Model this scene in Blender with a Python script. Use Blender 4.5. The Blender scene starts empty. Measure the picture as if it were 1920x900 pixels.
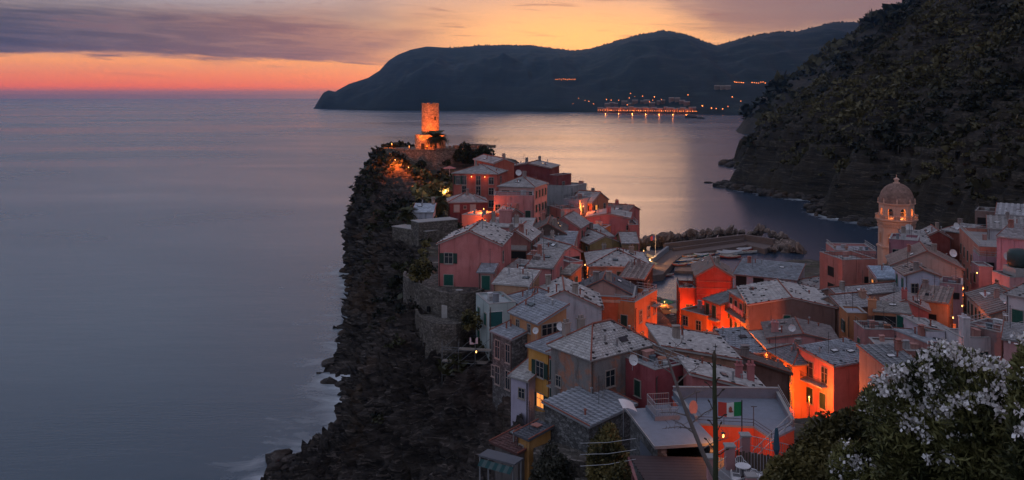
import bpy, bmesh, math, random
import numpy as np
from mathutils import Vector, Matrix
random.seed(7)
RNG = np.random.default_rng(7)
SC = bpy.context.scene
COL = SC.collection
R = math.radians

# ------------------------------------------------------------------ camera
CAM_H, FPX, HOR = 48.0, 1600.0, 178.0          # eye height (m), focal length (px of 1920), horizon row
cam_d = bpy.data.cameras.new('camera')
cam = bpy.data.objects.new('camera', cam_d)
COL.objects.link(cam)
cam.location = (0, 0, CAM_H)
cam.rotation_euler = (R(90), 0, 0)
cam_d.sensor_width = 36.0
cam_d.lens = 36.0 * FPX / 1920.0
cam_d.shift_y = -(450 - HOR) / 1920.0
cam_d.clip_start = 0.5
cam_d.clip_end = 60000
SC.camera = cam

# ------------------------------------------------------------------ render settings
SC.render.engine = 'CYCLES'
SC.cycles.use_denoising = True
try:
    SC.cycles.denoiser = 'OPENIMAGEDENOISE'
except Exception:
    pass
SC.cycles.use_adaptive_sampling = True
SC.cycles.adaptive_threshold = 0.02
SC.cycles.max_bounces = 4
SC.cycles.diffuse_bounces = 2
SC.cycles.glossy_bounces = 2
SC.cycles.transmission_bounces = 2
SC.cycles.transparent_max_bounces = 6
SC.cycles.volume_bounces = 0
SC.cycles.sample_clamp_indirect = 4.0
SC.cycles.caustics_reflective = False
SC.cycles.caustics_refractive = False
SC.view_settings.view_transform = 'Standard'
SC.view_settings.look = 'None'
SC.view_settings.exposure = 0.12
SC.view_settings.gamma = 1.0
SC.view_settings.use_curve_mapping = False

# ------------------------------------------------------------------ node helpers
def lin(r, g, b):
    f = lambda c: (c / 12.92 if c <= 0.04045 else ((c + 0.055) / 1.055) ** 2.4)
    return (f(r / 255), f(g / 255), f(b / 255))

class NT:
    def __init__(s, tree):
        s.t = tree; s.n = tree.nodes; s.l = tree.links
    def new(s, kind, **kw):
        n = s.n.new(kind)
        for k, v in kw.items():
            setattr(n, k, v)
        return n
    def put(s, sock, v):
        if isinstance(v, bpy.types.NodeSocket):
            s.l.new(v, sock)
        elif isinstance(v, (tuple, list)) and sock.type == 'RGBA' and len(v) == 3:
            sock.default_value = (*v, 1.0)
        else:
            sock.default_value = v
    def m(s, op, a, b=None, c=None, clamp=False):
        n = s.new('ShaderNodeMath', operation=op); n.use_clamp = clamp
        s.put(n.inputs[0], a)
        if b is not None: s.put(n.inputs[1], b)
        if c is not None: s.put(n.inputs[2], c)
        return n.outputs[0]
    def step(s, v, a, b):                                   # smoothstep a..b
        n = s.new('ShaderNodeMapRange', interpolation_type='SMOOTHSTEP')
        s.put(n.inputs['Value'], v); s.put(n.inputs['From Min'], a); s.put(n.inputs['From Max'], b)
        return n.outputs[0]
    def mix(s, f, a, b, mode='MIX'):
        n = s.new('ShaderNodeMix', data_type='RGBA', blend_type=mode)
        s.put(n.inputs[0], f); s.put(n.inputs[6], a); s.put(n.inputs[7], b)
        return n.outputs[2]
    def noise(s, vec, scale, detail=4, rough=0.55, dist=0.0):
        n = s.new('ShaderNodeTexNoise')
        if vec is not None: s.l.new(vec, n.inputs['Vector'])
        n.inputs['Scale'].default_value = scale; n.inputs['Detail'].default_value = detail
        n.inputs['Roughness'].default_value = rough; n.inputs['Distortion'].default_value = dist
        return n.outputs['Fac']
    def ramp(s, f, stops, interp='LINEAR'):
        n = s.new('ShaderNodeValToRGB'); n.color_ramp.interpolation = interp
        e = n.color_ramp.elements
        while len(e) < len(stops): e.new(0.5)
        for el, (p, c) in zip(e, stops):
            el.position = p; el.color = (*c, 1.0) if len(c) == 3 else c
        s.put(n.inputs[0], f)
        return n.outputs[0]
    def comb(s, x, y, z):
        n = s.new('ShaderNodeCombineXYZ')
        s.put(n.inputs[0], x); s.put(n.inputs[1], y); s.put(n.inputs[2], z)
        return n.outputs[0]
    def mapping(s, vec, scale=(1, 1, 1), rot=(0, 0, 0)):
        n = s.new('ShaderNodeMapping'); s.l.new(vec, n.inputs['Vector'])
        n.inputs['Scale'].default_value = scale; n.inputs['Rotation'].default_value = rot
        return n.outputs[0]

# ------------------------------------------------------------------ sky: after sunset, cloud bank over the horizon glow
SUN_AZ, SUN_EL = 4.6, 1.0
w = bpy.data.worlds.new('World'); SC.world = w; w.use_nodes = True
W = NT(w.node_tree); W.n.clear()
tc = W.new('ShaderNodeTexCoord')
sep = W.new('ShaderNodeSeparateXYZ'); W.l.new(tc.outputs['Generated'], sep.inputs[0])
X_, Y_, Z_ = sep.outputs
DEG = 180 / math.pi
el = W.m('MAXIMUM', W.m('MULTIPLY', W.m('ARCSINE', Z_), DEG), 0.0)
az = W.m('MULTIPLY', W.m('ARCTAN2', X_, Y_), DEG)
rin = W.m('POWER', W.m('DIVIDE', el, 40.0, clamp=True), 0.5)
def rp(e): return (e / 40.0) ** 0.5
base = W.ramp(rin, [
    (0.0, (.30, .15, .17)), (rp(.22), (.48, .17, .16)), (rp(.55), (1.30, .20, .06)), (rp(1.2), (1.42, .31, .07)), (rp(2.1), (1.40, .47, .11)),
    (rp(3.2), (.55, .33, .24)), (rp(4.6), (.52, .35, .25)), (rp(6.5), (.47, .32, .295)), (rp(10), (.48, .385, .455)),
    (rp(18), (.45, .445, .565)), (rp(30), (.38, .43, .57)), (1.0, (.36, .41, .56))])
# away from the sunset the glow gives way to plain dusk blue
away = W.step(W.m('ABSOLUTE', W.m('SUBTRACT', az, SUN_AZ)), 40.0, 110.0)
dusk = W.ramp(rin, [(0.0, (.42, .36, .41)), (.3, (.48, .42, .49)), (1.0, (.36, .41, .56))])
sky = W.mix(away, base, dusk)
cool = W.m('MULTIPLY', W.m('SUBTRACT', 1.0, W.step(az, -24.0, -4.0)), W.m('MULTIPLY', W.step(el, 4.0, 8.0), W.m('SUBTRACT', 1.0, W.step(el, 30.0, 55.0))))
sky = W.mix(W.m('MULTIPLY', cool, .8), sky, (.32, .41, .55))
# warm glow round the place where the sun went down
da = W.m('DIVIDE', W.m('SUBTRACT', az, SUN_AZ - 0.5), 11.5)
de = W.m('DIVIDE', W.m('SUBTRACT', el, 2.9), 3.15)
g2 = W.m('ADD', W.m('MULTIPLY', da, da), W.m('MULTIPLY', de, de))
glow = W.m('EXPONENT', W.m('MULTIPLY', g2, -0.9))
sky = W.mix(W.m('MULTIPLY', glow, 0.97), sky, (1.60, .67, .17))
# clouds in long flat streaks
cv = W.comb(W.m('DIVIDE', az, 14.0), W.m('DIVIDE', el, 2.1), 0.37)
n1 = W.noise(cv, 1.15, 7, 0.6, 0.35)
cv2 = W.comb(W.m('DIVIDE', az, 10.0), W.m('DIVIDE', W.m('ADD', el, W.m('MULTIPLY', az, .035)), .8), 4.1)
n2 = W.noise(cv2, 1.7, 6, 0.62, 0.6)
# the bank: el 2.3..5.2 on the seaward side, ragged edges
elw = W.m('ADD', el, W.m('MULTIPLY', W.m('SUBTRACT', n1, 0.5), 2.6))
elw = W.m('ADD', elw, W.m('MULTIPLY', W.m('SUBTRACT', n2, 0.5), 0.9))
bank = W.m('MULTIPLY', W.step(elw, 2.0, 2.5), W.m('SUBTRACT', 1.0, W.step(elw, 4.6, 6.4)))
bank = W.m('MULTIPLY', bank, W.m('SUBTRACT', 1.0, W.step(W.m('ADD', az, W.m('MULTIPLY', W.m('SUBTRACT', n1, 0.5), 14.0)), -13.0, -1.0)))
bankcol = W.mix(W.step(az, -31.0, -6.0), lin(66, 64, 88), lin(150, 100, 98))
bankcol = W.mix(W.step(n2, .40, .68), bankcol, W.mix(W.step(az, -31.0, -2.0), lin(108, 92, 106), lin(205, 140, 112)))
sky = W.mix(W.m('MULTIPLY', bank, W.m('ADD', .80, W.m('MULTIPLY', n1, .3)), clamp=True), sky, bankcol)
# purple cloud over the hills to the right of the glow
elr = W.m('ADD', el, W.m('MULTIPLY', W.m('SUBTRACT', n1, 0.5), 3.5))
rb = W.m('MULTIPLY', W.step(W.m('ADD', az, W.m('MULTIPLY', W.m('SUBTRACT', n2, .5), 9.0)), 8.0, 15.0), W.step(elr, 3.2, 5.2))
rb = W.m('MULTIPLY', rb, W.m('SUBTRACT', 1.0, W.step(az, 60.0, 100.0)))
sky = W.mix(W.m('MULTIPLY', rb, 0.86), sky, lin(122, 92, 104))
# small streaks everywhere
st = W.step(n2, 0.56, 0.70)
stc = W.mix(glow, lin(120, 84, 92), lin(205, 130, 92))
sky = W.mix(W.m('MULTIPLY', st, W.m('MULTIPLY', W.step(el, 0.9, 1.8), 0.62)), sky, stc)
st2 = W.m('MULTIPLY', W.step(n1, 0.50, 0.72), W.step(el, 4.0, 6.0))
sky = W.mix(W.m('MULTIPLY', st2, 0.6), sky, W.mix(glow, lin(128, 112, 120), lin(200, 140, 110)))
nish = W.new('ShaderNodeTexSky', sky_type='NISHITA')
nish.sun_disc = False
nish.sun_elevation = R(SUN_EL); nish.sun_rotation = R(SUN_AZ)
bg1 = W.new('ShaderNodeBackground'); W.l.new(sky, bg1.inputs['Color']); bg1.inputs['Strength'].default_value = 1.0
bg2 = W.new('ShaderNodeBackground'); W.l.new(nish.outputs[0], bg2.inputs['Color']); bg2.inputs['Strength'].default_value = 0.012
add = W.new('ShaderNodeAddShader'); W.l.new(bg1.outputs[0], add.inputs[0]); W.l.new(bg2.outputs[0], add.inputs[1])
wo = W.new('ShaderNodeOutputWorld'); W.l.new(add.outputs[0], wo.inputs['Surface'])

sun_d = bpy.data.lights.new('sun', 'SUN'); sun_d.energy = 0.12; sun_d.angle = R(14); sun_d.color = (1.0, .55, .28)
sun = bpy.data.objects.new('sun', sun_d); COL.objects.link(sun)
sdir = Vector((math.sin(R(SUN_AZ)) * math.cos(R(6)), math.cos(R(SUN_AZ)) * math.cos(R(6)), math.sin(R(6))))
sun.rotation_euler = sdir.to_track_quat('Z', 'Y').to_euler()

# ------------------------------------------------------------------ placing helpers
def at(px, py, Y):
    """point seen at pixel (px,py) of the 1920x900 photograph, Y metres in front of the eye"""
    return Vector(((px - 960) * Y / FPX, Y, CAM_H - (py - HOR) * Y / FPX))
def atz(px, py, Z):
    return at(px, py, (CAM_H - Z) * FPX / (py - HOR))

def tag(o, label=None, cat=None, group=None, kind=None):
    if label: o['label'] = label
    if cat: o['category'] = cat
    if group: o['group'] = group
    if kind: o['kind'] = kind
    return o
def empty(name, loc=(0, 0, 0), rz=0.0, parent=None):
    o = bpy.data.objects.new(name, None); COL.objects.link(o)
    o.location = loc; o.rotation_euler = (0, 0, rz); o.empty_display_size = 0.3
    if parent: o.parent = parent
    return o
def link(name, me, parent=None, loc=(0, 0, 0), rz=0.0, rot=None, scale=None):
    o = bpy.data.objects.new(name, me); COL.objects.link(o)
    o.location = loc; o.rotation_euler = rot if rot else (0, 0, rz)
    if scale is not None: o.scale = scale if hasattr(scale, '__len__') else (scale,) * 3
    if parent: o.parent = parent
    return o
def copy_tree(o, parent=None):
    c = o.copy(); COL.objects.link(c); c.parent = parent
    for ch in list(o.children): copy_tree(ch, c)
    return c

class MB:
    """collects faces, builds ONE mesh"""
    def __init__(s): s.v = []; s.f = []; s.m = []; s.t = []
    def poly(s, pts, m=0, t=0.5):
        i = len(s.v); s.v.extend([tuple(p) for p in pts]); s.f.append(tuple(range(i, i + len(pts)))); s.m.append(m); s.t.append(t)
    def box(s, x0, y0, z0, x1, y1, z1, m=0, t=0.5):
        i = len(s.v)
        s.v += [(x0, y0, z0), (x1, y0, z0), (x1, y1, z0), (x0, y1, z0), (x0, y0, z1), (x1, y0, z1), (x1, y1, z1), (x0, y1, z1)]
        for q in ((0, 3, 2, 1), (4, 5, 6, 7), (0, 1, 5, 4), (1, 2, 6, 5), (2, 3, 7, 6), (3, 0, 4, 7)):
            s.f.append(tuple(i + k for k in q)); s.m.append(m); s.t.append(t)
    def prism(s, pts, z0, z1, m=0, t=0.5, mtop=None):
        """pts: ccw plan polygon"""
        n = len(pts); i = len(s.v)
        s.v += [(p[0], p[1], z0) for p in pts] + [(p[0], p[1], z1) for p in pts]
        s.f.append(tuple(i + n + k for k in range(n))); s.m.append(m if mtop is None else mtop); s.t.append(t)
        s.f.append(tuple(i + k for k in reversed(range(n)))); s.m.append(m); s.t.append(t)
        for k in range(n):
            k2 = (k + 1) % n
            s.f.append((i + k, i + k2, i + n + k2, i + n + k)); s.m.append(m); s.t.append(t)
    def lathe(s, prof, n=16, m=0, t=0.5, cx=0, cy=0, cap=True, ph=0.0):
        i = len(s.v)
        for r, z in prof:
            for k in range(n):
                a = 2 * math.pi * k / n + ph
                s.v.append((cx + r * math.cos(a), cy + r * math.sin(a), z))
        for j in range(len(prof) - 1):
            for k in range(n):
                k2 = (k + 1) % n
                s.f.append((i + j * n + k, i + j * n + k2, i + (j + 1) * n + k2, i + (j + 1) * n + k)); s.m.append(m); s.t.append(t)
        if cap:
            s.f.append(tuple(i + (len(prof) - 1) * n + k for k in range(n))); s.m.append(m); s.t.append(t)
            s.f.append(tuple(i + k for k in reversed(range(n)))); s.m.append(m); s.t.append(t)
    def tube(s, pts, rad, n=6, m=0, t=0.5):
        pts = [Vector(p) for p in pts]
        rads = rad if hasattr(rad, '__len__') else [rad] * len(pts)
        i = len(s.v); up = Vector((0, 0, 1))
        for j, p in enumerate(pts):
            d = (pts[min(j + 1, len(pts) - 1)] - pts[max(j - 1, 0)])
            d = d.normalized() if d.length > 1e-9 else Vector((0, 0, 1))
            a = d.cross(up if abs(d.z) < 0.95 else Vector((1, 0, 0))).normalized(); b = a.cross(d).normalized()
            for k in range(n):
                q = 2 * math.pi * k / n
                s.v.append(tuple(p + (a * math.cos(q) + b * math.sin(q)) * rads[j]))
        for j in range(len(pts) - 1):
            for k in range(n):
                k2 = (k + 1) % n
                s.f.append((i + j * n + k, i + (j + 1) * n + k, i + (j + 1) * n + k2, i + j * n + k2)); s.m.append(m); s.t.append(t)
        s.f.append(tuple(i + k for k in range(n))); s.m.append(m); s.t.append(t)
        s.f.append(tuple(i + (len(pts) - 1) * n + k for k in reversed(range(n)))); s.m.append(m); s.t.append(t)
    def mesh(s, name, mats, smooth=False):
        me = bpy.data.meshes.new(name); me.from_pydata(s.v, [], s.f)
        for mt in (mats if isinstance(mats, (list, tuple)) else [mats]): me.materials.append(mt)
        me.polygons.foreach_set('material_index', s.m)
        a = me.attributes.new('tint', 'FLOAT', 'FACE'); a.data.foreach_set('value', s.t)
        if smooth: me.polygons.foreach_set('use_smooth', [True] * len(s.f))
        me.update()
        return me
    def build(s, name, mats, parent=None, loc=(0, 0, 0), rz=0.0, smooth=False, **kw):
        return link(name, s.mesh(name, mats, smooth), parent, loc, rz, **kw)

def mesh_np(name, V, F, mat, tint=None, smooth=False, vattr=None):
    """V (n,3); F (m,k) same-size faces"""
    me = bpy.data.meshes.new(name); n, (m_, k) = len(V), F.shape
    me.vertices.add(n); me.vertices.foreach_set('co', np.ascontiguousarray(V, dtype=np.float32).ravel())
    me.loops.add(m_ * k); me.loops.foreach_set('vertex_index', np.ascontiguousarray(F, dtype=np.int32).ravel())
    me.polygons.add(m_)
    me.polygons.foreach_set('loop_start', np.arange(0, m_ * k, k, dtype=np.int32))
    try: me.polygons.foreach_set('loop_total', np.full(m_, k, dtype=np.int32))
    except Exception: pass
    if smooth: me.polygons.foreach_set('use_smooth', np.ones(m_, dtype=bool))
    for mt in (mat if isinstance(mat, (list, tuple)) else [mat]): me.materials.append(mt)
    if tint is not None:
        a = me.attributes.new('tint', 'FLOAT', 'FACE'); a.data.foreach_set('value', np.asarray(tint, dtype=np.float32))
    if vattr:
        for kx, vals in vattr.items():
            a = me.attributes.new(kx, 'FLOAT', 'POINT'); a.data.foreach_set('value', np.asarray(vals, dtype=np.float32))
    me.update(calc_edges=True); me.validate()
    return me
def grid_faces(nr, nc):
    i = np.arange(nr * nc).reshape(nr, nc)
    return np.stack([i[:-1, :-1], i[:-1, 1:], i[1:, 1:], i[1:, :-1]], -1).reshape(-1, 4)

def _hash(ix, iy, iz, seed):
    h = (ix.astype(np.int64) * 374761393 + iy.astype(np.int64) * 668265263 + iz.astype(np.int64) * 2147483647 + seed * 144665) & 0x7fffffff
    h = (h ^ (h >> 13)) * 1274126177 & 0x7fffffff
    h = (h ^ (h >> 16)) * 1911520717 & 0x7fffffff
    return ((h ^ (h >> 15)) & 0xffff) / 65535.0
def vnoise(p, seed=0):
    i = np.floor(p).astype(np.int64); f = p - i; u = f * f * (3 - 2 * f); r = 0
    for dx in (0, 1):
        for dy in (0, 1):
            for dz in (0, 1):
                wgt = (u[:, 0] if dx else 1 - u[:, 0]) * (u[:, 1] if dy else 1 - u[:, 1]) * (u[:, 2] if dz else 1 - u[:, 2])
                r = r + wgt * _hash(i[:, 0] + dx, i[:, 1] + dy, i[:, 2] + dz, seed)
    return r
def fbm(p, octs=4, seed=0, gain=0.5, ridged=False):
    r = 0; a = 1; tot = 0; q = np.array(p, dtype=float)
    for o in range(octs):
        n = vnoise(q, seed + o)
        if ridged: n = 1 - np.abs(2 * n - 1)
        r = r + a * n; tot += a; a *= gain; q = q * 2.03 + 11.7
    return r / tot

# ------------------------------------------------------------------ materials
MATS = {}
def pm(name, rough=0.8, spec=0.3):
    m = bpy.data.materials.new(name); m.use_nodes = True
    T = NT(m.node_tree); b = T.n['Principled BSDF']
    b.inputs['Roughness'].default_value = rough
    try: b.inputs['Specular IOR Level'].default_value = spec
    except Exception: pass
    return m, T, b
def bump(T, b, h, strength=0.4, dist=0.05):
    n = T.new('ShaderNodeBump'); n.inputs['Strength'].default_value = strength; n.inputs['Distance'].default_value = dist
    T.l.new(h, n.inputs['Height']); T.l.new(n.outputs[0], b.inputs['Normal'])
def objco(T):
    t = T.new('ShaderNodeTexCoord'); return t.outputs['Object']
def flat(name, col, rough=0.6, spec=0.3, metal=0.0, var=0.25):
    if name in MATS: return MATS[name]
    m, T, b = pm(name, rough, spec); b.inputs['Metallic'].default_value = metal
    n = T.noise(objco(T), 1.7, 5)
    n2 = T.noise(objco(T), 14.0, 3)
    k = T.m('ADD', T.m('MULTIPLY', T.m('ADD', T.m('SUBTRACT', n, .5), T.m('MULTIPLY', T.m('SUBTRACT', n2, .5), .6)), 2 * var), 1.0)
    cm = T.new('ShaderNodeVectorMath', operation='SCALE'); cm.inputs[0].default_value = col; T.put(cm.inputs['Scale'], k)
    T.l.new(cm.outputs[0], b.inputs['Base Color'])
    MATS[name] = m; return m
def plaster(col, grime=0.8):
    key = 'plaster_%d_%d_%d' % tuple(int(c * 255) for c in col) + '_%d' % int(grime * 10)
    if key in MATS: return MATS[key]
    m, T, b = pm(key, 0.9, 0.15); o = objco(T)
    ri = T.new('ShaderNodeObjectInfo').outputs['Random']
    n1 = T.noise(o, 0.35, 5, 0.65); n2 = T.noise(o, 3.0, 5, 0.6)
    streak = T.noise(T.mapping(o, (1.4, 1.4, 0.16)), 1.0, 5, 0.65)
    dark = tuple(c * 0.42 for c in col); pale = tuple(min(1, c * 1.1 + 0.035) for c in col)
    c = T.mix(T.step(n1, 0.42, 0.70), col, pale)
    c = T.mix(T.m('MULTIPLY', T.step(streak, 0.5, 0.75), grime), c, dark)
    c = T.mix(T.m('MULTIPLY', T.step(n2, 0.55, 0.75), 0.35 * grime), c, tuple(x * 0.6 for x in col))
    n4 = T.noise(o, .8, 6, .72, .6)
    c = T.mix(T.m('MULTIPLY', T.step(n4, .60, .66), .45 * grime), c, tuple(x * .55 + .07 for x in col))
    hsv = T.new('ShaderNodeHueSaturation'); T.l.new(c, hsv.inputs['Color'])
    T.put(hsv.inputs['Value'], T.m('ADD', T.m('MULTIPLY', ri, 0.2), 0.9))
    T.l.new(hsv.outputs[0], b.inputs['Base Color'])
    bump(T, b, T.m('ADD', n2, T.noise(o, 18, 3)), 0.25, 0.03)
    MATS[key] = m; return m
def roofmat(col, col2=None):
    key = 'roof_%d_%d_%d' % tuple(int(c * 255) for c in col)
    if key in MATS: return MATS[key]
    m, T, b = pm(key, 0.75, 0.35); o = objco(T)
    tn = T.new('ShaderNodeAttribute', attribute_name='tint').outputs['Fac']
    n1 = T.noise(o, 0.5, 5, 0.65); n2 = T.noise(o, 9, 4)
    c = T.mix(tn, tuple(x * 0.62 for x in col), tuple(min(1, x * 1.24) for x in col))
    c = T.mix(T.m('MULTIPLY', T.step(n1, 0.45, 0.75), 0.55), c, col2 or (col[0] * .62, col[1] * .55, col[2] * .5))
    c = T.mix(T.m('MULTIPLY', T.step(n2, 0.55, 0.8), 0.5), c, tuple(x * 0.5 for x in col))
    T.l.new(c, b.inputs['Base Color']); bump(T, b, n2, 0.3, 0.03)
    MATS[key] = m; return m
def stone(name, col, scale=2.2, mortar=0.45, squash=1.7):
    if name in MATS: return MATS[name]
    m, T, b = pm(name, 0.9, 0.2); o = objco(T)
    v = T.new('ShaderNodeTexVoronoi'); T.l.new(T.mapping(o, (1, 1, squash)), v.inputs['Vector']); v.inputs['Scale'].default_value = scale
    v2 = T.new('ShaderNodeTexVoronoi', feature='DISTANCE_TO_EDGE'); T.l.new(T.mapping(o, (1, 1, squash)), v2.inputs['Vector']); v2.inputs['Scale'].default_value = scale
    cs = T.new('ShaderNodeSeparateColor'); T.l.new(v.outputs['Color'], cs.inputs[0])
    c = T.mix(cs.outputs[0], tuple(x * .5 for x in col), tuple(min(1, x * 1.5) for x in col))
    n = T.noise(o, 0.4, 5, 0.65)
    c = T.mix(T.m('MULTIPLY', T.step(n, .45, .7), .6), c, (col[0] * .5, col[1] * .45, col[2] * .38))
    edge = T.step(v2.outputs['Distance'], 0.0, 0.09)
    c = T.mix(edge, tuple(x * mortar for x in col), c)
    T.l.new(c, b.inputs['Base Color'])
    bump(T, b, T.m('ADD', edge, T.m('MULTIPLY', T.noise(o, 12, 3), .4)), 0.7, 0.08)
    MATS[name] = m; return m
def foliage_mat(name, dark, light, rough=0.6):
    if name in MATS: return MATS[name]
    m, T, b = pm(name, rough, 0.25)
    tn = T.new('ShaderNodeAttribute', attribute_name='tint').outputs['Fac']
    T.l.new(T.mix(tn, dark, light), b.inputs['Base Color'])
    MATS[name] = m; return m
def emit(name, col, strength):
    if name in MATS: return MATS[name]
    m = bpy.data.materials.new(name); m.use_nodes = True; T = NT(m.node_tree); T.n.clear()
    e = T.new('ShaderNodeEmission'); e.inputs[0].default_value = (*col, 1); e.inputs[1].default_value = strength
    o = T.new('ShaderNodeOutputMaterial'); T.l.new(e.outputs[0], o.inputs[0]); m.cycles.emission_sampling = 'NONE'
    MATS[name] = m; return m
def glassmat():
    if 'pane_glass' in MATS: return MATS['pane_glass']
    m, T, b = pm('pane_glass', 0.08, 0.5); b.inputs['Base Color'].default_value = (.018, .022, .028, 1); MATS['pane_glass'] = m; return m
# ------------------------------------------------------------------ house table
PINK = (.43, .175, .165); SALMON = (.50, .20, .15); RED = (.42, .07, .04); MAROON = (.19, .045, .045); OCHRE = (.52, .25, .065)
TAN = (.38, .23, .155); GREY = (.26, .25, .255); WHITE = (.55, .53, .55); MAUVE = (.37, .215, .25); BROWN = (.18, .105, .085)
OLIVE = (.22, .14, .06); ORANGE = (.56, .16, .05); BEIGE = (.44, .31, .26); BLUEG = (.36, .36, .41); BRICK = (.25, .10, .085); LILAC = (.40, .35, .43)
SLATE = (.34, .31, .30); SLATEL = (.43, .40, .385); TILE = (.29, .215, .19); BROWNR = (.13, .095, .085); DARKR = (.10, .10, .115); BLUER = (.29, .295, .32)
HOUSES = []
def H(label, A, B, Y, d, h, roof, rise, wall, roofc, wins=None, **kw):
    """A, B: pixel ends of the front eave (same height), Y: depth of A, d: depth of the house, h: wall height, rise: roof rise (m)"""
    ax, ay = A; bx, by = B
    z = CAM_H - (ay - HOR) * Y / FPX
    Y2 = (CAM_H - z) * FPX / (by - HOR)
    a = Vector(((ax - 960) * Y / FPX, Y)); b = Vector(((bx - 960) * Y2 / FPX, Y2))
    u = (b - a); wd = u.length; u = u / wd; v = Vector((-u.y, u.x))
    HOUSES.append(dict(label=label, a=a, u=u, v=v, w=wd, d=d, z=z, h=h, roof=roof, rise=rise, wall=wall, roofc=roofc, wins=wins, Y=Y, rz=math.atan2(u.y, u.x), **kw))
def rows(face, ss, zs, k, *wh): return [(face, s, z, k, *wh) for z in zs for s in ss]

# castle end of the ridge
H('red house with two glowing wall lamps and upstairs balcony doors', (849, 324), (932, 325.8), 195, 11, 9, 'hip', 1.6, (.40, .10, .075), SLATE,
  [('F', .12, 1.6, 'o', .9, 1.9), ('F', .26, 1.6, 'p', 1.0, 2.0), ('F', .58, 1.6, 'p', 1.0, 2.0), ('F', .87, 1.6, 'w', 1.1, 1.5), ('F', .26, 4.0, 'p', 1, 2.1), ('F', .58, 4.0, 'p', 1, 2.1), ('F', .87, 4.0, 'w', 1.1, 1.5), ('F', .87, 6.8, 'w', 1.1, 1.5), ('R', .3, 1.6, 'w'), ('R', .3, 4, 'w')])
H('small red house tucked behind the red lamp house below the castle trees', (889, 298), (927, 306), 214, 5, 6, 'gu', 1.0, (.36, .09, .06), SLATE)
H('dark maroon house with low gable on the seaward crest', (950, 313), (1031, 315), 210, 10, 8, 'gv', 1.0, MAROON, SLATE, [])
H('maroon flat-topped annex at the outer end of the crest', (1031, 331), (1046, 332), 203, 6, 6, 'flat', .4, MAROON, SLATE, [('R', .4, 2, 'w')])
H('tall pale pink house with many green shutters below the maroon crest house', (934.6, 348), (1002, 350.5), 178, 9, 14, 'hip', 1.7, (.46, .27, .24), SLATE,
  [('F', .2, 1.8, 'n', 1.6, 1.6), ('F', .55, 1.8, 'n', 2.2, 1.6), ('F', .85, 1.8, 'n', 1.4, 1.6)] + rows('R', (.14, .38, .62, .86), (1.7, 4.6, 7.4), 'c'))
H('pink terrace house with white balustrade below the green-shuttered pink house', (926, 374), (1001, 374), 170, 6, 9, 'flat', .8, PINK, SLATE, [('F', .1, 1.8, 'w'), ('F', .85, 3, 'c'), ('F', .95, 6, 'c')], rail=True)
H('long grey block with blank walls behind the green-shuttered pink house', (1021, 349), (1074, 352), 203, 8, 6, 'flat', .3, GREY, SLATE, [])
H('maroon hut with hipped slate roof and two pale shuttered windows', (842, 379), (913, 378), 178, 7.5, 5, 'hip', 1.5, (.22, .055, .055), SLATE, [('F', .2, 1.3, 'cp', 1.1, 1.4), ('F', .42, 1.1, 'w', .5, .6), ('F', .63, 1.3, 'cp', 1.1, 1.4)])
H('salmon box house with flat white roof lit from the alley', (866, 405), (905, 407), 165, 6, 6, 'flat', .25, SALMON, SLATEL, [])
H('small blue-white house with metal roof behind the palm garden', (775, 397), (812, 397), 160, 5, 2.6, 'sf', .9, BLUEG, (.42, .45, .5), [])
H('wide pink house with big double chimney on its pale roof', (916, 424), (996, 426), 158, 5, 6, 'sf', .9, PINK, SLATEL, [], chim=[(.35, .5, 2.2, 2.2), (.62, .4, 1.2, .8), (.06, .5, 1.5, .7)])
H('little brick gable house squeezed behind the double chimney', (953, 402), (980, 400), 163, 5, 5, 'gv', 1.0, BRICK, SLATE, [])
H('broad dark brown gable house without windows', (994, 437), (1060, 438), 150, 10, 6, 'gv', 1.7, (.11, .07, .06), BROWNR, [])
H('rose gable house with antennas above the brown gable', (1027, 424), (1086, 427), 161, 8, 6, 'gv', 1.9, (.40, .14, .135), SLATE, [('F', .75, 2, 'w', .8, .8)], chim=[(.3, .5, 1.2, .6)])
H('pink house row with shuttered windows and balcony above the alley', (1053, 398), (1088, 396), 178, 6, 7, 'flat', .6, (.42, .21, .18), SLATE, rows('F', (.2, .4, .6, .82), (1.6,), 'c') , rail=True)
H('grey stucco house with roof terrace railing beside the lit alley', (1057, 377), (1087, 379), 186, 6, 8, 'flat', .5, (.30, .28, .31), SLATE, [('F', .3, 1.6, 'n', 1.6, 1.2)], rail=True)
H('house with wide slate gable above the glowing alley', (1071, 377), (1110, 380), 190, 8, 8, 'gu', 1.9, (.48, .17, .1), SLATE, [('F', .45, 1.8, 'n', .8, 2.2), ('F', .8, 1.8, 'n', .6, 2.2)])
H('long pink-red house with wide wall and dark chimney above the sea edge', (1099, 407), (1180, 409), 178, 9, 10, 'gv', .8, (.37, .12, .115), SLATE, [('F', .97, 2, 'w', .6, .9)], chim=[(.52, .1, 1.6, .9)])
H('brown-roofed house on the outer crest behind the long pink-red house', (1124, 395), (1177, 399), 193, 7, 8, 'gu', 1.2, (.34, .12, .11), (.24, .19, .175), [], chim=[(.4, .5, 1.4, .7)])
H('narrow stepped red house with roof rails at the seaward corner', (1179, 427), (1197, 427), 175, 7, 12, 'flat', .6, (.36, .11, .1), SLATE, [('R', .5, 2, 'w'), ('F', .6, 3, 'w')], rail=True)
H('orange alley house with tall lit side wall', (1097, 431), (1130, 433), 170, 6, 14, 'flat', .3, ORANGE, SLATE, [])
H('red-walled house behind the olive gable with low slate roof', (1104, 446), (1150, 443), 162, 7, 8, 'sf', 1.3, (.45, .1, .06), SLATE, [])
H('olive plastered house with double slate gable above the big grey roof', (1106, 457), (1164, 454), 156, 9, 6, 'gv', 1.3, OLIVE, SLATE, [])
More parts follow.
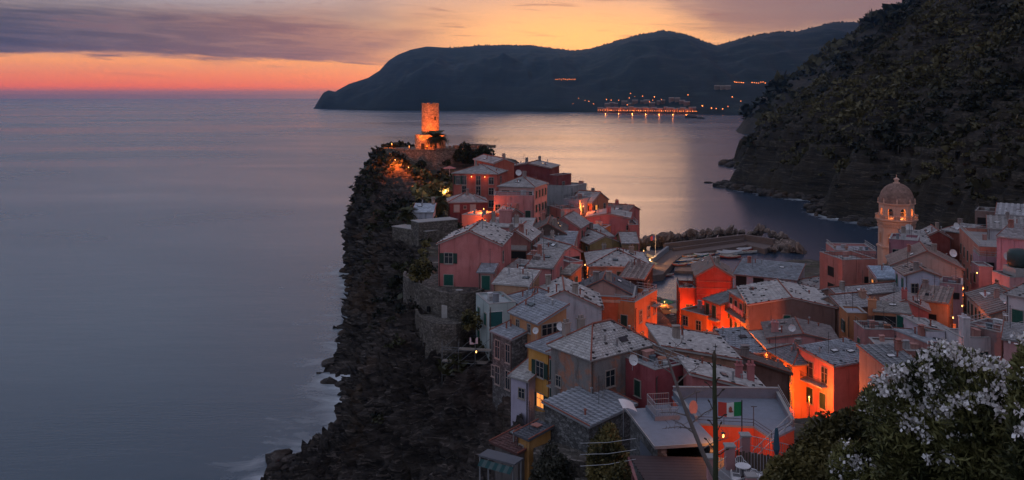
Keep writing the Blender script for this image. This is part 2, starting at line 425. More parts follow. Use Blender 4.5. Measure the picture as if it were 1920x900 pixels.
H('narrow olive house with pitched slate roof at the seaward edge', (1166, 455), (1197, 455), 156, 8, 9, 'gu', 1.3, (.21, .13, .07), SLATE, [('R', .5, 2, 'w')])
H('wide low house under a sprawling pale slate roof with stone weights', (1104, 498), (1221, 499), 143, 12, 6, 'hip', 1.7, (.30, .2, .16), SLATEL, None, stones=2.0, chim=[(.75, .6, 1.0, .8), (.3, .75, 1.0, .7)])
H('long low house with grey lean-to roof under the brown gable', (1002, 459), (1074, 462), 147, 5, 5, 'sf', 1.7, (.3, .24, .22), (.30, .30, .32), [], chim=[(.1, .5, 1.2, .8), (.4, .5, 1.0, .6)])
H('flat tan house with small vents between the grey lean-to and the pink tower house', (991, 473), (1042, 475), 140, 5, 4, 'flat', .35, (.40, .22, .13), (.36, .33, .33), [('F', .42, .9, 'w', 1.3, .8)])
H('brick-red terrace wing below the flat tan house', (988, 486), (1043, 489), 135, 4, 4, 'flat', .7, (.36, .13, .09), (.4, .39, .42), [])
H('narrow pink house with open loggia and steep slate verge', (1055, 474), (1089, 470), 133, 8, 8, 'gv', .9, PINK, SLATE, [('F', .70, 1.6, 'n', 1.5, 1.5), ('F', .3, 4, 'w'), ('L', .3, 2, 'c', .8, 2.0), ('L', .6, 2, 'c', .8, 2), ('L', .3, 5, 'c', .8, 2), ('L', .6, 5, 'c', .8, 2)])
H('pink side wing with shutters beside the narrow loggia house', (1069, 499), (1093, 496), 128, 6, 8, 'flat', .5, (.40, .17, .16), SLATE, [('F', .7, 1.6, 'c', .8, 1.7), ('F', .3, 4.2, 'c', .8, 1.7)])
H('tiny orange house with single-pitch roof at the foot of the loggia house', (1051, 512), (1070, 514), 124, 4, 6, 'sf', .6, (.56, .2, .09), (.38, .34, .3), [('F', .4, 1.1, 'w', .7, .9)])
H('brick gable house with recessed pink loggia behind the big pink cliff house', (939, 448), (993, 450), 140, 9, 8, 'gv', 1.5, BRICK, SLATEL, [('F', .62, 2.5, 'n', 2.4, 1.1), ('F', .62, 1.3, 'cp', 2.6, .6)])
H('low red shed with sloping slate roof behind the cliff house', (940, 509), (989, 515), 122, 5, 4, 'sf', .9, (.4, .1, .08), SLATE, [])
H('tan house with slate roof edge beside the stone bastion', (926, 530), (992, 535), 112, 4.5, 8, 'sf', 1.0, (.40, .225, .14), SLATEL, [])
H('bright pink house with blank wall and grey tiled roof in the middle of the slope', (990, 499), (1036, 502), 121, 6, 9, 'sf', 1.2, (.52, .2, .19), SLATE, [])
H('big pink two-storey house on the round stone bastion', (822, 456), (939, 459), 122, 10, 8, 'gv', 1.9, (.45, .15, .14), SLATEL,
  [('F', .165, 2.1, 'o', 1.15, 1.45), ('F', .165, 5.2, 'ct', 1.3, 1.5), ('R', .2, 2, 'w'), ('R', .2, 5, 'c')], stones=1.6)
H('small grey-roofed porch house with green door beside the cliff house', (897, 509), (925, 510), 117, 3, 6, 'sf', .5, (.34, .17, .16), BLUER, [('F', .5, 1.5, 'dg', 1.1, 1.9)])
H('pale grey house with broad gable and blank plaster wall', (988, 576), (1128, 577), 106, 8, 10, 'gv', 2.1, (.46, .44, .47), SLATEL, [], stones=1.5)
H('blue-grey hipped house with dark corner windows beside the pale gable', (947, 556), (990, 574), 110, 6, 6, 'hip', 1.3, (.26, .3, .33), BLUER, [('F', .3, 1.1, 'n', 1.1, 1.3), ('F', .7, 1.1, 'n', 1.1, 1.3)])
H('green-grey house with glass balcony screen above the scaffolding', (917, 575), (967, 571), 105, 6, 9, 'flat', .3, (.33, .37, .36), (.4, .42, .42), [('F', .25, 1.6, 'gl', 1.7, 1.8), ('F', .8, 3.5, 'w')])
H('ochre attic house with one-sided slate roof and solar panel', (1009, 606), (1062, 597), 95, 6, 5, 'sl', 1.5, (.44, .2, .10), BLUER, [('F', .3, .9, 'w', 1.3, 1.2), ('F', .65, .9, 'w', 1.0, 1.2), ('L', .3, 1.0, 'w', .6, .9), ('L', .7, 1.0, 'w', .6, .9)])
H('dark rubble-stone house with tall barred windows above the scaffolding', (923.5, 620), (961, 635), 99, 5, 8, 'sf', 1.2, 'stone', BLUER,
  rows('F', (.26, .78), (1.9, 4.9), 'w', .85, 2.0) + [('F', .05, 4.6, 'w', .6, 1.2)])
H('tall ochre yellow house with lit upstairs window and open shutters', (991, 647), (1027.5, 660.5), 92, 6, 12, 'sf', .7, OCHRE, BLUER, [('F', .60, 2.1, 'o', 1.2, 1.6), ('F', .62, 5.4, 'ol', 1.1, 1.4)])
H('tall narrow red house wedged between the yellow house and the grey plaster house', (1030, 661), (1056, 671), 89, 5, 11, 'sf', .6, (.36, .07, .06), SLATE, [('F', .25, 1.7, 'c', .8, 2), ('F', .7, 1.7, 'wl', .8, 2), ('F', .25, 4.6, 'c', .8, 2), ('F', .75, 4.6, 'wl', .8, 2)], balc=[('F', .65, 3.0, 1.5)])
H('lilac grey house with slanting slate roof beside the yellow house', (958, 703), (991, 713), 92, 4, 10, 'sf', 1.3, LILAC, SLATEL, [('F', .62, 1.6, 'w', .8, 1.0)])
H('big weathered plaster house with hipped slate roof and one dark window', (1108, 671), (1222, 642), 80, 5.8, 10, 'hip', 2.0, 'weather', SLATEL, [('F', .30, 2.4, 'w', 1.15, 1.5), ('L', .2, 3.4, 'w', .7, 1.0), ('L', .2, 6.5, 'w', .7, 1.1)], stones=1.3, chim=[(.15, .85, 1.0, .7), (.42, .9, 1.0, .7)])
H('stone lean-to with long grey slatted roof below the weathered plaster house', (1104, 797), (1189, 757), 74, 5, 6, 'sf', .8, 'stone', BLUER, [], barrel=.32)
H('low house under a long pale roof dotted with dark stones', (1243, 675), (1387, 674), 84, 8, 5, 'sr', 1.35, (.36, .2, .14), SLATEL, [], stones=1.2)
H('pale-roofed house behind the long dotted roof beside the orange street', (1285, 652), (1345, 651), 96, 5, 8, 'sr', .7, (.42, .2, .14), SLATEL, [], stones=1.0, chim=[(.9, .3, .8, 1.3)])
H('low rose house with slate roof and two round chimney pots', (1298, 737), (1440, 736), 77, 5, 6, 'sr', 1.75, (.40, .14, .14), SLATEL, [('L', .3, 1.5, 'n', .8, 1.4)], stones=1.0, chim=[(.72, .5, .8, .6), (.88, .5, .8, .6)])
H('maroon terrace house with green balcony rail and cluttered roof', (1228, 704), (1284, 692), 79, 5, 7, 'flat', .5, (.27, .06, .07), BLUER, [('F', .88, 1.4, 'n', .7, 1.6)], rail=True)
H('small blue-grey roofed house above the dark brown wall', (1381, 663), (1431, 659), 98, 5, 6, 'sf', 1.4, BROWN, BLUER, [], stones=.8)
H('dark brown windowless house along the sunken street', (1388, 700), (1481, 699), 92, 3, 8, 'sr', 1.8, (.15, .075, .06), BROWNR, [])
# harbour street
H('bright orange-red house with balustraded roof terrace over the square', (1094, 558), (1189, 562), 115, 7, 9, 'flat', .25, (.50, .10, .04), SLATE, [('F', .78, 3.6, 'w', 1.1, 1.7), ('R', .25, 2.5, 'w'), ('R', .6, 2.5, 'w')], band=True)
H('pale pink attic gable on top of the bright orange-red house', (1074, 549), (1188, 554), 117, 6, 3, 'gv', 2.0, (.46, .25, .21), DARKR, [])
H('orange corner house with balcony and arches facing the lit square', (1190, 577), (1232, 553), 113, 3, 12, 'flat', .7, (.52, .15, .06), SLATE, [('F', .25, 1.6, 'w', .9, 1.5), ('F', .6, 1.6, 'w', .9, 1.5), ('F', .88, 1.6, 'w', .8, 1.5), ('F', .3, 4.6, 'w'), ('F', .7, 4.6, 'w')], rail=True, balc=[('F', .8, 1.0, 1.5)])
H('black timber attic with ribbed tile roof above the orange corner house', (1164, 519), (1207, 523), 130, 5, 5, 'sf', 1.3, (.035, .025, .025), TILE, [], barrel=.4)
H('tall dark red house with striped wall and roof terrace by the harbour', (1273, 548), (1309, 549), 149, 6, 14, 'flat', .8, (.44, .07, .035), SLATE, [('F', .55, 3.0, 'w', 1.1, 1.8), ('F', .5, 5.6, 'w', 1.0, 1.7), ('L', .5, 3, 'w')], rail=True)
H('dark red gable block with horizontal bands behind the roof terrace', (1306, 517), (1374, 519), 148, 10, 13, 'gv', 1.8, (.36, .05, .03), TILE, [('F', .9, 5, 'w')], bands=True, barrel=.45)
H('lower orange wing with dark windows beside the dark red house', (1276, 583), (1325, 596), 142, 5, 8, 'flat', .3, ORANGE, BROWNR, [('F', .2, 1.4, 'w'), ('F', .7, 1.6, 'w')])
H('red house with iron balconies and slate roof facing the orange street', (1321, 560), (1352, 571), 140, 7, 11, 'sf', 1.1, (.50, .12, .07), (.2, .2, .2), [('F', .2, 1.6, 'c', .9, 2), ('F', .6, 1.6, 'c', .9, 2), ('F', .3, 4.6, 'w'), ('F', .7, 4.6, 'w')], balc=[('F', .5, 2.6, 4.0)])
H('street house with laundry balcony and shuttered windows under the big stone roof', (1367, 545), (1406, 569), 137, 3, 13, 'sf', .2, (.50, .14, .085), SLATE, rows('F', (.12, .36, .6, .85), (1.8, 5.2, 8.5), 'c', .9, 1.8), balc=[('F', .5, 2.9, 8.0)])
H('broad brown gable house with green shutter under the big stone roof', (1405, 571), (1566, 576), 125, 12, 8, 'gv', 1.2, (.17, .10, .085), SLATEL, [('F', .44, 2.2, 'ct', 1.0, 1.6)], stones=2.2)
H('long low harbour building with grey roof and dark openings', (1376, 513), (1494, 525), 172, 8, 6, 'sf', 1.7, BLUEG, (.24, .25, .27), [('F', .12, 1.5, 'n', 2.0, 2.2), ('F', .40, 1.5, 'n', 2.0, 2.2), ('F', .62, 1.5, 'w', 1.2, 1.8), ('F', .8, 1.5, 'w', 2.6, 1.6)])
H('low grey-roofed house at the end of the harbour building', (1490, 527), (1548, 542), 168, 8, 5, 'hip', 1.4, (.3, .27, .27), SLATE, [], stones=1.0)
H('pink house with cluttered roof terrace and wide tiled roof', (1441, 634), (1572, 641), 112, 8, 7, 'gv', .8, (.44, .2, .19), (.2, .165, .16), [], chim=[(.12, .3, 1.1, .9)])
H('orange house row with shuttered upper windows lining the sunken street', (1408, 622), (1443, 656), 118, 4, 11, 'sf', .3, (.55, .2, .1), SLATE, rows('F', (.12, .38, .62, .88), (1.7, 4.5), 'c', .9, 1.8))
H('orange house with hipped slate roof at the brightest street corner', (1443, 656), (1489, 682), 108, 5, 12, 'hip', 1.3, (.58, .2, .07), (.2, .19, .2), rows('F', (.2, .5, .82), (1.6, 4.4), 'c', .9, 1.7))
H('pink house with pale slate roof, skylight and round wall plaque', (1563, 686), (1652, 670), 99, 5.5, 12, 'sf', .8, (.52, .165, .135), BLUER, [('F', .82, 1.6, 'w', .4, .4), ('L', .3, 1.5, 'w', 1.3, 1.8), ('L', .75, 1.5, 'w', .9, 1.8), ('L', .3, 4.6, 'c', 1.2, 1.8), ('L', .7, 4.6, 'c', .9, 1.8)], stones=1.0, balc=[('L', .45, 2.7, 4.2)])
# right bank
H('pink apartment block with parapet roof and one dark window near the bell tower', (1580, 496), (1643, 494), 150, 8, 13, 'flat', .8, (.42, .155, .125), SLATE, [('F', .73, 3.1, 'n', 1.1, 1.6), ('L', .5, 2, 'n', 2, 1.6), ('L', .5, 5, 'n', 2, 1.6)], pil=True, rail=True)
H('low rose block with grey flat roof behind the parapet block', (1566, 474), (1643, 476), 160, 8, 9, 'flat', .5, (.40, .17, .16), (.36, .33, .36), [('F', .1, 1, 'n', 1, .8)], rail=True)
H('mauve house with single dark window beneath the bell tower', (1667, 453), (1721, 457), 158, 7, 9, 'flat', .5, (.34, .14, .165), SLATE, [('F', .25, 2.2, 'w', 1.2, 1.7)])
H('long house with ribbed tile roof and beige gable wall by the bell tower', (1672, 497), (1806, 505), 142, 9, 8, 'gv', 2.6, (.40, .28, .24), TILE, [('F', .12, 1.3, 'n', 3.4, 1.4)], barrel=.5)
H('shed with pale blue metal roof beside the tile-roofed gable house', (1645, 521), (1694, 522), 138, 4.5, 6, 'sf', 1.0, (.22, .17, .14), (.36, .42, .5), [])
H('blue-grey plaster house with tile gable and small square window', (1698, 516), (1762, 518), 132, 6, 11, 'gv', .9, (.37, .36, .43), TILE, [('F', .27, 2.0, 'w', 1.0, 1.4)], barrel=.5)
H('mauve house with recessed loggia under the beige gable', (1763, 541), (1805, 545), 131, 5, 10, 'flat', .9, (.34, .2, .22), SLATE, [('F', .45, .9, 'n', 2.4, .9), ('F', .5, 5.6, 'wl', 1.2, .9)])
H('thin slate-roofed row house in front of the apartment block', (1571, 555), (1700, 543), 131, 4, 5, 'gu', .8, (.36, .19, .15), (.34, .31, .31), [])
H('slate-roofed outbuilding with skylights at the lane junction', (1577, 577), (1640, 571), 123, 5, 6, 'gu', 1.2, (.36, .2, .15), (.34, .31, .31), [], chim=[(.85, .3, 1.1, .9)])
H('rose-red gable house with tall red chimney', (1657, 576), (1741, 583), 118, 6, 8, 'gv', 1.2, (.42, .12, .11), (.33, .29, .28), [], chim=[(.47, .1, 1.8, .7)], barrel=.45)
H('orange-brown house with ribbed roof and tall dark doorway', (1721, 561), (1777, 568), 121, 5, 9, 'sf', 1.1, (.44, .19, .09), TILE, [('F', .42, 3.0, 'n', 1.5, 2.2)], barrel=.5)
H('terrace cabin with wide dark windows and green door', (1640, 582), (1706, 587), 113, 4, 5, 'sf', .35, (.46, .19, .1), (.3, .27, .25), [('F', .3, 1.5, 'n', 2.6, 1.7), ('F', .75, 1.4, 'dg', 1.0, 2.0)], chim=[(-.06, .2, 1.0, 1.0)])
H('rounded rose terrace wall with orange posts below the cabin', (1621, 625), (1681, 626), 108, 4, 7, 'flat', .5, (.38, .17, .16), SLATE, [], rail=True)
H('orange-brown box house with blue-grey flat roof at the lane end', (1589, 591), (1626, 592), 116, 4, 6, 'flat', .3, (.42, .17, .08), (.36, .36, .42), [])
H('pink house with roof falling away below the white terrace', (1681, 627), (1742, 652), 103, 5, 7, 'sb', .6, (.48, .22, .2), BLUER, [])
H('white balcony house with laundry and potted plants', (1737, 634), (1772, 635), 100, 6, 7, 'flat', .8, (.50, .44, .48), SLATE, [])
H('white triangular party wall house above the pink roof', (1694, 604), (1737, 628), 106, 4, 6, 'sb', .8, (.46, .38, .42), SLATE, [])
H('brown house with white satellite dish behind the oleander', (1650, 659), (1742, 663), 98, 5, 7, 'flat', .2, (.2, .11, .1), SLATE, [])
H('low grey corrugated roof shed at the edge of the oleander', (1668, 694), (1735, 691), 90, 6, 4, 'sf', .8, (.25, .2, .18), (.22, .22, .23), [], barrel=.4)
H('white house with green shutter and tall chimney pillar', (1772, 623), (1803, 640), 100, 5, 9, 'flat', .4, (.48, .42, .43), SLATE, [('F', .6, 3.2, 'ct', .9, 1.6)], chim=[(.9, .1, 2.6, 1.1)])
H('wide mauve-brown house with blank wall below the shuttered facade', (1806, 616), (1882, 634), 99, 5, 9, 'flat', .5, (.28, .17, .165), SLATE, [('F', .3, 1.4, 'w', 1, .8)], rail=True)
H('small pink shed house with grey roof at the edge of the view', (1882, 634), (1926, 640), 92, 4, 6, 'sf', .8, (.48, .24, .24), (.3, .28, .28), [])
H('pale house with long row of shutters and striped awning over the lane', (1813, 549), (1858, 590), 125, 8, 11, 'gu', 1.5, (.42, .33, .28), (.22, .185, .175), rows('F', (.1, .26, .42, .58, .74, .9), (1.8, 5.0), 'c', .9, 1.8), barrel=.5, balc=[('F', .55, 3.2, 7.0)])
H('white terrace house with teal door at the edge of the view', (1887, 551), (1930, 559), 110, 6, 8, 'sf', .7, (.52, .48, .5), SLATE, [('F', .5, 2.9, 'dt', 1.3, 2.2)], stones=1.0)
H('mauve house with pilasters and pink side facade', (1872, 443), (1930, 449), 138, 8, 13, 'sf', 1.2, (.40, .2, .24), (.33, .29, .29), [('L', .4, 2, 'w'), ('L', .4, 5, 'w')], pil=True)
H('long pale grey house with ribbed roof high on the right bank', (1853, 428), (1930, 433), 155, 8, 9, 'sf', 1.3, (.44, .40, .42), (.33, .3, .29), [], barrel=.5)
H('white-roofed house with dormer tip at the foot of the dark hillside', (1868, 401), (1930, 405), 172, 8, 9, 'sf', 1.3, (.40, .35, .36), (.42, .40, .41), [], barrel=.5)
H('dark house with timber pergola roof under the hillside', (1828, 401), (1872, 404), 178, 7, 10, 'flat', .7, (.16, .11, .1), SLATE, [('F', .3, 1.5, 'n', 1.6, 1.6), ('L', .4, 2, 'w')], rail=True)
H('tall pink street house with plant-filled roof terrace', (1799, 433), (1836, 470), 165, 8, 16, 'flat', .7, (.48, .18, .13), SLATE, rows('F', (.1, .28, .46, .64, .82), (3.0, 6.2, 9.4), 'c', .9, 1.8), rail=True)
H('red-brown house with slate roof above the tall street house', (1766, 431), (1799, 436), 172, 7, 9, 'sf', .8, (.32, .105, .075), SLATE, [])
H('small gable house with deep dark red porch', (1735, 444), (1784, 446), 166, 7, 8, 'gv', 1.3, (.22, .05, .04), SLATE, [])
H('grey slate-roofed house just behind the bell tower foot', (1698, 456), (1746, 458), 163, 7, 8, 'sf', 1.5, (.3, .2, .19), SLATE, [], stones=1.0)
H('mauve terrace house with white awning beside the tall street house', (1836, 488), (1871, 490), 143, 6, 11, 'flat', .7, (.38, .22, .255), SLATE, [('F', .4, .9, 'n', 2.2, 1.2)], rail=True)
H('mauve lower wing with salmon wall over the glowing alley', (1836, 503), (1862, 504), 138, 4, 10, 'flat', .3, (.38, .19, .2), SLATE, [])
H('pink box house with flat dark roof above the tiled awning house', (1860, 512), (1893, 524), 131, 6, 9, 'flat', .3, (.44, .22, .22), BROWNR, [('F', .3, 1.3, 'w', .8, 1.1)])

# ------------------------------------------------------------------ ground height under the village
CTRL = [(-30, 232, 32.5), (-20, 235, 32.7), (-10, 235, 31.5), (-2, 236, 30.5), (-25, 248, 31), (-10, 250, 28), (-5, 264, 4), (5, 250, 14), (-33, 245, 31),
        (-31, 222, 30), (-24, 215, 27), (-18, 207, 25), (-26, 200, 24.5), (-22, 188, 23), (-17, 182, 22.8), (-20, 165, 22.5), (-16, 150, 22), (-12, 140, 21.0), (-13, 128, 20.2), (-8, 115, 20.0), (-3, 118, 20.0),
        (18, 225, 4), (12, 240, 5), (28, 208, 3), (33, 195, 1.5), (31, 222, -3), (24, 238, -4), (10, 262, -5), (-5, 275, -6), (36, 230, -5), (20, 255, -6),
        (31, 178, 1.8), (36, 185, 1.5), (33, 166, 2.2), (36, 200, -1.5), (40, 212, -4), (36, 215, -4), (46, 225, -5), (60, 240, -5), (55, 212, -1), (48, 205, 1), (66, 222, 1), (75, 235, 1), (70, 250, -4), (85, 265, -4), (95, 285, -3), (82, 240, 1), (95, 255, -2), (110, 280, -5), (125, 300, -5), (112, 262, -3), (100, 235, 2), (90, 270, -5), (140, 280, -3),
        (33, 150, 3), (33.5, 130, 4.5), (33, 112, 6.5), (33.5, 98, 8), (35, 90, 10), (76, 150, 8), (72, 135, 10), (66, 118, 12),
        (5, 70, 15.5), (12, 66, 18.5), (16, 72, 19.5), (22, 74, 19.5), (26, 70, 20), (30, 80, 17), (9, 76, 17), (12, 60, 19.5), (20, 55, 22), (27, 48, 26), (36, 43, 29), (10, 50, 20), (0, 60, 14), (30, 30, 35.5), (45, 40, 31), (20, 30, 31), (62, 62, 24), (52, 75, 17), (72, 92, 17), (0, 40, 22), (-6, 70, 11), (12, 78, 14), (0, 20, 38), (0, 5, 43), (20, 10, 42), (-20, 20, 30), (60, 30, 35), (100, 60, 32), (110, 100, 30), (105, 150, 24), (120, 200, 14), (138, 232, 8), (90, 30, 40), (-25, 45, 10)]
for hh in HOUSES:
    c = hh['a'] + hh['u'] * hh['w'] / 2 + hh['v'] * hh['d'] / 2
    CTRL.append((c.x, c.y, hh['z'] - hh['h']))
CP = np.array(CTRL, dtype=float)
def ground_z(x, y):
    x = np.atleast_1d(np.asarray(x, float)); y = np.atleast_1d(np.asarray(y, float)); out = np.empty(x.shape)
    for i in range(0, len(x), 20000):
        d2 = (x[i:i + 20000, None] - CP[None, :, 0]) ** 2 + (y[i:i + 20000, None] - CP[None, :, 1]) ** 2
        wg = 1.0 / (d2 + 6.0) ** 2
        out[i:i + 20000] = (wg * CP[None, :, 2]).sum(1) / wg.sum(1)
    return out
def gz(x, y): return float(ground_z([x], [y])[0])

# ------------------------------------------------------------------ terrain materials
def rockmat(name, c1, c2, c3, sc=1.0, rot=(0.5, 0.6, 0)):
    m, T, b = pm(name, 0.85, 0.25); o = objco(T)
    s = T.noise(T.mapping(o, (.12 * sc, .12 * sc, 1.1 * sc), rot), 1.0, 7, 0.65, 0.4)
    n = T.noise(o, .09 * sc, 6, 0.65); f = T.noise(o, 1.4 * sc, 5, 0.7)
    s2 = T.noise(T.mapping(o, (.3 * sc, .3 * sc, 3.6 * sc), rot), 1.0, 5, 0.7, 0.6)
    c = T.mix(T.step(s, .35, .68), c1, c2)
    c = T.mix(T.m('MULTIPLY', T.step(s2, .54, .66), .8), c, tuple(x * 2.6 for x in c2))  # paler strata lines; contrast missing from the flat light put into the colour
    c = T.mix(T.m('MULTIPLY', T.step(n, .5, .68), .75), c, c3)
    c = T.mix(T.m('MULTIPLY', T.step(f, .56, .75), .6), c, tuple(x * 1.7 for x in c2))
    T.l.new(c, b.inputs['Base Color'])
    bump(T, b, T.m('ADD', T.m('ADD', T.m('MULTIPLY', s, 1.4), T.m('MULTIPLY', s2, .7)), T.m('MULTIPLY', f, .6)), 1.0, 0.6)
    MATS[name] = m; return m
M_ROCK = rockmat('cliff_rock', (.016, .013, .0125), (.085, .067, .059), (.095, .054, .032))
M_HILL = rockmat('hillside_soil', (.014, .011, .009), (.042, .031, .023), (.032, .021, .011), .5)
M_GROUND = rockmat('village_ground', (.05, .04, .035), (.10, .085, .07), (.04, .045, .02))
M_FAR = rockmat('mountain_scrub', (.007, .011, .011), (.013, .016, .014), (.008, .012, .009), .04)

# ------------------------------------------------------------------ sea cliff (lofted sections from waterline to cliff top)
SEC = [
 (276, [(-12, -5), (-11, 0), (-10, 5), (-9, 12), (-8, 18), (-7, 22), (-6, 25), (-5, 26)]),
 (262, [(-34, -5), (-31, 0), (-30, 6), (-29, 13), (-28, 20), (-26, 26), (-24, 29), (-22, 30)]),
 (248, [(-44, -5), (-40.5, 0), (-40, 7), (-39.5, 15), (-38.5, 22), (-36, 28), (-33.5, 31.5), (-31, 32.5)]),
 (235, [(-47, -5), (-43.2, .5), (-43, 8), (-42.6, 15), (-41.5, 21), (-39.5, 27), (-36.5, 32), (-34, 33)]),
 (220, [(-44, -5), (-40.5, .5), (-40, 8), (-39.3, 15), (-37.5, 21), (-34.5, 26), (-31.5, 29.6), (-28, 30.5)]),
 (205, [(-40, -5), (-36, .2), (-35, 7), (-34.2, 13), (-33, 18.5), (-30.5, 22.5), (-27, 25), (-23, 26)]),
 (190, [(-38, -5), (-33.5, .2), (-32.3, 6), (-31.3, 12), (-30, 17), (-28, 20.5), (-24.5, 22.6), (-20, 23.5)]),
 (175, [(-36, -5), (-31, .2), (-29.8, 5), (-28.8, 11), (-27.6, 16), (-25.6, 19.8), (-22.5, 22), (-18, 23)]),
 (162, [(-34, -5), (-29.4, .2), (-27.4, 4), (-26.8, 9), (-25, 14.5), (-23, 18.5), (-20, 21), (-16, 22.3)]),
 (150, [(-34, -5), (-28.6, .4), (-25.4, 3), (-23.0, 8), (-21.4, 13.5), (-20, 17.6), (-17.5, 20), (-14, 21)]),
 (137, [(-30, -5), (-25.2, .2), (-22.8, 3), (-20.2, 8), (-18.8, 12.5), (-16.4, 16), (-14.5, 18), (-12, 19.5)]),
 (128, [(-28, -5), (-23.4, 0), (-21.6, 3), (-20.4, 8.2), (-17.4, 13), (-15.8, 15.8), (-14, 17.4), (-11, 18.8)]),
 (120, [(-27, -5), (-22.4, 0), (-20.2, 2.9), (-18.9, 7.6), (-16.2, 12.4), (-14.2, 15.2), (-12, 16.6), (-9, 17.6)]),
 (113, [(-31, -5), (-25.6, .4), (-22.4, 2.2), (-20, 6), (-17, 12), (-14, 15), (-9, 16.5), (-6, 17)]),
 (108, [(-33, -5), (-28, .3), (-24, 1.7), (-20.8, 3), (-16.8, 8), (-12.6, 13), (-8.6, 15), (-3.4, 16)]),
 (103, [(-34, -5), (-29, -.6), (-22, .6), (-16.4, 3.4), (-12, 8.3), (-8.2, 12.2), (-4.4, 14.2), (-.8, 15.2)]),
 (95, [(-30, -5), (-25, -1), (-18, .8), (-10.5, 2.2), (-5.4, 5), (-2.8, 8.6), (-1.2, 11.6), (.6, 14.4)]),
 (85, [(-28, -5), (-22, -.6), (-15, 1.8), (-9, 4.2), (-5, 7.4), (-3, 9.6), (-1, 11.8), (1.6, 14.2)]),
 (72, [(-25, -5), (-18, 0), (-12, 4), (-7, 7.4), (-4, 9.8), (-2, 11.4), (1, 13.2), (5, 15)]),
 (55, [(-24, -2), (-17, 2), (-12, 6), (-8, 9), (-5, 11.6), (-2, 13.8), (2, 16), (7, 18.4)]),
]
def catmull(P, t):
    """P (n,k) control rows, t array in 0..n-1"""
    n = len(P); i = np.clip(np.floor(t).astype(int), 0, n - 2); f = (t - i)[:, None]
    p0 = P[np.clip(i - 1, 0, n - 1)]; p1 = P[i]; p2 = P[i + 1]; p3 = P[np.clip(i + 2, 0, n - 1)]
    return 0.5 * (2 * p1 + (p2 - p0) * f + (2 * p0 - 5 * p1 + 4 * p2 - p3) * f ** 2 + (3 * p1 - p0 - 3 * p2 + p3) * f ** 3)
secY = np.array([s[0] for s in SEC], float); secP = np.array([s[1] for s in SEC], float)      # (ns,8,2)
NT_, NR_ = 520, 110
tt = np.linspace(0, len(SEC) - 1, NT_)
yy = catmull(secY[:, None], tt)[:, 0]
pp = catmull(secP.reshape(len(SEC), -1), tt).reshape(NT_, 8, 2)
rr = np.linspace(0, 7, NR_)
cl = np.stack([catmull(pp[i], rr) for i in range(NT_)])                                         # (NT,NR,2)
CV = np.stack([cl[:, :, 0], np.repeat(yy[:, None], NR_, 1), cl[:, :, 1]], -1)
du = np.gradient(CV, axis=0); dv = np.gradient(CV, axis=1)
nn = np.cross(du, dv); nn /= np.linalg.norm(nn, axis=-1, keepdims=True) + 1e-9
if nn[NT_ // 2, NR_ // 2, 0] > 0: nn = -nn
fl = CV.reshape(-1, 3)
ca, sa = math.cos(0.75), math.sin(0.75)
q = np.stack([fl[:, 0] * .25 + fl[:, 1] * .10, (fl[:, 1] * ca + fl[:, 2] * sa) * .12, (-fl[:, 1] * sa + fl[:, 2] * ca) * .75], -1)
q2 = np.stack([q[:, 0] * 2.2, q[:, 1] * 2.6, q[:, 2] * 2.4], -1)
st_ = fbm(q, 4, 3, .6, True); st2_ = fbm(q2, 3, 13, .6, True)
blk = np.floor(fbm(fl * np.array([.35, .35, .5]), 2, 17) * 7) / 7
rib = fbm(np.stack([fl[:, 0] * .05, fl[:, 1] * .42, fl[:, 2] * .06], -1), 3, 23, .6, True)
saw = (q[:, 2] * 1.5 + (fbm(fl * .16, 3, 27) - .5) * 2.2) % 1.0; saw2 = (q[:, 2] * 4.2 + (fbm(fl * .3, 3, 29) - .5) * 2.5) % 1.0
disp = (saw - .5) * 1.9 + (saw2 - .5) * .9 + (rib ** 2 - .4) * 3.8 + (st_ ** 1.6 - .45) * 3.4 + (st2_ ** 2 - .4) * .8 + (blk - .5) * 1.2 + (fbm(fl * .11, 4, 9) - .5) * 5.0 + (fbm(fl * .9, 3, 5) - .5) * .45
damp = np.clip((7.3 - rr) / 1.6, 0.08, 1)[None, :].repeat(NT_, 0).ravel() * np.where(fl[:, 1] < 104, .6, 1)
CV2 = fl + nn.reshape(-1, 3) * (disp * damp)[:, None]
cliff = link('cliff', mesh_np('cliff', CV2, grid_faces(NT_, NR_), M_ROCK))
tag(cliff, kind='structure')
topX_y = yy[::-1]; topX_x = CV[::-1, -1, 0]
shore_pts = [np.stack([np.interp(0, cl[i, :NR_ // 2, 1], cl[i, :NR_ // 2, 0])[None], yy[i:i + 1]], -1) for i in range(NT_)]
shore_pts = np.concatenate(shore_pts)

# ------------------------------------------------------------------ village ground sheet
gx = np.arange(-45, 150, 1.0); gy = np.arange(8, 276, 1.0)
GX, GY = np.meshgrid(gx, gy); Zg = ground_z(GX.ravel(), GY.ravel())
Zg = Zg + (fbm(np.stack([GX.ravel() * .3, GY.ravel() * .3, np.zeros(GX.size)], -1), 3, 21) - .5) * .8
GV = np.stack([GX.ravel(), GY.ravel(), Zg], -1); GF = grid_faces(len(gy), len(gx))
fc = GV[GF].mean(1); keep = fc[:, 0] > np.interp(fc[:, 1], topX_y, topX_x) - 1.5
keep &= ~((fc[:, 1] > 262) & (fc[:, 0] < 60))
ground = link('ground', mesh_np('ground', GV, GF[keep], M_GROUND)); tag(ground, kind='structure')

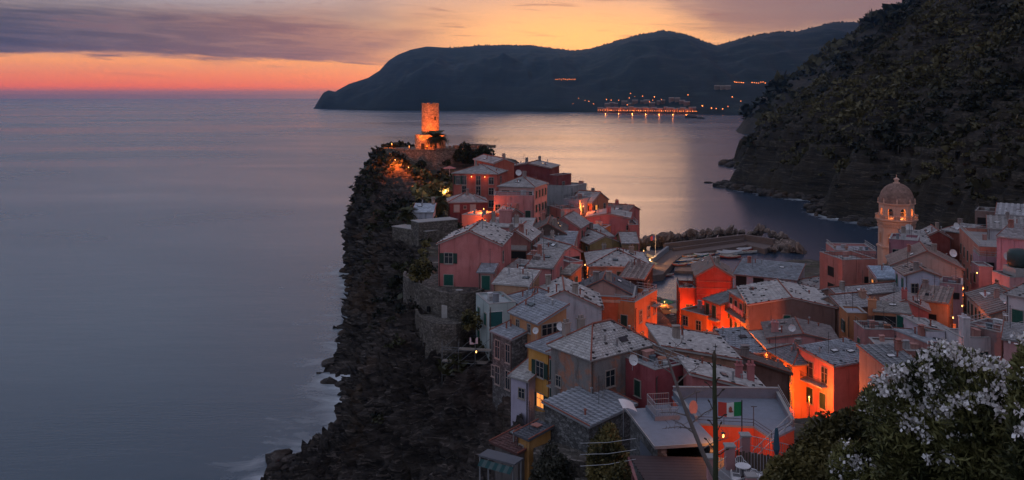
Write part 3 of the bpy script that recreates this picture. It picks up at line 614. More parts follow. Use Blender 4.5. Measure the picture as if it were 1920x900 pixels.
# ------------------------------------------------------------------ hillside across the harbour, headland behind it
def hill_coast(Y):       # x of the waterline
    return np.interp(Y, [150, 250, 300, 318, 338, 352, 384, 400, 430, 448, 475, 520, 560, 588, 610, 640, 700, 760, 900], [150, 142, 137, 135, 124, 130, 142, 130, 117, 113, 131, 149, 153, 151, 178, 208, 248, 300, 440])
hx = np.concatenate([np.arange(95, 260, 1.5), np.arange(260, 560, 4.5)]); hy = np.concatenate([np.arange(160, 290, 3), np.arange(290, 640, 1.8), np.arange(640, 860, 5)])
HX, HY = np.meshgrid(hx, hy); hp = np.stack([HX.ravel(), HY.ravel(), np.zeros(HX.size)], -1)
def hill_z(x, y):
    d = x - hill_coast(y)
    p = np.stack([x, y, np.zeros(x.size)], -1)
    z = np.where(d > 0, 9 * (1 - np.exp(-np.maximum(d, 0) / 6)) + .80 * np.maximum(d, 0), d * .8)
    z = z * (1 - .25 * np.clip((d - 150) / 200, 0, 1))
    n = (fbm(p * .016, 4, 31) - .5) * 38 * np.clip(d / 70, 0, 1) + (fbm(np.stack([x * .05, y * .09, x * 0], -1), 4, 33, .6, True) - .5) * 9 * np.clip((d + 4) / 12, 0, 1)
    n += (fbm(p * .22, 3, 35, .6) - .5) * 4.5 * np.clip((d + 6) / 10, .25, 1)
    rk = fbm(np.stack([x * .11 + y * .04, y * .16, x * 0], -1), 4, 37, .6, True)
    n += (rk ** 1.8 - .4) * 15 * np.clip((d + 5) / 9, 0, 1) * np.clip((60 - d) / 40, .15, 1)
    z = z + n
    zt = np.floor(z / 3.2) * 3.2 + 3.2 * np.clip(((z / 3.2) % 1) * 2.4 - .7, 0, 1)      # terraces
    k = np.clip((d - 45) / 40, 0, 1) * .55 * np.clip((560 - y) / 150, 0, 1)
    return z * (1 - k) + zt * k
HZ = hill_z(HX.ravel(), HY.ravel())
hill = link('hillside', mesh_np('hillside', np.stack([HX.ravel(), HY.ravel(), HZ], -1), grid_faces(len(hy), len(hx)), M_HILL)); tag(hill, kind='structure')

tv, tf = [], []
ysT = np.arange(215, 540, 2.0); xsT = np.arange(110, 420, 1.5)
GT = np.stack([hill_z(xsT, np.full(xsT.shape, y)) for y in ysT])
for zl in np.arange(24, 150, 4.2):
    prev = None
    for iy, y in enumerate(ysT):
        up_ = np.where((GT[iy, :-1] < zl) & (GT[iy, 1:] >= zl))[0]
        if not len(up_) or vnoise(np.array([[y * .02, zl * .31, 0.0]]), 66)[0] < .40: prev = None; continue
        x = float(xsT[up_[0]]); cur = (x, y)
        if prev and abs(prev[0] - x) < 5:
            k_ = len(tv); tv += [(prev[0] - .5, prev[1], zl - 2.2), (x - .5, y, zl - 2.2), (x - .4, y, zl + .7), (prev[0] - .4, prev[1], zl + .7), (prev[0] + .6, prev[1], zl + .7), (x + .6, y, zl + .7)]
            tf += [(k_, k_ + 1, k_ + 2, k_ + 3), (k_ + 3, k_ + 2, k_ + 5, k_ + 4)]
        prev = cur
tw_ = link('terrace_walls', mesh_np('terrace_walls', np.array(tv), np.array(tf), stone('dry_stone', (.06, .048, .038), .9))); tag(tw_, kind='structure')

def head_coast(Y):
    return np.interp(Y, [850, 960, 1010, 1060, 1140, 1180, 1230, 1300, 1400, 1600, 2000], [330, 300, 290, 285, 300, 338, 330, 380, 480, 640, 1000])
kx = np.arange(250, 1150, 9.0); ky = np.arange(850, 1720, 9.0)
KX, KY = np.meshgrid(kx, ky); kp = np.stack([KX.ravel(), KY.ravel(), np.zeros(KX.size)], -1)
dK = KX.ravel() - head_coast(KY.ravel())
KZ = np.where(dK > 0, 14 * (1 - np.exp(-np.maximum(dK, 0) / 12)) + .70 * np.maximum(dK, 0), dK * .8) + (fbm(kp * .012, 5, 41) - .5) * 40 * np.clip(dK / 80, .1, 1) + (fbm(kp * .05, 3, 43, .6, True) - .5) * 14 * np.clip(dK / 20, .1, 1)
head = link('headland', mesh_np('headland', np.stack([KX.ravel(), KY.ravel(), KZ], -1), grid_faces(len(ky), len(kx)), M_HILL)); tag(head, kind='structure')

# ------------------------------------------------------------------ far mountains across the bay
RID = [(560, 206), (588, 204), (596, 190), (606, 174), (616, 169), (628, 172), (640, 165), (655, 157), (690, 146), (712, 132), (728, 114), (745, 103), (770, 93), (800, 87), (850, 90), (900, 85), (950, 85), (1000, 86), (1040, 91), (1075, 95.5), (1100, 93), (1150, 79), (1200, 65), (1245, 57.5), (1290, 66), (1325, 80), (1345, 85), (1365, 79), (1400, 70), (1450, 61), (1495, 59), (1530, 50), (1560, 43), (1600, 41), (1650, 48), (1720, 45), (1800, 60), (1950, 80), (2150, 90), (2400, 110)]
RX = np.array([r[0] for r in RID], float); RY = np.array([r[1] for r in RID], float)
mpx = np.linspace(560, 2400, 620); nv = 60
basey = np.interp(mpx, [560, 590, 700, 1000, 1200, 1300, 1400, 2400], [204, 204, 207, 209, 212.5, 214, 216, 218])
Yb = CAM_H * FPX / (basey - HOR); Yr = Yb + np.interp(mpx, [560, 620, 760, 1000, 2400], [60, 220, 800, 1300, 1500])
rz_ = CAM_H - (np.interp(mpx, RX, RY) - HOR) * Yr / FPX
MV = []
for j in range(nv + 16):
    v = j / (nv - 1)
    if v <= 1: Yj = Yb + (Yr - Yb) * v; zj = rz_ * (0.55 * v + 0.45 * np.sin(v * np.pi / 2)) ** .95 - (4 if j == 0 else 0)
    else: Yj = Yr + (Yr - Yb) * (v - 1) * 2.2; zj = rz_ * (1 - (v - 1) * 2.4)
    x = (mpx - 960) * Yj / FPX
    p = np.stack([x, Yj, x * 0], -1)
    k = math.sin(v * math.pi) * (1 - v) ** .8 if v <= 1 else 0
    zj = zj + ((fbm(np.stack([x * .004, Yj * .0015, x * 0], -1), 4, 51, .55, True) - .5) * 190 + (fbm(p * .012, 3, 53) - .5) * 40) * k * np.clip(rz_ / 250, 0, 1)
    MV.append(np.stack([x, Yj, zj], -1))
MVa = np.array(MV)
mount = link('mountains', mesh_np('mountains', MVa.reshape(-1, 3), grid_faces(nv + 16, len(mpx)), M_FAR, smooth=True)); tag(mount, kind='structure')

# ------------------------------------------------------------------ sea
sxs = np.unique(np.concatenate([-np.geomspace(70, 16000, 26), np.arange(-70, 150, 1.6), np.geomspace(150, 16000, 26)]))
sys_ = np.unique(np.concatenate([np.linspace(-40, 85, 8), np.arange(85, 300, 1.6), np.arange(300, 640, 4.0), np.geomspace(640, 11000, 34)]))
SX, SY = np.meshgrid(sxs, sys_); sp = np.stack([SX.ravel(), SY.ravel()], -1)
hc = np.arange(250, 640, 3.0); coast2 = np.stack([hill_coast(hc), hc], -1)
allc = np.concatenate([shore_pts[::3], coast2])
foam = np.zeros(len(sp)); near = (sp[:, 0] > -75) & (sp[:, 0] < 155) & (sp[:, 1] > 80) & (sp[:, 1] < 650)
ns = sp[near]; dmin = np.full(len(ns), 1e9)
for i in range(0, len(allc), 40):
    dmin = np.minimum(dmin, np.sqrt(((ns[:, None] - allc[None, i:i + 40]) ** 2).sum(-1)).min(1))
foam[near] = np.exp(-dmin / 7.5)
m, T, b = pm('sea_water', 0.22, 0.5)
b.inputs['IOR'].default_value = 1.33
o = objco(T)
big = T.noise(T.mapping(o, (.0022, .006, 1)), 1.0, 5, .6, .5)
wv = T.noise(T.mapping(o, (.05, .16, 1)), 1.0, 6, .65)
wv2 = T.noise(T.mapping(o, (.5, 1.2, 1)), 1.0, 4, .6)
fa = T.new('ShaderNodeAttribute', attribute_name='foam').outputs['Fac']
fn = T.noise(T.mapping(o, (.10, .16, 1)), 1.0, 6, .65, .8)
fm = T.m('MULTIPLY', T.step(T.m('ADD', T.m('MULTIPLY', fa, 1.0), T.m('MULTIPLY', T.m('SUBTRACT', fn, .5), 1.5)), .32, 1.05), .9)
wc = T.mix(big, (.018, .036, .064), (.034, .054, .084))
T.l.new(T.mix(fm, wc, (.72, .73, .75)), b.inputs['Base Color'])
T.put(b.inputs['Roughness'], T.m('ADD', T.m('ADD', .04, T.m('MULTIPLY', big, .40)), T.m('MULTIPLY', fm, .5)))
bump(T, b, T.m('ADD', T.m('MULTIPLY', wv, 1.0), T.m('MULTIPLY', wv2, .12)), 0.10, 1.0)
MATS['sea'] = m
sea = link('sea', mesh_np('sea', np.stack([SX.ravel(), SY.ravel(), SX.ravel() * 0], -1), grid_faces(len(sys_), len(sxs)), m, vattr={'foam': foam})); tag(sea, kind='structure')
# ------------------------------------------------------------------ shared small materials
M_FRAME = flat('window_frame_paint', (.30, .25, .22), .6)
M_SHUT = flat('shutter_green', (.018, .045, .035), .55)
M_SHUT_P = flat('shutter_pale', (.36, .33, .31), .6)
M_SHUT_T = flat('shutter_teal', (.012, .085, .065), .5)
M_DARK = flat('dark_interior', (.012, .011, .012), .8)  # near-black stands in for the shade inside openings
M_WOOD = flat('old_wood', (.09, .06, .045), .8)
M_IRON = flat('iron', (.035, .033, .035), .5, .4)
M_STEEL = flat('galvanised_steel', (.34, .34, .35), .45, .5, .6)
M_WHITE = flat('white_paint', (.62, .60, .60), .5)
M_TERRA = flat('terracotta_ridge', (.26, .085, .06), .8)
M_STONEW = flat('roof_weight_stone', (.055, .05, .052), .9)
M_CONC = flat('concrete', (.30, .28, .27), .85)
M_SCREEN = flat('green_glass_screen', (.03, .10, .10), .15, .5)
M_LIT = emit('lit_window', (1.0, .33, .07), 1.1)
M_LITR = emit('lit_room_red', (1.0, .16, .05), .55)
M_BULB = emit('lamp_bulb', (1.0, .45, .12), 5.0)
M_BULBW = emit('lamp_bulb_white', (1.0, .72, .45), 6.0)
M_RUBBLE = stone('rubble_masonry', (.135, .115, .10), 2.6)
M_HOUSESTONE = stone('house_rubble', (.14, .135, .135), 3.0)
def weathermat():
    m, T, b = pm('weathered_plaster', .95, .1); o = objco(T)
    n1 = T.noise(o, .42, 7, .7, .4); n2 = T.noise(T.mapping(o, (1, 1, .3)), .9, 6, .65); n3 = T.noise(o, 5, 4)
    c = T.mix(T.step(n1, .44, .58), (.20, .185, .18), (.36, .16, .105))
    c = T.mix(T.m('MULTIPLY', T.step(n2, .46, .7), .8), c, (.10, .082, .076))
    c = T.mix(T.m('MULTIPLY', T.step(n3, .5, .7), .4), c, (.30, .26, .245))
    T.l.new(c, b.inputs['Base Color']); bump(T, b, T.m('ADD', n3, n1), .5, .05); return m
M_WEATHER = weathermat()

# ------------------------------------------------------------------ windows and doors (shared meshes)
WIN = {}
def win_meshes(kind, w, h):
    key = (kind, round(w, 2), round(h, 2))
    if key in WIN: return WIN[key]
    out = []                                     # (name, mesh, sub-part?)
    def fr(t=.09, d=.07, mat=M_FRAME, sill=True):
        m = MB(); W2, H2 = w / 2, h / 2
        m.box(-W2 - t, -d, -H2 - t, -W2, .02, H2 + t); m.box(W2, -d, -H2 - t, W2 + t, .02, H2 + t)
        m.box(-W2, -d, H2, W2, .02, H2 + t); m.box(-W2, -d, -H2 - t, W2, .02, -H2)
        if sill: m.box(-W2 - t - .05, -d - .08, -H2 - t - .06, W2 + t + .05, .02, -H2 - t - .002)
        return m.mesh('window', mat)
    def bars():
        m = MB(); m.box(-.03, -.05, -h / 2, .03, -.028, h / 2); m.box(-w / 2, -.046, h * .12, w / 2, -.029, h * .12 + .05)
        return m.mesh('mullion', M_FRAME)
    def pane(mat):
        m = MB(); m.box(-w / 2, -.025, -h / 2, w / 2, .03, h / 2); return m.mesh('pane', mat)
    def shutter(mat, ww):
        m = MB(); m.box(-ww / 2, -.05, -h / 2, ww / 2, 0, h / 2)
        m.box(-ww / 2, -.07, h / 2 - .08, ww / 2, -.05, h / 2); m.box(-ww / 2, -.07, -h / 2, ww / 2, -.05, -h / 2 + .08)
        m.box(-ww / 2, -.07, -h / 2 + .08, -ww / 2 + .06, -.05, h / 2 - .08); m.box(ww / 2 - .06, -.07, -h / 2 + .08, ww / 2, -.05, h / 2 - .08)
        z = -h / 2 + .14
        while z < h / 2 - .14:
            m.box(-ww / 2 + .06, -.066, z, ww / 2 - .06, -.05, z + .05); z += .13
        return m.mesh('shutter', mat)
    if kind in ('c', 'cp', 'ct'):
        mt = {'c': M_SHUT, 'cp': M_SHUT_P, 'ct': M_SHUT_T}[kind]
        sh = shutter(mt, w / 2 - .01)
        out = [('window', fr(), None)] + [('shutter', sh, (-w / 4, -.02, 0)), ('shutter', sh, (w / 4, -.02, 0))]
    elif kind in ('o', 'ol'):
        sh = shutter(M_SHUT, w / 2)
        out = [('window', fr(), None), ('pane', pane(M_LIT if kind == 'ol' else glassmat()), (0, 0, 0)), ('mullion', bars(), (0, 0, 0)), ('shutter', sh, (-w * .75 - .11, -.03, 0)), ('shutter', sh, (w * .75 + .11, -.03, 0))]
    elif kind in ('p', 'w', 'wl'):
        out = [('window', fr(), None), ('pane', pane(M_LITR if kind == 'wl' else glassmat()), (0, 0, 0)), ('mullion', bars(), (0, 0, 0))]
    elif kind == 'n':
        out = [('opening', fr(.06, .05, M_WOOD, False), None), ('shade_pane', pane(M_DARK), (0, 0, 0))]  # dark pane on the solid wall; the opening's shade is put into its colour
    elif kind == 'gl':
        out = [('opening', fr(.06, .05, M_WHITE, False), None), ('glass_screen', pane(M_SCREEN), (0, 0, 0))]
    else:                                        # doors
        out = [('door', fr(.1, .06, M_FRAME, False), None), ('door_leaf', shutter(M_SHUT_T, w), (0, -.02, 0))]
    WIN[key] = out
    return out
def put_window(root, hh, face, s, zd, kind, ww=1.0, wh=1.5):
    w, d, ze = hh['w'], hh['d'], hh['ze']
    if face == 'F': loc, rz = (s * w, -.01, ze - zd), 0
    elif face == 'R': loc, rz = (w + .01, s * d, ze - zd), math.pi / 2
    else: loc, rz = (-.01, (1 - s) * d, ze - zd), -math.pi / 2
    first = None
    for name, me, off in win_meshes(kind, ww, wh):
        if first is None: first = link(name, me, root, loc, rz)
        else: link(name, me, first, off)
    return first

# ------------------------------------------------------------------ roofs
def slope_tiles(mb, p0, p1, p2, p3, tw, th_, rnd, barrel=0):
    """courses of overlapping slabs on the slope p0-p1 (eave) to p3-p2 (ridge)"""
    p0, p1, p2, p3 = map(Vector, (p0, p1, p2, p3))
    nrm = (p1 - p0).cross(p3 - p0)
    if nrm.length < 1e-6: nrm = (p2 - p1).cross(p3 - p1)
    nrm.normalize()
    if nrm.z < 0: nrm = -nrm
    L = max((p3 - p0).length, (p2 - p1).length)
    # slab under the courses
    t = nrm * -.16
    i = len(mb.v); mb.v += [tuple(p) for p in (p0, p1, p2, p3)] + [tuple(p + t) for p in (p0, p1, p2, p3)]
    for q in ((0, 1, 2, 3), (7, 6, 5, 4), (0, 4, 5, 1), (1, 5, 6, 2), (2, 6, 7, 3), (3, 7, 4, 0)):
        mb.f.append(tuple(i + k for k in q)); mb.m.append(0); mb.t.append(.4)
    nc = max(2, int(L / th_))
    for c in range(nc):
        a, b = c / nc, min(1, (c + 1.12) / nc)
        l0, r0, l1, r1 = p0.lerp(p3, a), p1.lerp(p2, a), p0.lerp(p3, b), p1.lerp(p2, b)
        wdt = (r0 - l0).length
        if wdt < .15: continue
        nt = max(1, int(round(wdt / tw)))
        off = (c % 2) * .5 if not barrel else 0
        ks = [0] + [(k + off) / nt for k in range(0 if off else 1, nt)] + [1]
        for j in range(len(ks) - 1):
            s0, s1 = ks[j], ks[j + 1]
            if s1 - s0 < 1e-4: continue
            g = min(.02, (s1 - s0) * .08)
            lift = .055 + rnd.random() * .035; lo = .012
            if barrel: lift += (.075 if j % 2 else 0); lo += (.075 if j % 2 else 0)
            A_, B_ = l0.lerp(r0, s0 + g), l0.lerp(r0, s1 - g); C_, D_ = l1.lerp(r1, s1 - g), l1.lerp(r1, s0 + g)
            i = len(mb.v)
            mb.v += [tuple(A_ + nrm * lift), tuple(B_ + nrm * lift), tuple(C_ + nrm * lo), tuple(D_ + nrm * lo), tuple(A_), tuple(B_), tuple(C_), tuple(D_)]
            tn = min(1, max(0, rnd.gauss(.5, .22)))
            if barrel: tn = tn * .6 + (.4 if j % 2 else 0)
            for qd in ((0, 1, 2, 3), (4, 5, 1, 0), (5, 6, 2, 1), (7, 4, 0, 3)):
                mb.f.append(tuple(i + k for k in qd)); mb.m.append(0); mb.t.append(tn)
def ridge_bar(lst, a, b, r=.11):
    m = MB(); m.tube([Vector(a) + Vector((0, 0, .05)), Vector(b) + Vector((0, 0, .05))], r, 5); lst.append(m)

def build_house(hh, idx):
    rnd = random.Random(idx * 17 + 3)
    w, d, h, rise, rt = hh['w'], hh['d'], hh['h'], hh['rise'], hh['roof']
    a, u, v = hh['a'], hh['u'], hh['v']
    cs = [a, a + u * w, a + u * w + v * d, a + v * d]
    zb = min(min(gz(c.x, c.y) for c in cs), hh['z'] - h) - .6
    zb = max(zb, hh['z'] - h - 7)
    ze = hh['z'] - zb; hh['ze'] = ze
    root = empty('stone_house' if hh['wall'] == 'stone' else 'house', (a.x, a.y, zb), hh['rz'])
    tag(root, hh['label'], 'house')
    wm = M_HOUSESTONE if hh['wall'] == 'stone' else M_WEATHER if hh['wall'] == 'weather' else plaster(hh['wall'])
    rm = roofmat(hh['roofc'])
    # walls
    m = MB()
    if rt == 'flat':
        par = rise
        m.box(0, 0, 0, w, d, ze - .02)
        t = .22
        if par > .05:
            m.box(0, 0, ze - .02, w, t, ze + par); m.box(0, d - t, ze - .02, w, d, ze + par)
            m.box(0, t, ze - .02, t, d - t, ze + par); m.box(w - t, t, ze - .02, w, d - t, ze + par)
    else:
        zt = {'gv': (0, 0, 0, 0), 'gu': (0, 0, 0, 0), 'hip': (0, 0, 0, 0), 'sf': (0, 0, rise, rise), 'sb': (rise, rise, 0, 0), 'sl': (0, rise, rise, 0), 'sr': (rise, 0, 0, rise)}[rt]
        c4 = [(0, 0), (w, 0), (w, d), (0, d)]
        for k in range(4):
            k2 = (k + 1) % 4; P, Q = c4[k], c4[k2]
            pts = [(*P, 0), (*Q, 0), (*Q, ze + zt[k2])]
            if rt == 'gv' and k in (0, 2): pts.append((w / 2, P[1], ze + rise))
            if rt == 'gu' and k in (1, 3): pts.append((P[0], d / 2, ze + rise))
            pts.append((*P, ze + zt[k])); m.poly(pts)
        m.poly([(x, y, 0) for x, y in reversed(c4)])
    wall = m.build('wall', wm, root)
    # roof
    ov, oz = .32, .03
    ts = max(.42, .0046 * hh['Y']); crs = max(.34, .0040 * hh['Y'])
    rb = MB(); rg = []; planes = []
    if rt == 'flat':
        t = .22 if rise > .05 else -.15
        rb.box(t, t, ze - .02 + .004, w - t, d - t, ze + .07)
        if rise > .05:
            for (x0, y0, x1, y1) in ((-.05, -.05, w + .05, .27), (-.05, d - .27, w + .05, d + .05), (-.05, .27, .27, d - .27), (w - .27, .27, w + .05, d - .27)):
                q_ = MB(); q_.box(x0, y0, ze + rise + .002, x1, y1, ze + rise + .07); rg.append(q_)
    elif rt in ('gv', 'gu', 'hip'):
        if rt == 'gv':
            k = rise / (w / 2); lo = ze - ov * k + oz
            planes = [((-ov, d + .15, lo), (-ov, -.2, lo), (w / 2, -.2, ze + rise + oz), (w / 2, d + .15, ze + rise + oz)), ((w + ov, -.2, lo), (w + ov, d + .15, lo), (w / 2, d + .15, ze + rise + oz), (w / 2, -.2, ze + rise + oz))]
            ridge_bar(rg, (w / 2, -.2, ze + rise + .1), (w / 2, d + .15, ze + rise + .1))
            for P in planes: ridge_bar(rg, P[1] if P[0][0] < 0 else P[0], P[2] if P[0][0] < 0 else P[3], .07)
        elif rt == 'gu':
            k = rise / (d / 2); lo = ze - ov * k + oz
            planes = [((-.2, -ov, lo), (w + .2, -ov, lo), (w + .2, d / 2, ze + rise + oz), (-.2, d / 2, ze + rise + oz)), ((w + .2, d + ov, lo), (-.2, d + ov, lo), (-.2, d / 2, ze + rise + oz), (w + .2, d / 2, ze + rise + oz))]
            ridge_bar(rg, (-.2, d / 2, ze + rise + .1), (w + .2, d / 2, ze + rise + .1))
            ridge_bar(rg, (-.2, -ov, lo + .06), (-.2, d / 2, ze + rise + .1), .07); ridge_bar(rg, (w + .2, -ov, lo + .06), (w + .2, d / 2, ze + rise + .1), .07)
        else:
            e = min(w, d) / 2; k = rise / e; lo = ze - ov * k + oz; tz = ze + rise + oz
            if w >= d: r0, r1 = (e, d / 2, tz), (w - e, d / 2, tz)
            else: r0, r1 = (w / 2, e, tz), (w / 2, d - e, tz)
            c0, c1, c2, c3 = (-ov, -ov, lo), (w + ov, -ov, lo), (w + ov, d + ov, lo), (-ov, d + ov, lo)
            if w >= d: planes = [(c0, c1, r1, r0), (c1, c2, r1, r1), (c2, c3, r0, r1), (c3, c0, r0, r0)]
            else: planes = [(c0, c1, r0, r0), (c1, c2, r1, r0), (c2, c3, r1, r1), (c3, c0, r0, r1)]
            up = lambda p: (p[0], p[1], p[2] + .07)
            if (Vector(r0) - Vector(r1)).length > .2: ridge_bar(rg, up(r0), up(r1))
            for c, r_ in ((c0, r0), (c1, r1 if w >= d else r0), (c2, r1), (c3, r0 if w >= d else r1)): ridge_bar(rg, up(c), up(r_), .08)
    else:
        zz = {'sf': (0, 0, 1, 1), 'sb': (1, 1, 0, 0), 'sl': (0, 1, 1, 0), 'sr': (1, 0, 0, 1)}[rt]
        cc = [(-.25, -.3), (w + .25, -.3), (w + .25, d + .2), (-.25, d + .2)]
        P = []
        for (x, y), q_ in zip(cc, zz):
            f_ = (y / d if rt in ('sf', 'sb') else x / w); f_ = f_ if rt in ('sf', 'sl') else 1 - f_
            P.append((x, y, ze + rise * f_ + oz))
        sh = {'sf': 0, 'sr': 1, 'sb': 2, 'sl': 3}[rt]
        P = P[sh:] + P[:sh]
        planes = [tuple(P)]
        up = lambda p: (p[0], p[1], p[2] + .05)
        ridge_bar(rg, up(P[0]), up(P[3]), .06); ridge_bar(rg, up(P[1]), up(P[2]), .06)
    for P in planes:
        slope_tiles(rb, *P, hh.get('barrel') or ts, crs if not hh.get('barrel') else .55, rnd, hh.get('barrel', 0))
    roof = rb.build('roof', rm, root)
    for q_ in rg: q_.build('ridge_tiles' if rt != 'flat' else 'coping', M_TERRA if rt != 'flat' else M_CONC, roof)
    # weight stones on the slates
    if hh.get('stones') and planes:
        sb = MB()
        for P in planes[:2]:
            p0, p1, p2, p3 = map(Vector, P)
            for rr_, tt_ in [(s_, .05) for s_ in np.arange(.05, 1, 1.7 / max(1, (p1 - p0).length))] + [(.03, s_) for s_ in np.arange(.2, 1, 1.9 / max(1, (p3 - p0).length))] + [(.97, s_) for s_ in np.arange(.2, 1, 1.9 / max(1, (p3 - p0).length))] + [(rnd.random(), rnd.random()) for _ in range(int(6 * hh['stones']))]:
                c = p0.lerp(p1, rr_).lerp(p3.lerp(p2, rr_), tt_); s1, s2, s3 = .13 + rnd.random() * .12, .09 + rnd.random() * .07, .05 + rnd.random() * .05
                an = rnd.random() * 3; q_ = [Vector((math.cos(an + k * math.pi / 2 + rnd.random() * .5) * s1, math.sin(an + k * math.pi / 2) * s2)) for k in range(4)]
                sb.prism([(c.x + p.x, c.y + p.y) for p in q_], c.z, c.z + .08 + s3)
        o_ = sb.build('weight_stones', M_STONEW, roof); o_['kind'] = 'stuff'
    # chimneys: (x share, y share, height above roof, width)
    for (cx, cy, ch, cw) in hh.get('chim', []):
        zr = ze + (rise * .5 if rt not in ('flat',) else 0)
        c = MB(); X0, Y0 = cx * w, cy * d
        c.box(X0 - cw / 2, Y0 - cw * .35, zr - 1.0, X0 + cw / 2, Y0 + cw * .35, zr + ch)
        c.box(X0 - cw / 2 - .08, Y0 - cw * .35 - .08, zr + ch + .001, X0 + cw / 2 + .08, Y0 + cw * .35 + .08, zr + ch + .1)
        for k in (-.28, .28): c.box(X0 + k * cw - .1, Y0 - .1, zr + ch + .1, X0 + k * cw + .1, Y0 + .1, zr + ch + .42)
        c.build('chimney', wm if rnd.random() < .6 else plaster((.3, .24, .21)), roof)
    # roof-terrace rail
    if hh.get('rail'):
        zf = ze + (rise if rt == 'flat' else 0)
        p = MB()
        for X0, Y0, X1, Y1 in ((0, .1, w, .1), (.1, .1, .1, d), (w - .1, .1, w - .1, d)):
            Ln = math.hypot(X1 - X0, Y1 - Y0)
            for hz in (.35, .75): p.tube([(X0, Y0, zf + hz), (X1, Y1, zf + hz)], .03, 4)
            k = 0
            while k <= Ln:
                f_ = k / Ln; p.tube([(X0 + (X1 - X0) * f_, Y0 + (Y1 - Y0) * f_, zf), (X0 + (X1 - X0) * f_, Y0 + (Y1 - Y0) * f_, zf + .78)], .025, 4); k += .9
        p.build('railing', M_STEEL if rnd.random() < .5 else M_IRON, root)
        # clutter that stands on terraces: pots and a tank
        for k in range(rnd.randint(2, 4)):
            q_ = MB(); px_, py_ = rnd.uniform(.6, max(.7, w - .6)), rnd.uniform(.6, max(.7, d - .8)); s_ = rnd.uniform(.25, .45)
            q_.lathe([(s_ * .7, ze + .07), (s_, ze + .07 + s_ * 1.5), (s_ * 1.08, ze + .07 + s_ * 1.5), (s_ * 1.08, ze + .12 + s_ * 1.6)], 8, 0, .5, px_, py_)
            q_.build('planter', plaster(rnd.choice([(.3, .12, .07), (.3, .29, .28), (.12, .14, .16)])), root)
    if hh.get('band'):
        b_ = MB(); b_.box(-.1, -.1, ze - .5, w + .1, -.002, ze - .15); b_.box(w - .45, -.08, 0, w - .02, -.003, ze - .5); b_.build('cornice', plaster((.55, .27, .18)), root)
    if hh.get('bands'):
        z = ze - 1.0
        while z > ze - 9:
            b_ = MB(); b_.box(-.02, -.06, z, w + .02, -.002, z + .12); b_.build('string_course', plaster((.40, .11, .07)), root); z -= 1.15
    if hh.get('pil'):
        for s_ in (.02, .45, .98):
            b_ = MB(); b_.box(s_ * w - .3, -.14, 0, s_ * w + .3, -.003, ze + (rise if rt == 'flat' else -.2) - .05); b_.build('pilaster', wm, root)
    # balconies: (face, s, drop, length)
    for (fc_, s_, dz, Ln) in hh.get('balc', []):
        m_ = MB(); m_.box(-Ln / 2, -.95, -.14, Ln / 2, 0, 0)
        r_ = MB()
        for hz in (.5, .95): r_.tube([(-Ln / 2, 0, hz), (-Ln / 2, -.92, hz), (Ln / 2, -.92, hz), (Ln / 2, 0, hz)], .025, 4)
        k = -Ln / 2
        while k <= Ln / 2: r_.box(k - .012, -.93, .0, k + .012, -.906, .95); k += .22
        loc, rz = ((s_ * w, -.01, ze - dz), 0) if fc_ == 'F' else ((w + .01, s_ * d, ze - dz), math.pi / 2) if fc_ == 'R' else ((-.01, (1 - s_) * d, ze - dz), -math.pi / 2)
        bo = m_.build('balcony', M_CONC, root, loc, rz); r_.build('balcony_rail', M_IRON, bo)
    wins = hh['wins']
    if wins is None:
        wins = []
        for z_ in np.arange(1.7, min(h, 6), 2.8):
            n = max(1, int(w / 3.2))
            for k in range(n): wins.append(('F', (k + .5) / n, float(z_), rnd.choice(['c', 'w', 'c'])))
    for wn in wins:
        put_window(root, hh, *wn)
    # shuttered windows down sides the table leaves bare
    used = {q_[0] for q_ in wins}
    for fc_ in 'LR':
        if fc_ in used or hh['Y'] > 205 or hh.get('seed') or h < 4.5: continue
        nsd = max(1, int(d / 2.9))
        for z_ in np.arange(1.9 if rt == 'flat' else 1.5, min(h, 7.5) - .8, 2.9):
            for k in range(nsd):
                if rnd.random() < .8: put_window(root, hh, fc_, (k + .5) / nsd, float(z_), rnd.choice(['c', 'c', 'c', 'w', 'w', 'ct', 'o', 'ol'] if rnd.random() < .35 else ['c', 'c', 'w', 'ct']), .85, 1.45)
    # skylights, hatches and vents on the slopes
    for P in planes[:2]:
        p0, p1, p2, p3 = map(Vector, P); Lx = (p1 - p0).length; Ly = (p3 - p0).length
        if Lx < 3.5 or Ly < 2.2: continue
        ex = (p1 - p0).normalized(); nz = ex.cross(p3 - p0).normalized(); nz = nz if nz.z > 0 else -nz; ey = nz.cross(ex)
        rot_ = Matrix((ex, ey, nz)).transposed().to_euler()
        for k in range(rnd.choice([0, 1, 1, 2])):
            s_, t_ = rnd.uniform(.2, .8), rnd.uniform(.35, .65); c_ = p0.lerp(p1, s_).lerp(p3.lerp(p2, s_), t_) + nz * .05
            q_ = MB(); q_.box(-.45, -.3, 0, .45, .3, .12); f_ = q_.build('skylight', M_IRON, roof, tuple(c_), rot=rot_); q_ = MB(); q_.box(-.39, -.24, .121, .39, .24, .128); q_.build('pane', glassmat() if rnd.random() < .6 else M_WHITE, f_)
        for k in range(rnd.choice([1, 2, 3])):
            s_, t_ = rnd.uniform(.1, .9), rnd.uniform(.2, .85); c_ = p0.lerp(p1, s_).lerp(p3.lerp(p2, s_), t_); q_ = MB()
            hv = rnd.uniform(.35, .9); q_.lathe([(.09, -.2), (.09, hv), (.16, hv + .02), (.14, hv + .12)], 7); q_.build('vent_pipe', M_STEEL if rnd.random() < .5 else M_TERRA, roof, tuple(c_))
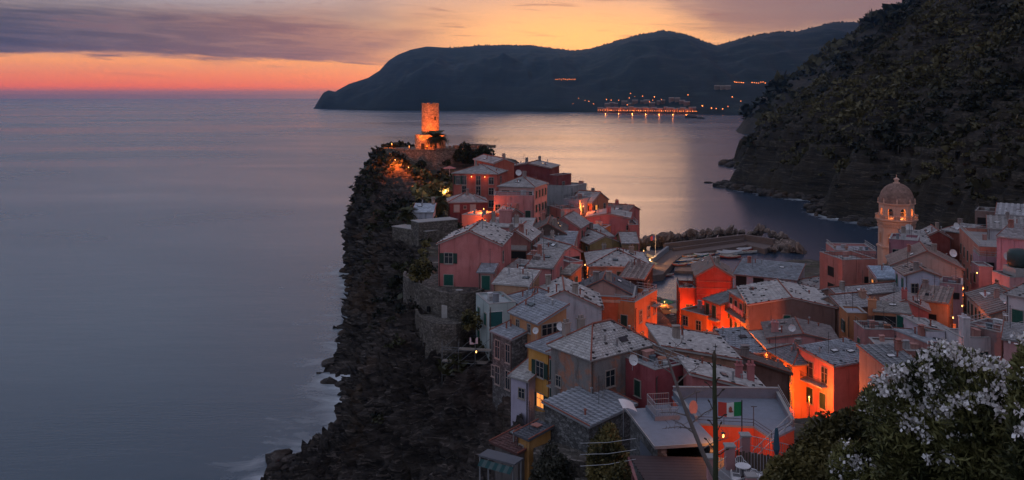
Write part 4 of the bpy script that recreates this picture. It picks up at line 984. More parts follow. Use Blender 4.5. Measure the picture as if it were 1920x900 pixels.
        if not hh.get('chim') and rnd.random() < .6:
            s_, t_ = rnd.choice([.15, .85, .5]), rnd.uniform(.6, .9); c_ = p0.lerp(p1, s_).lerp(p3.lerp(p2, s_), t_); q_ = MB(); cw = rnd.uniform(.5, .8)
            q_.box(-cw / 2, -.3, -.6, cw / 2, .3, 1.0); q_.box(-cw / 2 - .07, -.37, 1.001, cw / 2 + .07, .37, 1.08); q_.box(-cw / 2 + .05, -.2, 1.08, cw / 2 - .05, .2, 1.28); q_.box(-cw / 2 - .07, -.37, 1.281, cw / 2 + .07, .37, 1.34)
            q_.build('chimney', plaster(rnd.choice([(.3, .24, .21), (.36, .15, .12), (.25, .2, .19)])), roof, tuple(c_))
    if rt == 'flat' and w > 3 and d > 3 and h > 3:
        for k in range(rnd.choice([1, 2, 2, 3])):
            q_ = MB(); sx, sy, sz = rnd.uniform(.4, 1.1), rnd.uniform(.4, .8), rnd.uniform(.5, 1.3); q_.box(-sx / 2, -sy / 2, 0, sx / 2, sy / 2, sz); q_.box(-sx / 2 - .06, -sy / 2 - .06, sz + .001, sx / 2 + .06, sy / 2 + .06, sz + .07)
            q_.build('roof_box', plaster(rnd.choice([(.33, .3, .3), (.4, .2, .17), (.2, .2, .22), (.5, .48, .48)])), roof, (rnd.uniform(.9, w - .9), rnd.uniform(1.0, d - .7), ze + .072))
    # downpipe and an aerial on most houses
    if rnd.random() < .75:
        p = MB(); x_ = w - .15 if rnd.random() < .5 else .15
        p.tube([(x_, -.09, .2), (x_, -.09, ze - .25), (x_, -.2, ze - .06)], .055, 5); p.build('downpipe', flat('copper_pipe', (.07, .05, .045), .5), root)
    if rnd.random() < .55:
        p = MB(); X0, Y0 = rnd.uniform(.2, .8) * w, rnd.uniform(.3, .7) * d; zt_ = ze + rise * .6
        p.tube([(X0, Y0, zt_), (X0, Y0, zt_ + 2.6)], .03, 4)
        for k in range(4): p.tube([(X0 - .45 + .06 * k, Y0, zt_ + 1.7 + .25 * k), (X0 + .45 - .06 * k, Y0, zt_ + 1.7 + .25 * k)], .014, 3)
        p.build('aerial', M_IRON, roof)
    return root
HROOT = [build_house(hh, i) for i, hh in enumerate(HOUSES)]
# ------------------------------------------------------------------ lamps
LAMP_K = 2.5
def lamp(label, p, watts, col=(1.0, .18, .024), kind='wall', cat='lamp', group=None, bulb=None, ground=None):
    """a lantern with its own light; kind wall: short bracket, post: pole down to the ground"""
    root = empty('wall_lamp' if kind == 'wall' else 'street_lamp', p)
    tag(root, label, cat, group)
    b = MB()
    if kind == 'wall': b.tube([(0, .55, .25), (0, .1, .38), (0, 0, .26)], .025, 5)
    else:
        z0 = (gz(p[0], p[1]) if ground is None else ground) - p[2] - .2
        b.tube([(0, .0, min(z0, -1.5)), (0, .0, -.16)], [.07, .045], 6)
    b.build('bracket' if kind == 'wall' else 'post', M_IRON, root)
    c = MB(); c.lathe([(.03, .17), (.17, .24), (.19, .22), (.03, .32)], 8); c.build('shade', M_IRON, root)
    g = MB(); g.lathe([(.02, -.10), (.06, -.06), (.08, .04), (.06, .12), (.02, .14)], 8); g.build('bulb', bulb or M_BULB, root, smooth=True)
    ld = bpy.data.lights.new('lamp_light', 'POINT'); ld.energy = watts * LAMP_K; ld.color = col; ld.shadow_soft_size = .16
    lo = bpy.data.objects.new('lamp_light', ld); COL.objects.link(lo); lo.parent = root; lo.location = (0, -.22, -.1)
    return root
def wlamp(label, px, py, Y, watts, **k): return lamp(label, tuple(at(px, py, Y)), watts, **k)

# ------------------------------------------------------------------ castle on the point
CT = Vector((-22.5, 235, 33.0))
M_TOWER = stone('tower_masonry', (.30, .235, .16), 2.2, .35)
M_WALLST = stone('castle_wall_masonry', (.17, .14, .115), 2.0)
tw = empty('watchtower', CT); tag(tw, 'round stone castle tower floodlit orange above the cliff', 'tower')
def rough_ring(prof, n, amp, seed):
    m = MB(); rnd = random.Random(seed); pr = []
    for (r0, z0), (r1, z1) in zip(prof[:-1], prof[1:]):
        k = max(1, int((z1 - z0) / .6))
        for j in range(k): pr.append((r0 + (r1 - r0) * j / k, z0 + (z1 - z0) * j / k))
    pr.append(prof[-1]); m.lathe(pr, n)
    m.v = [(x * (1 + rnd.uniform(-amp, amp)), y * (1 + rnd.uniform(-amp, amp)), z + rnd.uniform(-.05, .05)) for x, y, z in m.v]
    return m
rough_ring([(4.3, -2), (4.2, 3.9), (4.2, 4.15)], 36, .006, 1).build('drum', M_TOWER, tw)
rough_ring([(2.45, 4.0), (2.35, 11.8), (2.35, 12.5)], 32, .006, 2).build('shaft', M_TOWER, tw)
m = MB(); m.lathe([(2.0, 12.3), (2.0, 12.52)], 24); m.build('parapet_floor', M_CONC, tw)
for k in range(11):
    a_ = k / 11 * 2 * math.pi; m = MB(); m.box(-.36, -.2, 0, .36, .2, .32 + .12 * (k % 3)); m.build('merlon', M_TOWER, tw, (2.2 * math.cos(a_), 2.2 * math.sin(a_), 12.3), a_ + math.pi / 2)
m = MB(); m.box(-.28, -.1, -.5, .28, .12, .5); m.build('window', M_DARK, tw, (1.45, -1.83, 8.6), .66)
m = MB(); m.box(-.5, -.16, -.95, .5, .2, .95); m.build('doorway', M_DARK, tw, (-1.6, -3.9, .9), -.4)

PLAT = [(-35.2, 232), (-33.6, 226.5), (-28, 223), (-20, 223.6), (-14, 226), (-9, 228), (-6.5, 232), (-6.5, 243), (-15, 247), (-30, 245), (-35.2, 239)]
cw = empty('castle_wall', (-20, 234, 27)); tag(cw, 'rough stone retaining wall and terrace around the castle tower', 'castle wall')
m = MB(); m.prism([(x + 20, y - 234) for x, y in PLAT], -3.5, 6.15); m.build('terrace', M_WALLST, cw)
for k in range(len(PLAT)):
    a_, b_ = Vector(PLAT[k]), Vector(PLAT[(k + 1) % len(PLAT)]); L_ = (b_ - a_).length; u_ = (b_ - a_) / L_
    if k in (8, 9): continue
    m = MB(); m.box(0, 0, 0, L_ - .4, .45, .55 + .25 * (k % 2)); m.build('parapet', M_WALLST, cw, (a_.x + 20, a_.y - 234, 6.152), math.atan2(u_.y, u_.x))
m = MB(); m.box(-6, -.3, 0, 6, .3, .8); m.build('inner_wall', M_WALLST, cw, (9.5, 5, 6.152), .12)
lamp('low lantern on the castle terrace beside the inner wall', (-13.5, 228.6, 34.3), 380, kind='post', ground=33.1)
lamp('low lantern on the castle terrace in front of the drum', (-27.5, 228.0, 34.2), 300, kind='post', ground=33.1)
fn = empty('terrace_fence', (-8.5, 240.2, 34.6)); tag(fn, 'thin metal fence along the castle terrace', 'fence')
for k in range(9):
    m = MB(); m.box(-.03, -.03, 0, .03, .03, 1.1); m.build('post', M_IRON, fn, (-5 + k * 1.25, 0, 0))
for z_ in (.5, 1.06):
    m = MB(); m.box(-5, -.02, z_, 5, .02, z_ + .04); m.build('rail', M_IRON, fn)
def flood(label, p, target, watts, size=70):
    root = empty('floodlight', p); tag(root, label, 'floodlight', 'castle floodlights')
    d_ = (Vector(target) - Vector(p)).normalized(); q_ = (-d_).to_track_quat('Z', 'Y').to_euler()
    m = MB(); m.box(-.25, -.18, 0, .25, .18, .25); m.build('housing', M_IRON, root, rot=q_)
    m = MB(); m.box(-.2, -.14, -.012, .2, .14, -.002); m.build('lens', M_BULB, root, rot=q_)
    m = MB(); m.box(-.08, -.08, -.9, .08, .08, -.1); m.build('stand', M_IRON, root)
    ld = bpy.data.lights.new('flood_beam', 'SPOT'); ld.energy = watts; ld.color = (1.0, .15, .008); ld.spot_size = R(size); ld.spot_blend = .6; ld.shadow_soft_size = .2
    lo = bpy.data.objects.new('flood_beam', ld); COL.objects.link(lo); lo.parent = root; lo.rotation_euler = q_; lo.location = tuple(d_ * .1)
flood('floodlight on the terrace aimed up the tower front', (-27.0, 226.5, 34.3), (-22.8, 233, 42), 14000)
flood('floodlight at the foot of the tower beside the palm', (-16.6, 227.8, 34.3), (-22, 233, 42), 14000)
flood('floodlight behind the palm grazing the tower drum', (-22.5, 226.2, 34.1), (-22.5, 231.5, 37), 3500, 130)
lamp('bright lantern at the seaward corner of the castle terrace', (-32.0, 227.0, 35.0), 600, kind='post', ground=33.1)
lamp('lantern hanging over the rock face below the castle corner', tuple(at(741, 300, 213)), 1300, kind='wall')
lamp('lantern hidden in shrubs below the castle wall', tuple(at(766, 314, 210.5)), 260, kind='wall')
wlamp('wall lamp between the balcony doors of the red house', 884, 331.5, 193.55, 10, group='lamps of the red house')
wlamp('wall lamp nearest the framed window of the red house', 909, 332, 192.8, 10, group='lamps of the red house')
wlamp('white garden lamp beside the red house', 836, 357, 199, 330, col=(1, .62, .3), bulb=M_BULBW, kind='post')
wlamp('lamp under the palm beside the metal roof', 778, 416, 163, 90, kind='post')
wlamp('alley lamp between the maroon hut and the pink terrace house', 907, 392, 169, 300)
wlamp('alley lamp beside the salmon box house', 909, 414, 162, 320)
wlamp('lamp under the eaves at the top of the glowing alley', 1094, 387, 184, 420)
wlamp('bright bulb at the bend of the glowing alley', 1092, 419, 172, 260)
wlamp('lamp deep in the alley beside the olive house', 1098, 462, 164.5, 800)
wlamp('lamp at the bottom of the alley beside the pink tower house', 1097, 497, 146, 240)
for i, (x_, y_, z_, wt, lb) in enumerate([(33.2, 160, 7, 500, 'beside the dark red harbour house'), (32.4, 146, 9.5, 1300, 'below the orange wing'), (33.0, 131, 10, 2000, 'below the laundry balcony'), (31.8, 117, 12.5, 1800, 'halfway up the sunken street'),
                                     (31.4, 104.5, 12, 700, 'in front of the hipped orange house'), (34.2, 98.2, 13.2, 1000, 'at the brightest corner of the sunken street')]):
    lamp('street lamp ' + lb, (x_, y_, z_), wt, kind='post')
wlamp('lamp over the outdoor tables of the lit square', 1239, 588, 172, 1500, kind='post', col=(1, .42, .12))
wlamp('lamp at the seaward edge of the lit square', 1246, 566, 178, 120, kind='post', col=(1, .42, .12))
wlamp('lamp over the harbour restaurant umbrellas', 1207, 470, 238, 1600, kind='post', col=(1, .5, .16))
wlamp('lamp beside the quay slipway', 1219, 486, 228, 700, kind='post', col=(1, .5, .16))
wlamp('small yellow lantern on the red wall under the blue terrace', 1356, 818, 61.5, 110, col=(1, .34, .06))
wlamp('hidden lamp behind the terrace railing shining on the red wall', 1452, 838, 60, 170)
wlamp('alley lamp between the tall street house and the loggia house', 1806, 541, 131, 170)
wlamp('bright bulb low in the alley of the shuttered facade', 1804, 574, 117, 90)
wlamp('lamp at the lit doorway below the mauve loggia house', 1787, 596, 112, 50)
wlamp('lamp between the mauve terrace wing and the pink street house', 1832, 512, 134, 80)
wlamp('lamp lighting the bell tower shaft from the roofs', 1668, 446, 180, 230, col=(1, .36, .1))
wlamp('dim lamp beside the red door near the scaffolding', 893, 660, 97, 18, col=(1, .12, .04))

# ------------------------------------------------------------------ bell tower
BT = Vector((85.6, 190, 4.0)); bt = empty('bell_tower', BT); tag(bt, 'octagonal pink bell tower with arched belfry and scaled dome', 'bell tower')
M_BELL = plaster((.52, .31, .24), .35); M_DOME = roofmat((.25, .145, .115)); PH = math.pi / 8
def oct_(r): return [(r * math.cos(PH + k * math.pi / 4), r * math.sin(PH + k * math.pi / 4)) for k in range(8)]
m = MB(); m.lathe([(3.95, -3), (3.95, 10.2), (4.2, 10.25), (4.2, 10.6), (3.8, 10.65), (3.75, 15.4)], 8, ph=PH); m.build('shaft', M_BELL, bt)
m = MB(); m.lathe([(3.8, 15.3), (4.05, 15.7), (4.05, 16.0), (4.45, 16.3), (4.45, 16.6)], 8, ph=PH); m.build('balcony', M_BELL, bt)
def arch_panel(w_, h_, ow, oh, thk):
    m = MB(); n = 8; r_ = ow / 2; sp_ = oh - r_
    arc = [(r_ * math.cos(math.pi - k * math.pi / n), sp_ + r_ * math.sin(math.pi - k * math.pi / n)) for k in range(n + 1)]
    for y in (0, thk):
        m.poly([(-w_ / 2, y, 0), (-r_, y, 0), (-r_, y, sp_), (-w_ / 2, y, sp_)]); m.poly([(r_, y, 0), (w_ / 2, y, 0), (w_ / 2, y, sp_), (r_, y, sp_)])
        top = [(-w_ / 2 + w_ * k / n, h_) for k in range(n + 1)]
        side = [(-w_ / 2, sp_)] + [None] * (n - 1) + [(w_ / 2, sp_)]
        m.poly([(-w_ / 2, y, sp_), (arc[0][0], y, arc[0][1]), (arc[0][0], y, arc[0][1])] + [(-w_ / 2, y, h_)][:1]) if False else None
        m.poly([(-w_ / 2, y, sp_), (-r_, y, sp_), (top[0][0], y, h_)])
        m.poly([(r_, y, sp_), (w_ / 2, y, sp_), (w_ / 2, y, h_)])
        for k in range(n): m.poly([(arc[k][0], y, arc[k][1]), (arc[k + 1][0], y, arc[k + 1][1]), (top[k + 1][0], y, h_), (top[k][0], y, h_)])
    pth = [(-r_, 0)] + arc + [(r_, 0)]
    for k in range(len(pth) - 1): m.poly([(pth[k][0], 0, pth[k][1]), (pth[k + 1][0], 0, pth[k + 1][1]), (pth[k + 1][0], thk, pth[k + 1][1]), (pth[k][0], thk, pth[k][1])])
    return m
rb_ = 3.62; ap = rb_ * math.cos(math.pi / 8); sw = 2 * rb_ * math.sin(math.pi / 8)
pan = arch_panel(sw + .06, 3.2, 1.15, 2.35, .45).mesh('belfry_wall', M_BELL)
blind = arch_panel(1.5, 2.5, 1.0, 2.2, .14).mesh('arch_surround', M_BELL); glow_ = MB(); glow_.box(-.5, -.02, 0, .5, .08, 2.2)
glow_m = glow_.mesh('arch_panel', plaster((.45, .2, .12)))
cor = MB()
for k in range(7): cor.box(-1.35 + k * .4, -.22, 0, -1.35 + k * .4 + .2, 0, .45)
corm = cor.mesh('corbels', M_BELL)
bal = MB(); bal.box(-1.68, -.1, .75, 1.68, .1, .9)
for k in range(11): bal.box(-1.6 + k * .31, -.06, 0, -1.5 + k * .31, .06, .75)
balm = bal.mesh('balustrade', M_BELL)
for k in range(8):
    a_ = k * math.pi / 4; dx, dy = math.cos(a_), math.sin(a_); rz = a_ + math.pi / 2
    link('belfry_wall', pan, bt, (dx * ap, dy * ap, 16.62), rz)
    link('balustrade', balm, bt, (dx * 4.0, dy * 4.0, 16.61), rz)
    link('corbels', corm, bt, (dx * 3.5, dy * 3.5, 14.75), rz)
    b_ = link('arch_surround', blind, bt, (dx * 3.6, dy * 3.6, 11.2), rz); link('arch_panel', glow_m, b_, (0, .1, 0))
m = MB(); m.lathe([(3.9, 19.8), (4.0, 20.1), (3.75, 20.12)], 8, ph=PH); m.build('cornice', M_BELL, bt)
dm = MB(); prof = [(3.62 * math.cos(t_) ** .9, 20.1 + 4.3 * math.sin(t_)) for t_ in np.linspace(0, 1.42, 15)]
rnd = random.Random(5); NS = 40
for j in range(len(prof) - 1):
    (r0, z0), (r1, z1) = prof[j], prof[j + 1]
    for k in range(NS):
        a0, a1 = [(k + o_ + (.5 if j % 2 else 0)) / NS * 2 * math.pi for o_ in (0.03, .97)]; tn = min(1, max(0, rnd.gauss(.5, .25)))
        q0 = [(r * math.cos(a), r * math.sin(a), z) for r, a, z in ((r0 + .07, a0, z0 - .04), (r0 + .07, a1, z0 - .04), (r1 + .01, a1, z1), (r1 + .01, a0, z1))]
        dm.poly(q0, 0, tn); dm.poly([(r0 * math.cos(a0), r0 * math.sin(a0), z0 - .04), (r0 * math.cos(a1), r0 * math.sin(a1), z0 - .04), q0[1], q0[0]], 0, tn)
o_ = dm.build('dome', M_DOME, bt); o_['kind'] = 'stuff'
m = MB(); m.lathe([(r - .02, z - .02) for r, z in prof], 32, 0, .3); m.build('dome_shell', M_DOME, bt, smooth=True)
m = MB(); m.lathe([(.75, 24.2), (.75, 24.5), (.42, 24.55), (.4, 25.1), (.62, 25.15), (.62, 25.3), (.3, 25.5), (.06, 25.7), (.04, 26.3)], 10); m.build('lantern', M_BELL, bt)
for k in range(8):
    a_ = PH + k * math.pi / 4; m = MB(); m.lathe([(.16, 0), (.16, .35), (.22, .4), (.05, 1.05)], 6); m.build('finial', M_BELL, bt, (3.72 * math.cos(a_), 3.72 * math.sin(a_), 20.13))
m = MB(); m.lathe([(.55, 17.2), (.5, 17.5), (.36, 18.0), (.2, 18.25)], 12); m.build('bell', flat('bronze', (.10, .07, .04), .4, .5, .8), bt)
lamp('lamp burning inside the belfry', (BT.x, BT.y - .9, BT.z + 17.6), 260, kind='post', col=(1, .38, .09), ground=BT.z + 16.4)
# ------------------------------------------------------------------ bastion under the big pink house
bs = empty('stone_bastion', (-9, 118, 9)); tag(bs, 'curved rubble-stone bastion carrying a terrace below the big pink house', 'bastion')
def arcpts(P, n=5):
    P = np.array(P, float); return catmull(P, np.linspace(0, len(P) - 1, (len(P) - 1) * n + 1))
top_ = arcpts([(-16.2, 128), (-15.9, 125), (-14.2, 121.6), (-11.7, 117.2), (-9.3, 114.4), (-7.1, 113.4), (-5.2, 114.4), (-3.8, 116.6)])
poly_ = [tuple(p) for p in top_] + [(-3.4, 122), (-5, 130), (-16, 131)]
m = MB(); m.prism([(x + 9, y - 118) for x, y in poly_], -2, 11.7); m.build('rampart', M_RUBBLE, bs)
m = MB()
for a_, b_ in zip(top_[:-1], top_[1:]):
    a_, b_ = Vector(a_), Vector(b_); n_ = Vector((b_ - a_).yx); n_ = Vector((-(b_ - a_).y, (b_ - a_).x)).normalized() * .4
    m.prism([(p.x + 9, p.y - 118) for p in (a_, b_, b_ + n_, a_ + n_)], 11.7, 12.55)
m.build('parapet', M_RUBBLE, bs)
low_ = arcpts([(-13.2, 116), (-12.4, 112.6), (-11, 109.8), (-8.8, 108.2), (-6.6, 108.6), (-5.4, 112), (-5.2, 116)], 4)
m = MB(); m.prism([(x + 9, y - 118) for x, y in low_], -3, 9.2); m.build('lower_terrace', M_RUBBLE, bs)
m = MB()
for a_, b_ in zip(low_[:-1], low_[1:]):
    a_, b_ = Vector(a_), Vector(b_); n_ = Vector((-(b_ - a_).y, (b_ - a_).x)).normalized() * .35
    m.prism([(p.x + 9, p.y - 118) for p in (a_, b_, b_ + n_, a_ + n_)], 9.2, 9.95)
m.build('lower_parapet', M_RUBBLE, bs)
for (x_, y_, z_, w_, h_) in ((-9.0, 114.15, 18.9, .8, 1.9), (-6.2, 113.5, 18.4, .45, .6), (-11.4, 116.4, 18.8, .4, .7)):
    m = MB(); m.box(-w_ / 2, -.14, -h_ / 2, w_ / 2, .3, h_ / 2); m.build('opening', M_DARK if w_ < .7 else M_SHUT_P, bs, (x_ + 9, y_ - 118, z_ - 9), -.5 if x_ < -9.5 else -.2 if x_ < -8 else .1)

# ------------------------------------------------------------------ small furniture
def chair(label, p, rz, mat=M_WHITE, s=1.0, group=None):
    r_ = empty('garden_chair', p, rz); tag(r_, label, 'chair', group)
    m = MB(); m.box(-.24, -.24, .42, .24, .24, .46); m.build('seat', mat, r_)
    for sx in (-.21, .21):
        for sy in (-.21, .21): m = MB(); m.box(sx - .018, sy - .018, 0, sx + .018, sy + .018, .42); m.build('leg', mat, r_)
    m = MB(); m.tube([(-.24, .22, .45), (-.25, .26, .72), (-.15, .28, .88), (.15, .28, .88), (.25, .26, .72), (.24, .22, .45)], .024, 5)
    for k in (-.12, 0, .12): m.tube([(k, .23, .46), (k, .275, .87)], .013, 4)
    m.build('backrest', mat, r_)
    m = MB(); m.tube([(-.25, .24, .66), (-.27, -.2, .66), (-.24, -.22, .44)], .02, 4); m.tube([(.25, .24, .66), (.27, -.2, .66), (.24, -.22, .44)], .02, 4); m.build('armrest', mat, r_)
    return r_
def table(label, p, mat=M_WHITE, r=.42, group=None):
    r_ = empty('round_table', p); tag(r_, label, 'table', group)
    m = MB(); m.lathe([(r, .70), (r, .74)], 20); m.build('tabletop', mat, r_)
    m = MB(); m.lathe([(.035, .03), (.035, .70)], 6); m.build('column', M_IRON, r_)
    m = MB(); m.lathe([(.24, 0), (.2, .035)], 12); m.build('foot', M_IRON, r_)
    return r_
def umbrella(label, p, mat, r=1.5, h=2.4, group=None, closed=False):
    r_ = empty('parasol', p); tag(r_, label, 'parasol', group)
    m = MB(); m.tube([(0, 0, 0), (0, 0, h + .1)], .03, 5); m.build('pole', M_WHITE, r_)
    m = MB()
    m.lathe([(.1, h * .35), (.22, h * .5), (.1, h), (.02, h + .1)] if closed else [(r, h - .6), (r * .97, h - .48), (.06, h), (.02, h + .12)], 8, cap=False); m.build('canopy', mat, r_)
    m = MB(); m.lathe([(.25, 0), (.25, .1)], 10); m.build('base', M_CONC, r_)
    return r_
chair('dark garden chair on the stone bastion terrace', (-8.6, 117.0, 20.7), .6, M_IRON)
chair('second dark garden chair beside the bastion table', (-6.0, 116.4, 20.7), -2.0, M_IRON)
table('small table among chairs on the bastion terrace', (-7.2, 116.4, 20.7), M_CONC, .5)
umbrella('pink parasol in the garden below the castle trees', tuple(at(843, 330, 204)), flat('pink_canvas', (.42, .14, .12), .8), 1.6)

# ------------------------------------------------------------------ satellite dishes
DM = MB(); DM.lathe([(.02, 0), (.2, .02), (.36, .07), (.46, .14), (.46, .16), (.36, .09), (.2, .04), (.02, .02)], 16, cap=False); DISH = DM.mesh('dish', M_WHITE)
def dish(label, px, py, Y, rz=0.0, s=1.0):
    r_ = empty('satellite_dish', at(px, py, Y)); tag(r_, label, 'satellite dish')
    link('reflector', DISH, r_, rot=(R(72), 0, rz), scale=s)
    m = MB(); m.tube([(0, 0, 0), (.0, -.45 * s, .05)], .02, 4); m.lathe([(.05, -.03), (.05, .07)], 6, cx=0, cy=-.45 * s); m.build('feed_arm', M_STEEL, r_, rz=rz)
    m = MB(); m.tube([(0, .05, 0), (0, .12, -.25), (0, .12, -1.0)], .03, 4); m.build('mast', M_STEEL, r_)
dish('satellite dish on the ochre attic wall', 1050, 612, 94.4, .3)
dish('satellite dish under the red narrow house window', 1057, 768, 87, -.4)
dish('satellite dish at the corner of the weathered plaster house', 1186, 675, 79.5, .5, 1.1)
dish('satellite dish on the brown wall behind the oleander', 1686, 666, 97.3, .2, 1.5)
dish('satellite dish on the pink cluttered roof terrace', 1485, 615, 110, -.3)
dish('satellite dish at the ridge of the tile-roofed gable house', 1786, 475, 141, .1, 1.4)
dish('satellite dish on the roof of the red-brown house', 1792, 424, 170, .3, 1.5)
dish('satellite dish on the wall of the pilastered mauve house', 1887, 481, 137, .2, 1.5)
dish('satellite dish on the awning house', 1882, 558, 111, -.4, 1.1)
dish('satellite dish beside the maroon crest house', 972, 324, 203, .2, 1.6)
dish('satellite dish on the roof under the bell tower', 1703, 428, 170, .1, 1.8)
dish('dark grey satellite dish above the wide mauve-brown house', 1879, 620, 97, .6, 1.3)
dish('satellite dish lying low on the ochre roof edge', 1005, 620, 94, -.5, .8)

# ------------------------------------------------------------------ harbour: quay, sea wall, boulders
M_QUAY = flat('quay_concrete', (.14, .10, .09), .85, var=.5); M_BOULD = rockmat('boulder_rock', (.12, .085, .072), (.30, .22, .185), (.11, .075, .058), 2.0)
qp = [(1188, 478), (1215, 470), (1255, 469), (1395, 451), (1448, 460), (1434, 467), (1402, 459), (1282, 477), (1264, 490), (1243, 514), (1222, 517), (1196, 506)]
QW = [atz(x, y, 1.6) for x, y in qp]
bw = empty('breakwater', (QW[3].x, QW[3].y, 0)); tag(bw, 'harbour breakwater with sea wall, quay and heaped boulders', 'breakwater')
ox, oy = QW[3].x, QW[3].y
m = MB(); m.prism([(p.x - ox, p.y - oy) for p in reversed(QW)], -4, 1.6); m.build('quay', M_QUAY, bw)
def wallrun(name, P, z0, z1, th, mat, par, off=(0, 0)):
    for a_, b_ in zip(P[:-1], P[1:]):
        a_, b_ = Vector(a_), Vector(b_); L_ = (b_ - a_).length; u_ = (b_ - a_) / L_
        m = MB(); m.box(0, 0, z0, L_ + th * .4, th, z1); m.build(name, mat, par, (a_.x - off[0], a_.y - off[1], 0), math.atan2(u_.y, u_.x))
wallrun('sea_wall', [(QW[2].x - 1, QW[2].y), (QW[3].x, QW[3].y - .6), (QW[4].x, QW[4].y + .4)], 1.602, 3.5, 1.2, M_QUAY, bw, (ox, oy))
wallrun('step', [(QW[2].x + 1, QW[2].y - 2.2), (QW[3].x - 1, QW[3].y - 2.8)], 1.602, 2.5, .9, M_QUAY, bw, (ox, oy))
wallrun('low_wall', [(QW[2].x - 1, QW[2].y - 1), tuple(atz(1219, 494, 1.6).xy)], 1.602, 3.0, .7, flat('wall_blue_grey', (.2, .21, .24), .8), bw, (ox, oy))
BM = []
for k in range(6):
    bm = bmesh.new(); bmesh.ops.create_icosphere(bm, subdivisions=2, radius=1.0)
    rnd = random.Random(k + 60); pl = [(Vector((rnd.gauss(0, 1), rnd.gauss(0, 1), rnd.gauss(0, 1))).normalized(), rnd.uniform(.55, .85)) for _ in range(11)]
    for v_ in bm.verts:
        for n_, d_ in pl:
            q_ = v_.co.dot(n_)
            if q_ > d_: v_.co -= n_ * (q_ - d_)
    me = bpy.data.meshes.new('boulder'); bm.to_mesh(me); bm.free(); me.materials.append(M_BOULD); BM.append(me)
line = [(atz(x, y, 1.0)) for x, y in ((1196, 470), (1240, 463), (1290, 457), (1340, 452), (1392, 446), (1425, 447), (1455, 455), (1480, 464), (1492, 470))]
rnd = random.Random(12); nb = 0
for i in range(len(line) - 1):
    for j in range(34 if i < 2 else 19):
        p = line[i].lerp(line[i + 1], rnd.random()); t_ = rnd.random()
        n_ = Vector((-(line[i + 1] - line[i]).y, (line[i + 1] - line[i]).x, 0)).normalized()
        off = .6 + t_ * 6.5 if i < 6 else (t_ - .5) * 6
        s_ = rnd.uniform(.9, 1.85); p = p + n_ * off
        z_ = max(.1, (4.3 - t_ * 4.0) if i < 6 else 2.2 - abs(t_ - .5) * 4) - .3 + rnd.uniform(-.2, .5)
        link('boulder', BM[rnd.randrange(6)], bw, (p.x - ox, p.y - oy, z_), rot=(rnd.random() * 6, rnd.random() * 6, rnd.random() * 6), scale=(s_ * rnd.uniform(.9, 1.3), s_ * rnd.uniform(.8, 1.1), s_ * rnd.uniform(.65, .9)))
for j in range(22):                                             # heap at the inner end of the breakwater
    p = atz(rnd.uniform(1440, 1486), rnd.uniform(459, 471), .8); s_ = rnd.uniform(1.0, 1.9)
    link('boulder', BM[rnd.randrange(6)], bw, (p.x - ox, p.y - oy, rnd.uniform(.2, 1.4)), rot=(rnd.random() * 6, rnd.random() * 6, rnd.random() * 6), scale=(s_ * 1.2, s_, s_ * .75))
# boats
def hull_mesh(col):
    m = MB(); n = 11; L_, Bm, Hh = 2.5, .85, .55; secs = []
    for i in range(n):
        t_ = -1 + 2 * i / (n - 1); wd = Bm * max(.02, (1 - abs(t_) ** 2.4)) * (1 if t_ > -.9 else 1); sh = .26 * t_ * t_
        secs.append([(t_ * L_, -wd, Hh + sh), (t_ * L_, -wd * .8, .22 + sh * .7), (t_ * L_, 0, .02 + sh * .8), (t_ * L_, wd * .8, .22 + sh * .7), (t_ * L_, wd, Hh + sh)])
    for a_, b_ in zip(secs[:-1], secs[1:]):
        for k in range(4): m.poly([a_[k], b_[k], b_[k + 1], a_[k + 1]], 0); 
        ia = [(x, y * .86, max(z, .26)) for x, y, z in a_]; ib = [(x, y * .86, max(z, .26)) for x, y, z in b_]
        for k in range(4): m.poly([ia[k], ia[k + 1], ib[k + 1], ib[k]], 1)
        for k in (0, 4): m.poly([a_[k], b_[k], ib[k], ia[k]], 2)
    return m.mesh('hull', [flat('boat_%s' % col[0], col[1], .4), flat('boat_inside', (.34, .26, .2), .6), M_WHITE])
BCOL = [('white', (.55, .54, .53)), ('blue', (.05, .13, .32)), ('red', (.42, .07, .05)), ('green', (.05, .2, .13)), ('pale_blue', (.25, .38, .48)), ('orange', (.5, .18, .05))]
HULL = {c[0]: hull_mesh(c) for c in BCOL}
bench = MB(); bench.box(-.14, -.72, .42, .14, .72, .47); BENCH = bench.mesh('bench', M_WOOD)
cov = MB()
for i in range(8):
    t0, t1 = -.9 + i * .225, -.9 + (i + 1) * .225; w0, w1 = .84 * (1 - abs(t0) ** 2.4), .84 * (1 - abs(t1) ** 2.4)
    for k in range(4):
        f0, f1 = -1 + k * .5, -.5 + k * .5; zz_ = lambda f, t: .62 + .26 * t * t + .32 * (1 - f * f)
        cov.poly([(t0 * 2.5, w0 * f0, zz_(f0, t0)), (t1 * 2.5, w1 * f0, zz_(f0, t1)), (t1 * 2.5, w1 * f1, zz_(f1, t1)), (t0 * 2.5, w0 * f1, zz_(f1, t0))])
COVER = cov.mesh('cover', flat('boat_tarp', (.36, .35, .36), .7))
def boat(label, p, rz, col, s=1.0, cover=False, group=None):
    r_ = empty('rowing_boat', p, rz); r_.scale = (s, s, s); tag(r_, label, 'boat', group)
    link('hull', HULL[col], r_)
    if cover: link('cover', COVER, r_)
    else:
        for x_ in (-1.1, .1, 1.2): link('bench', BENCH, r_, (x_, 0, 0))
G1 = 'boats drawn up beside the quay'
i = 0
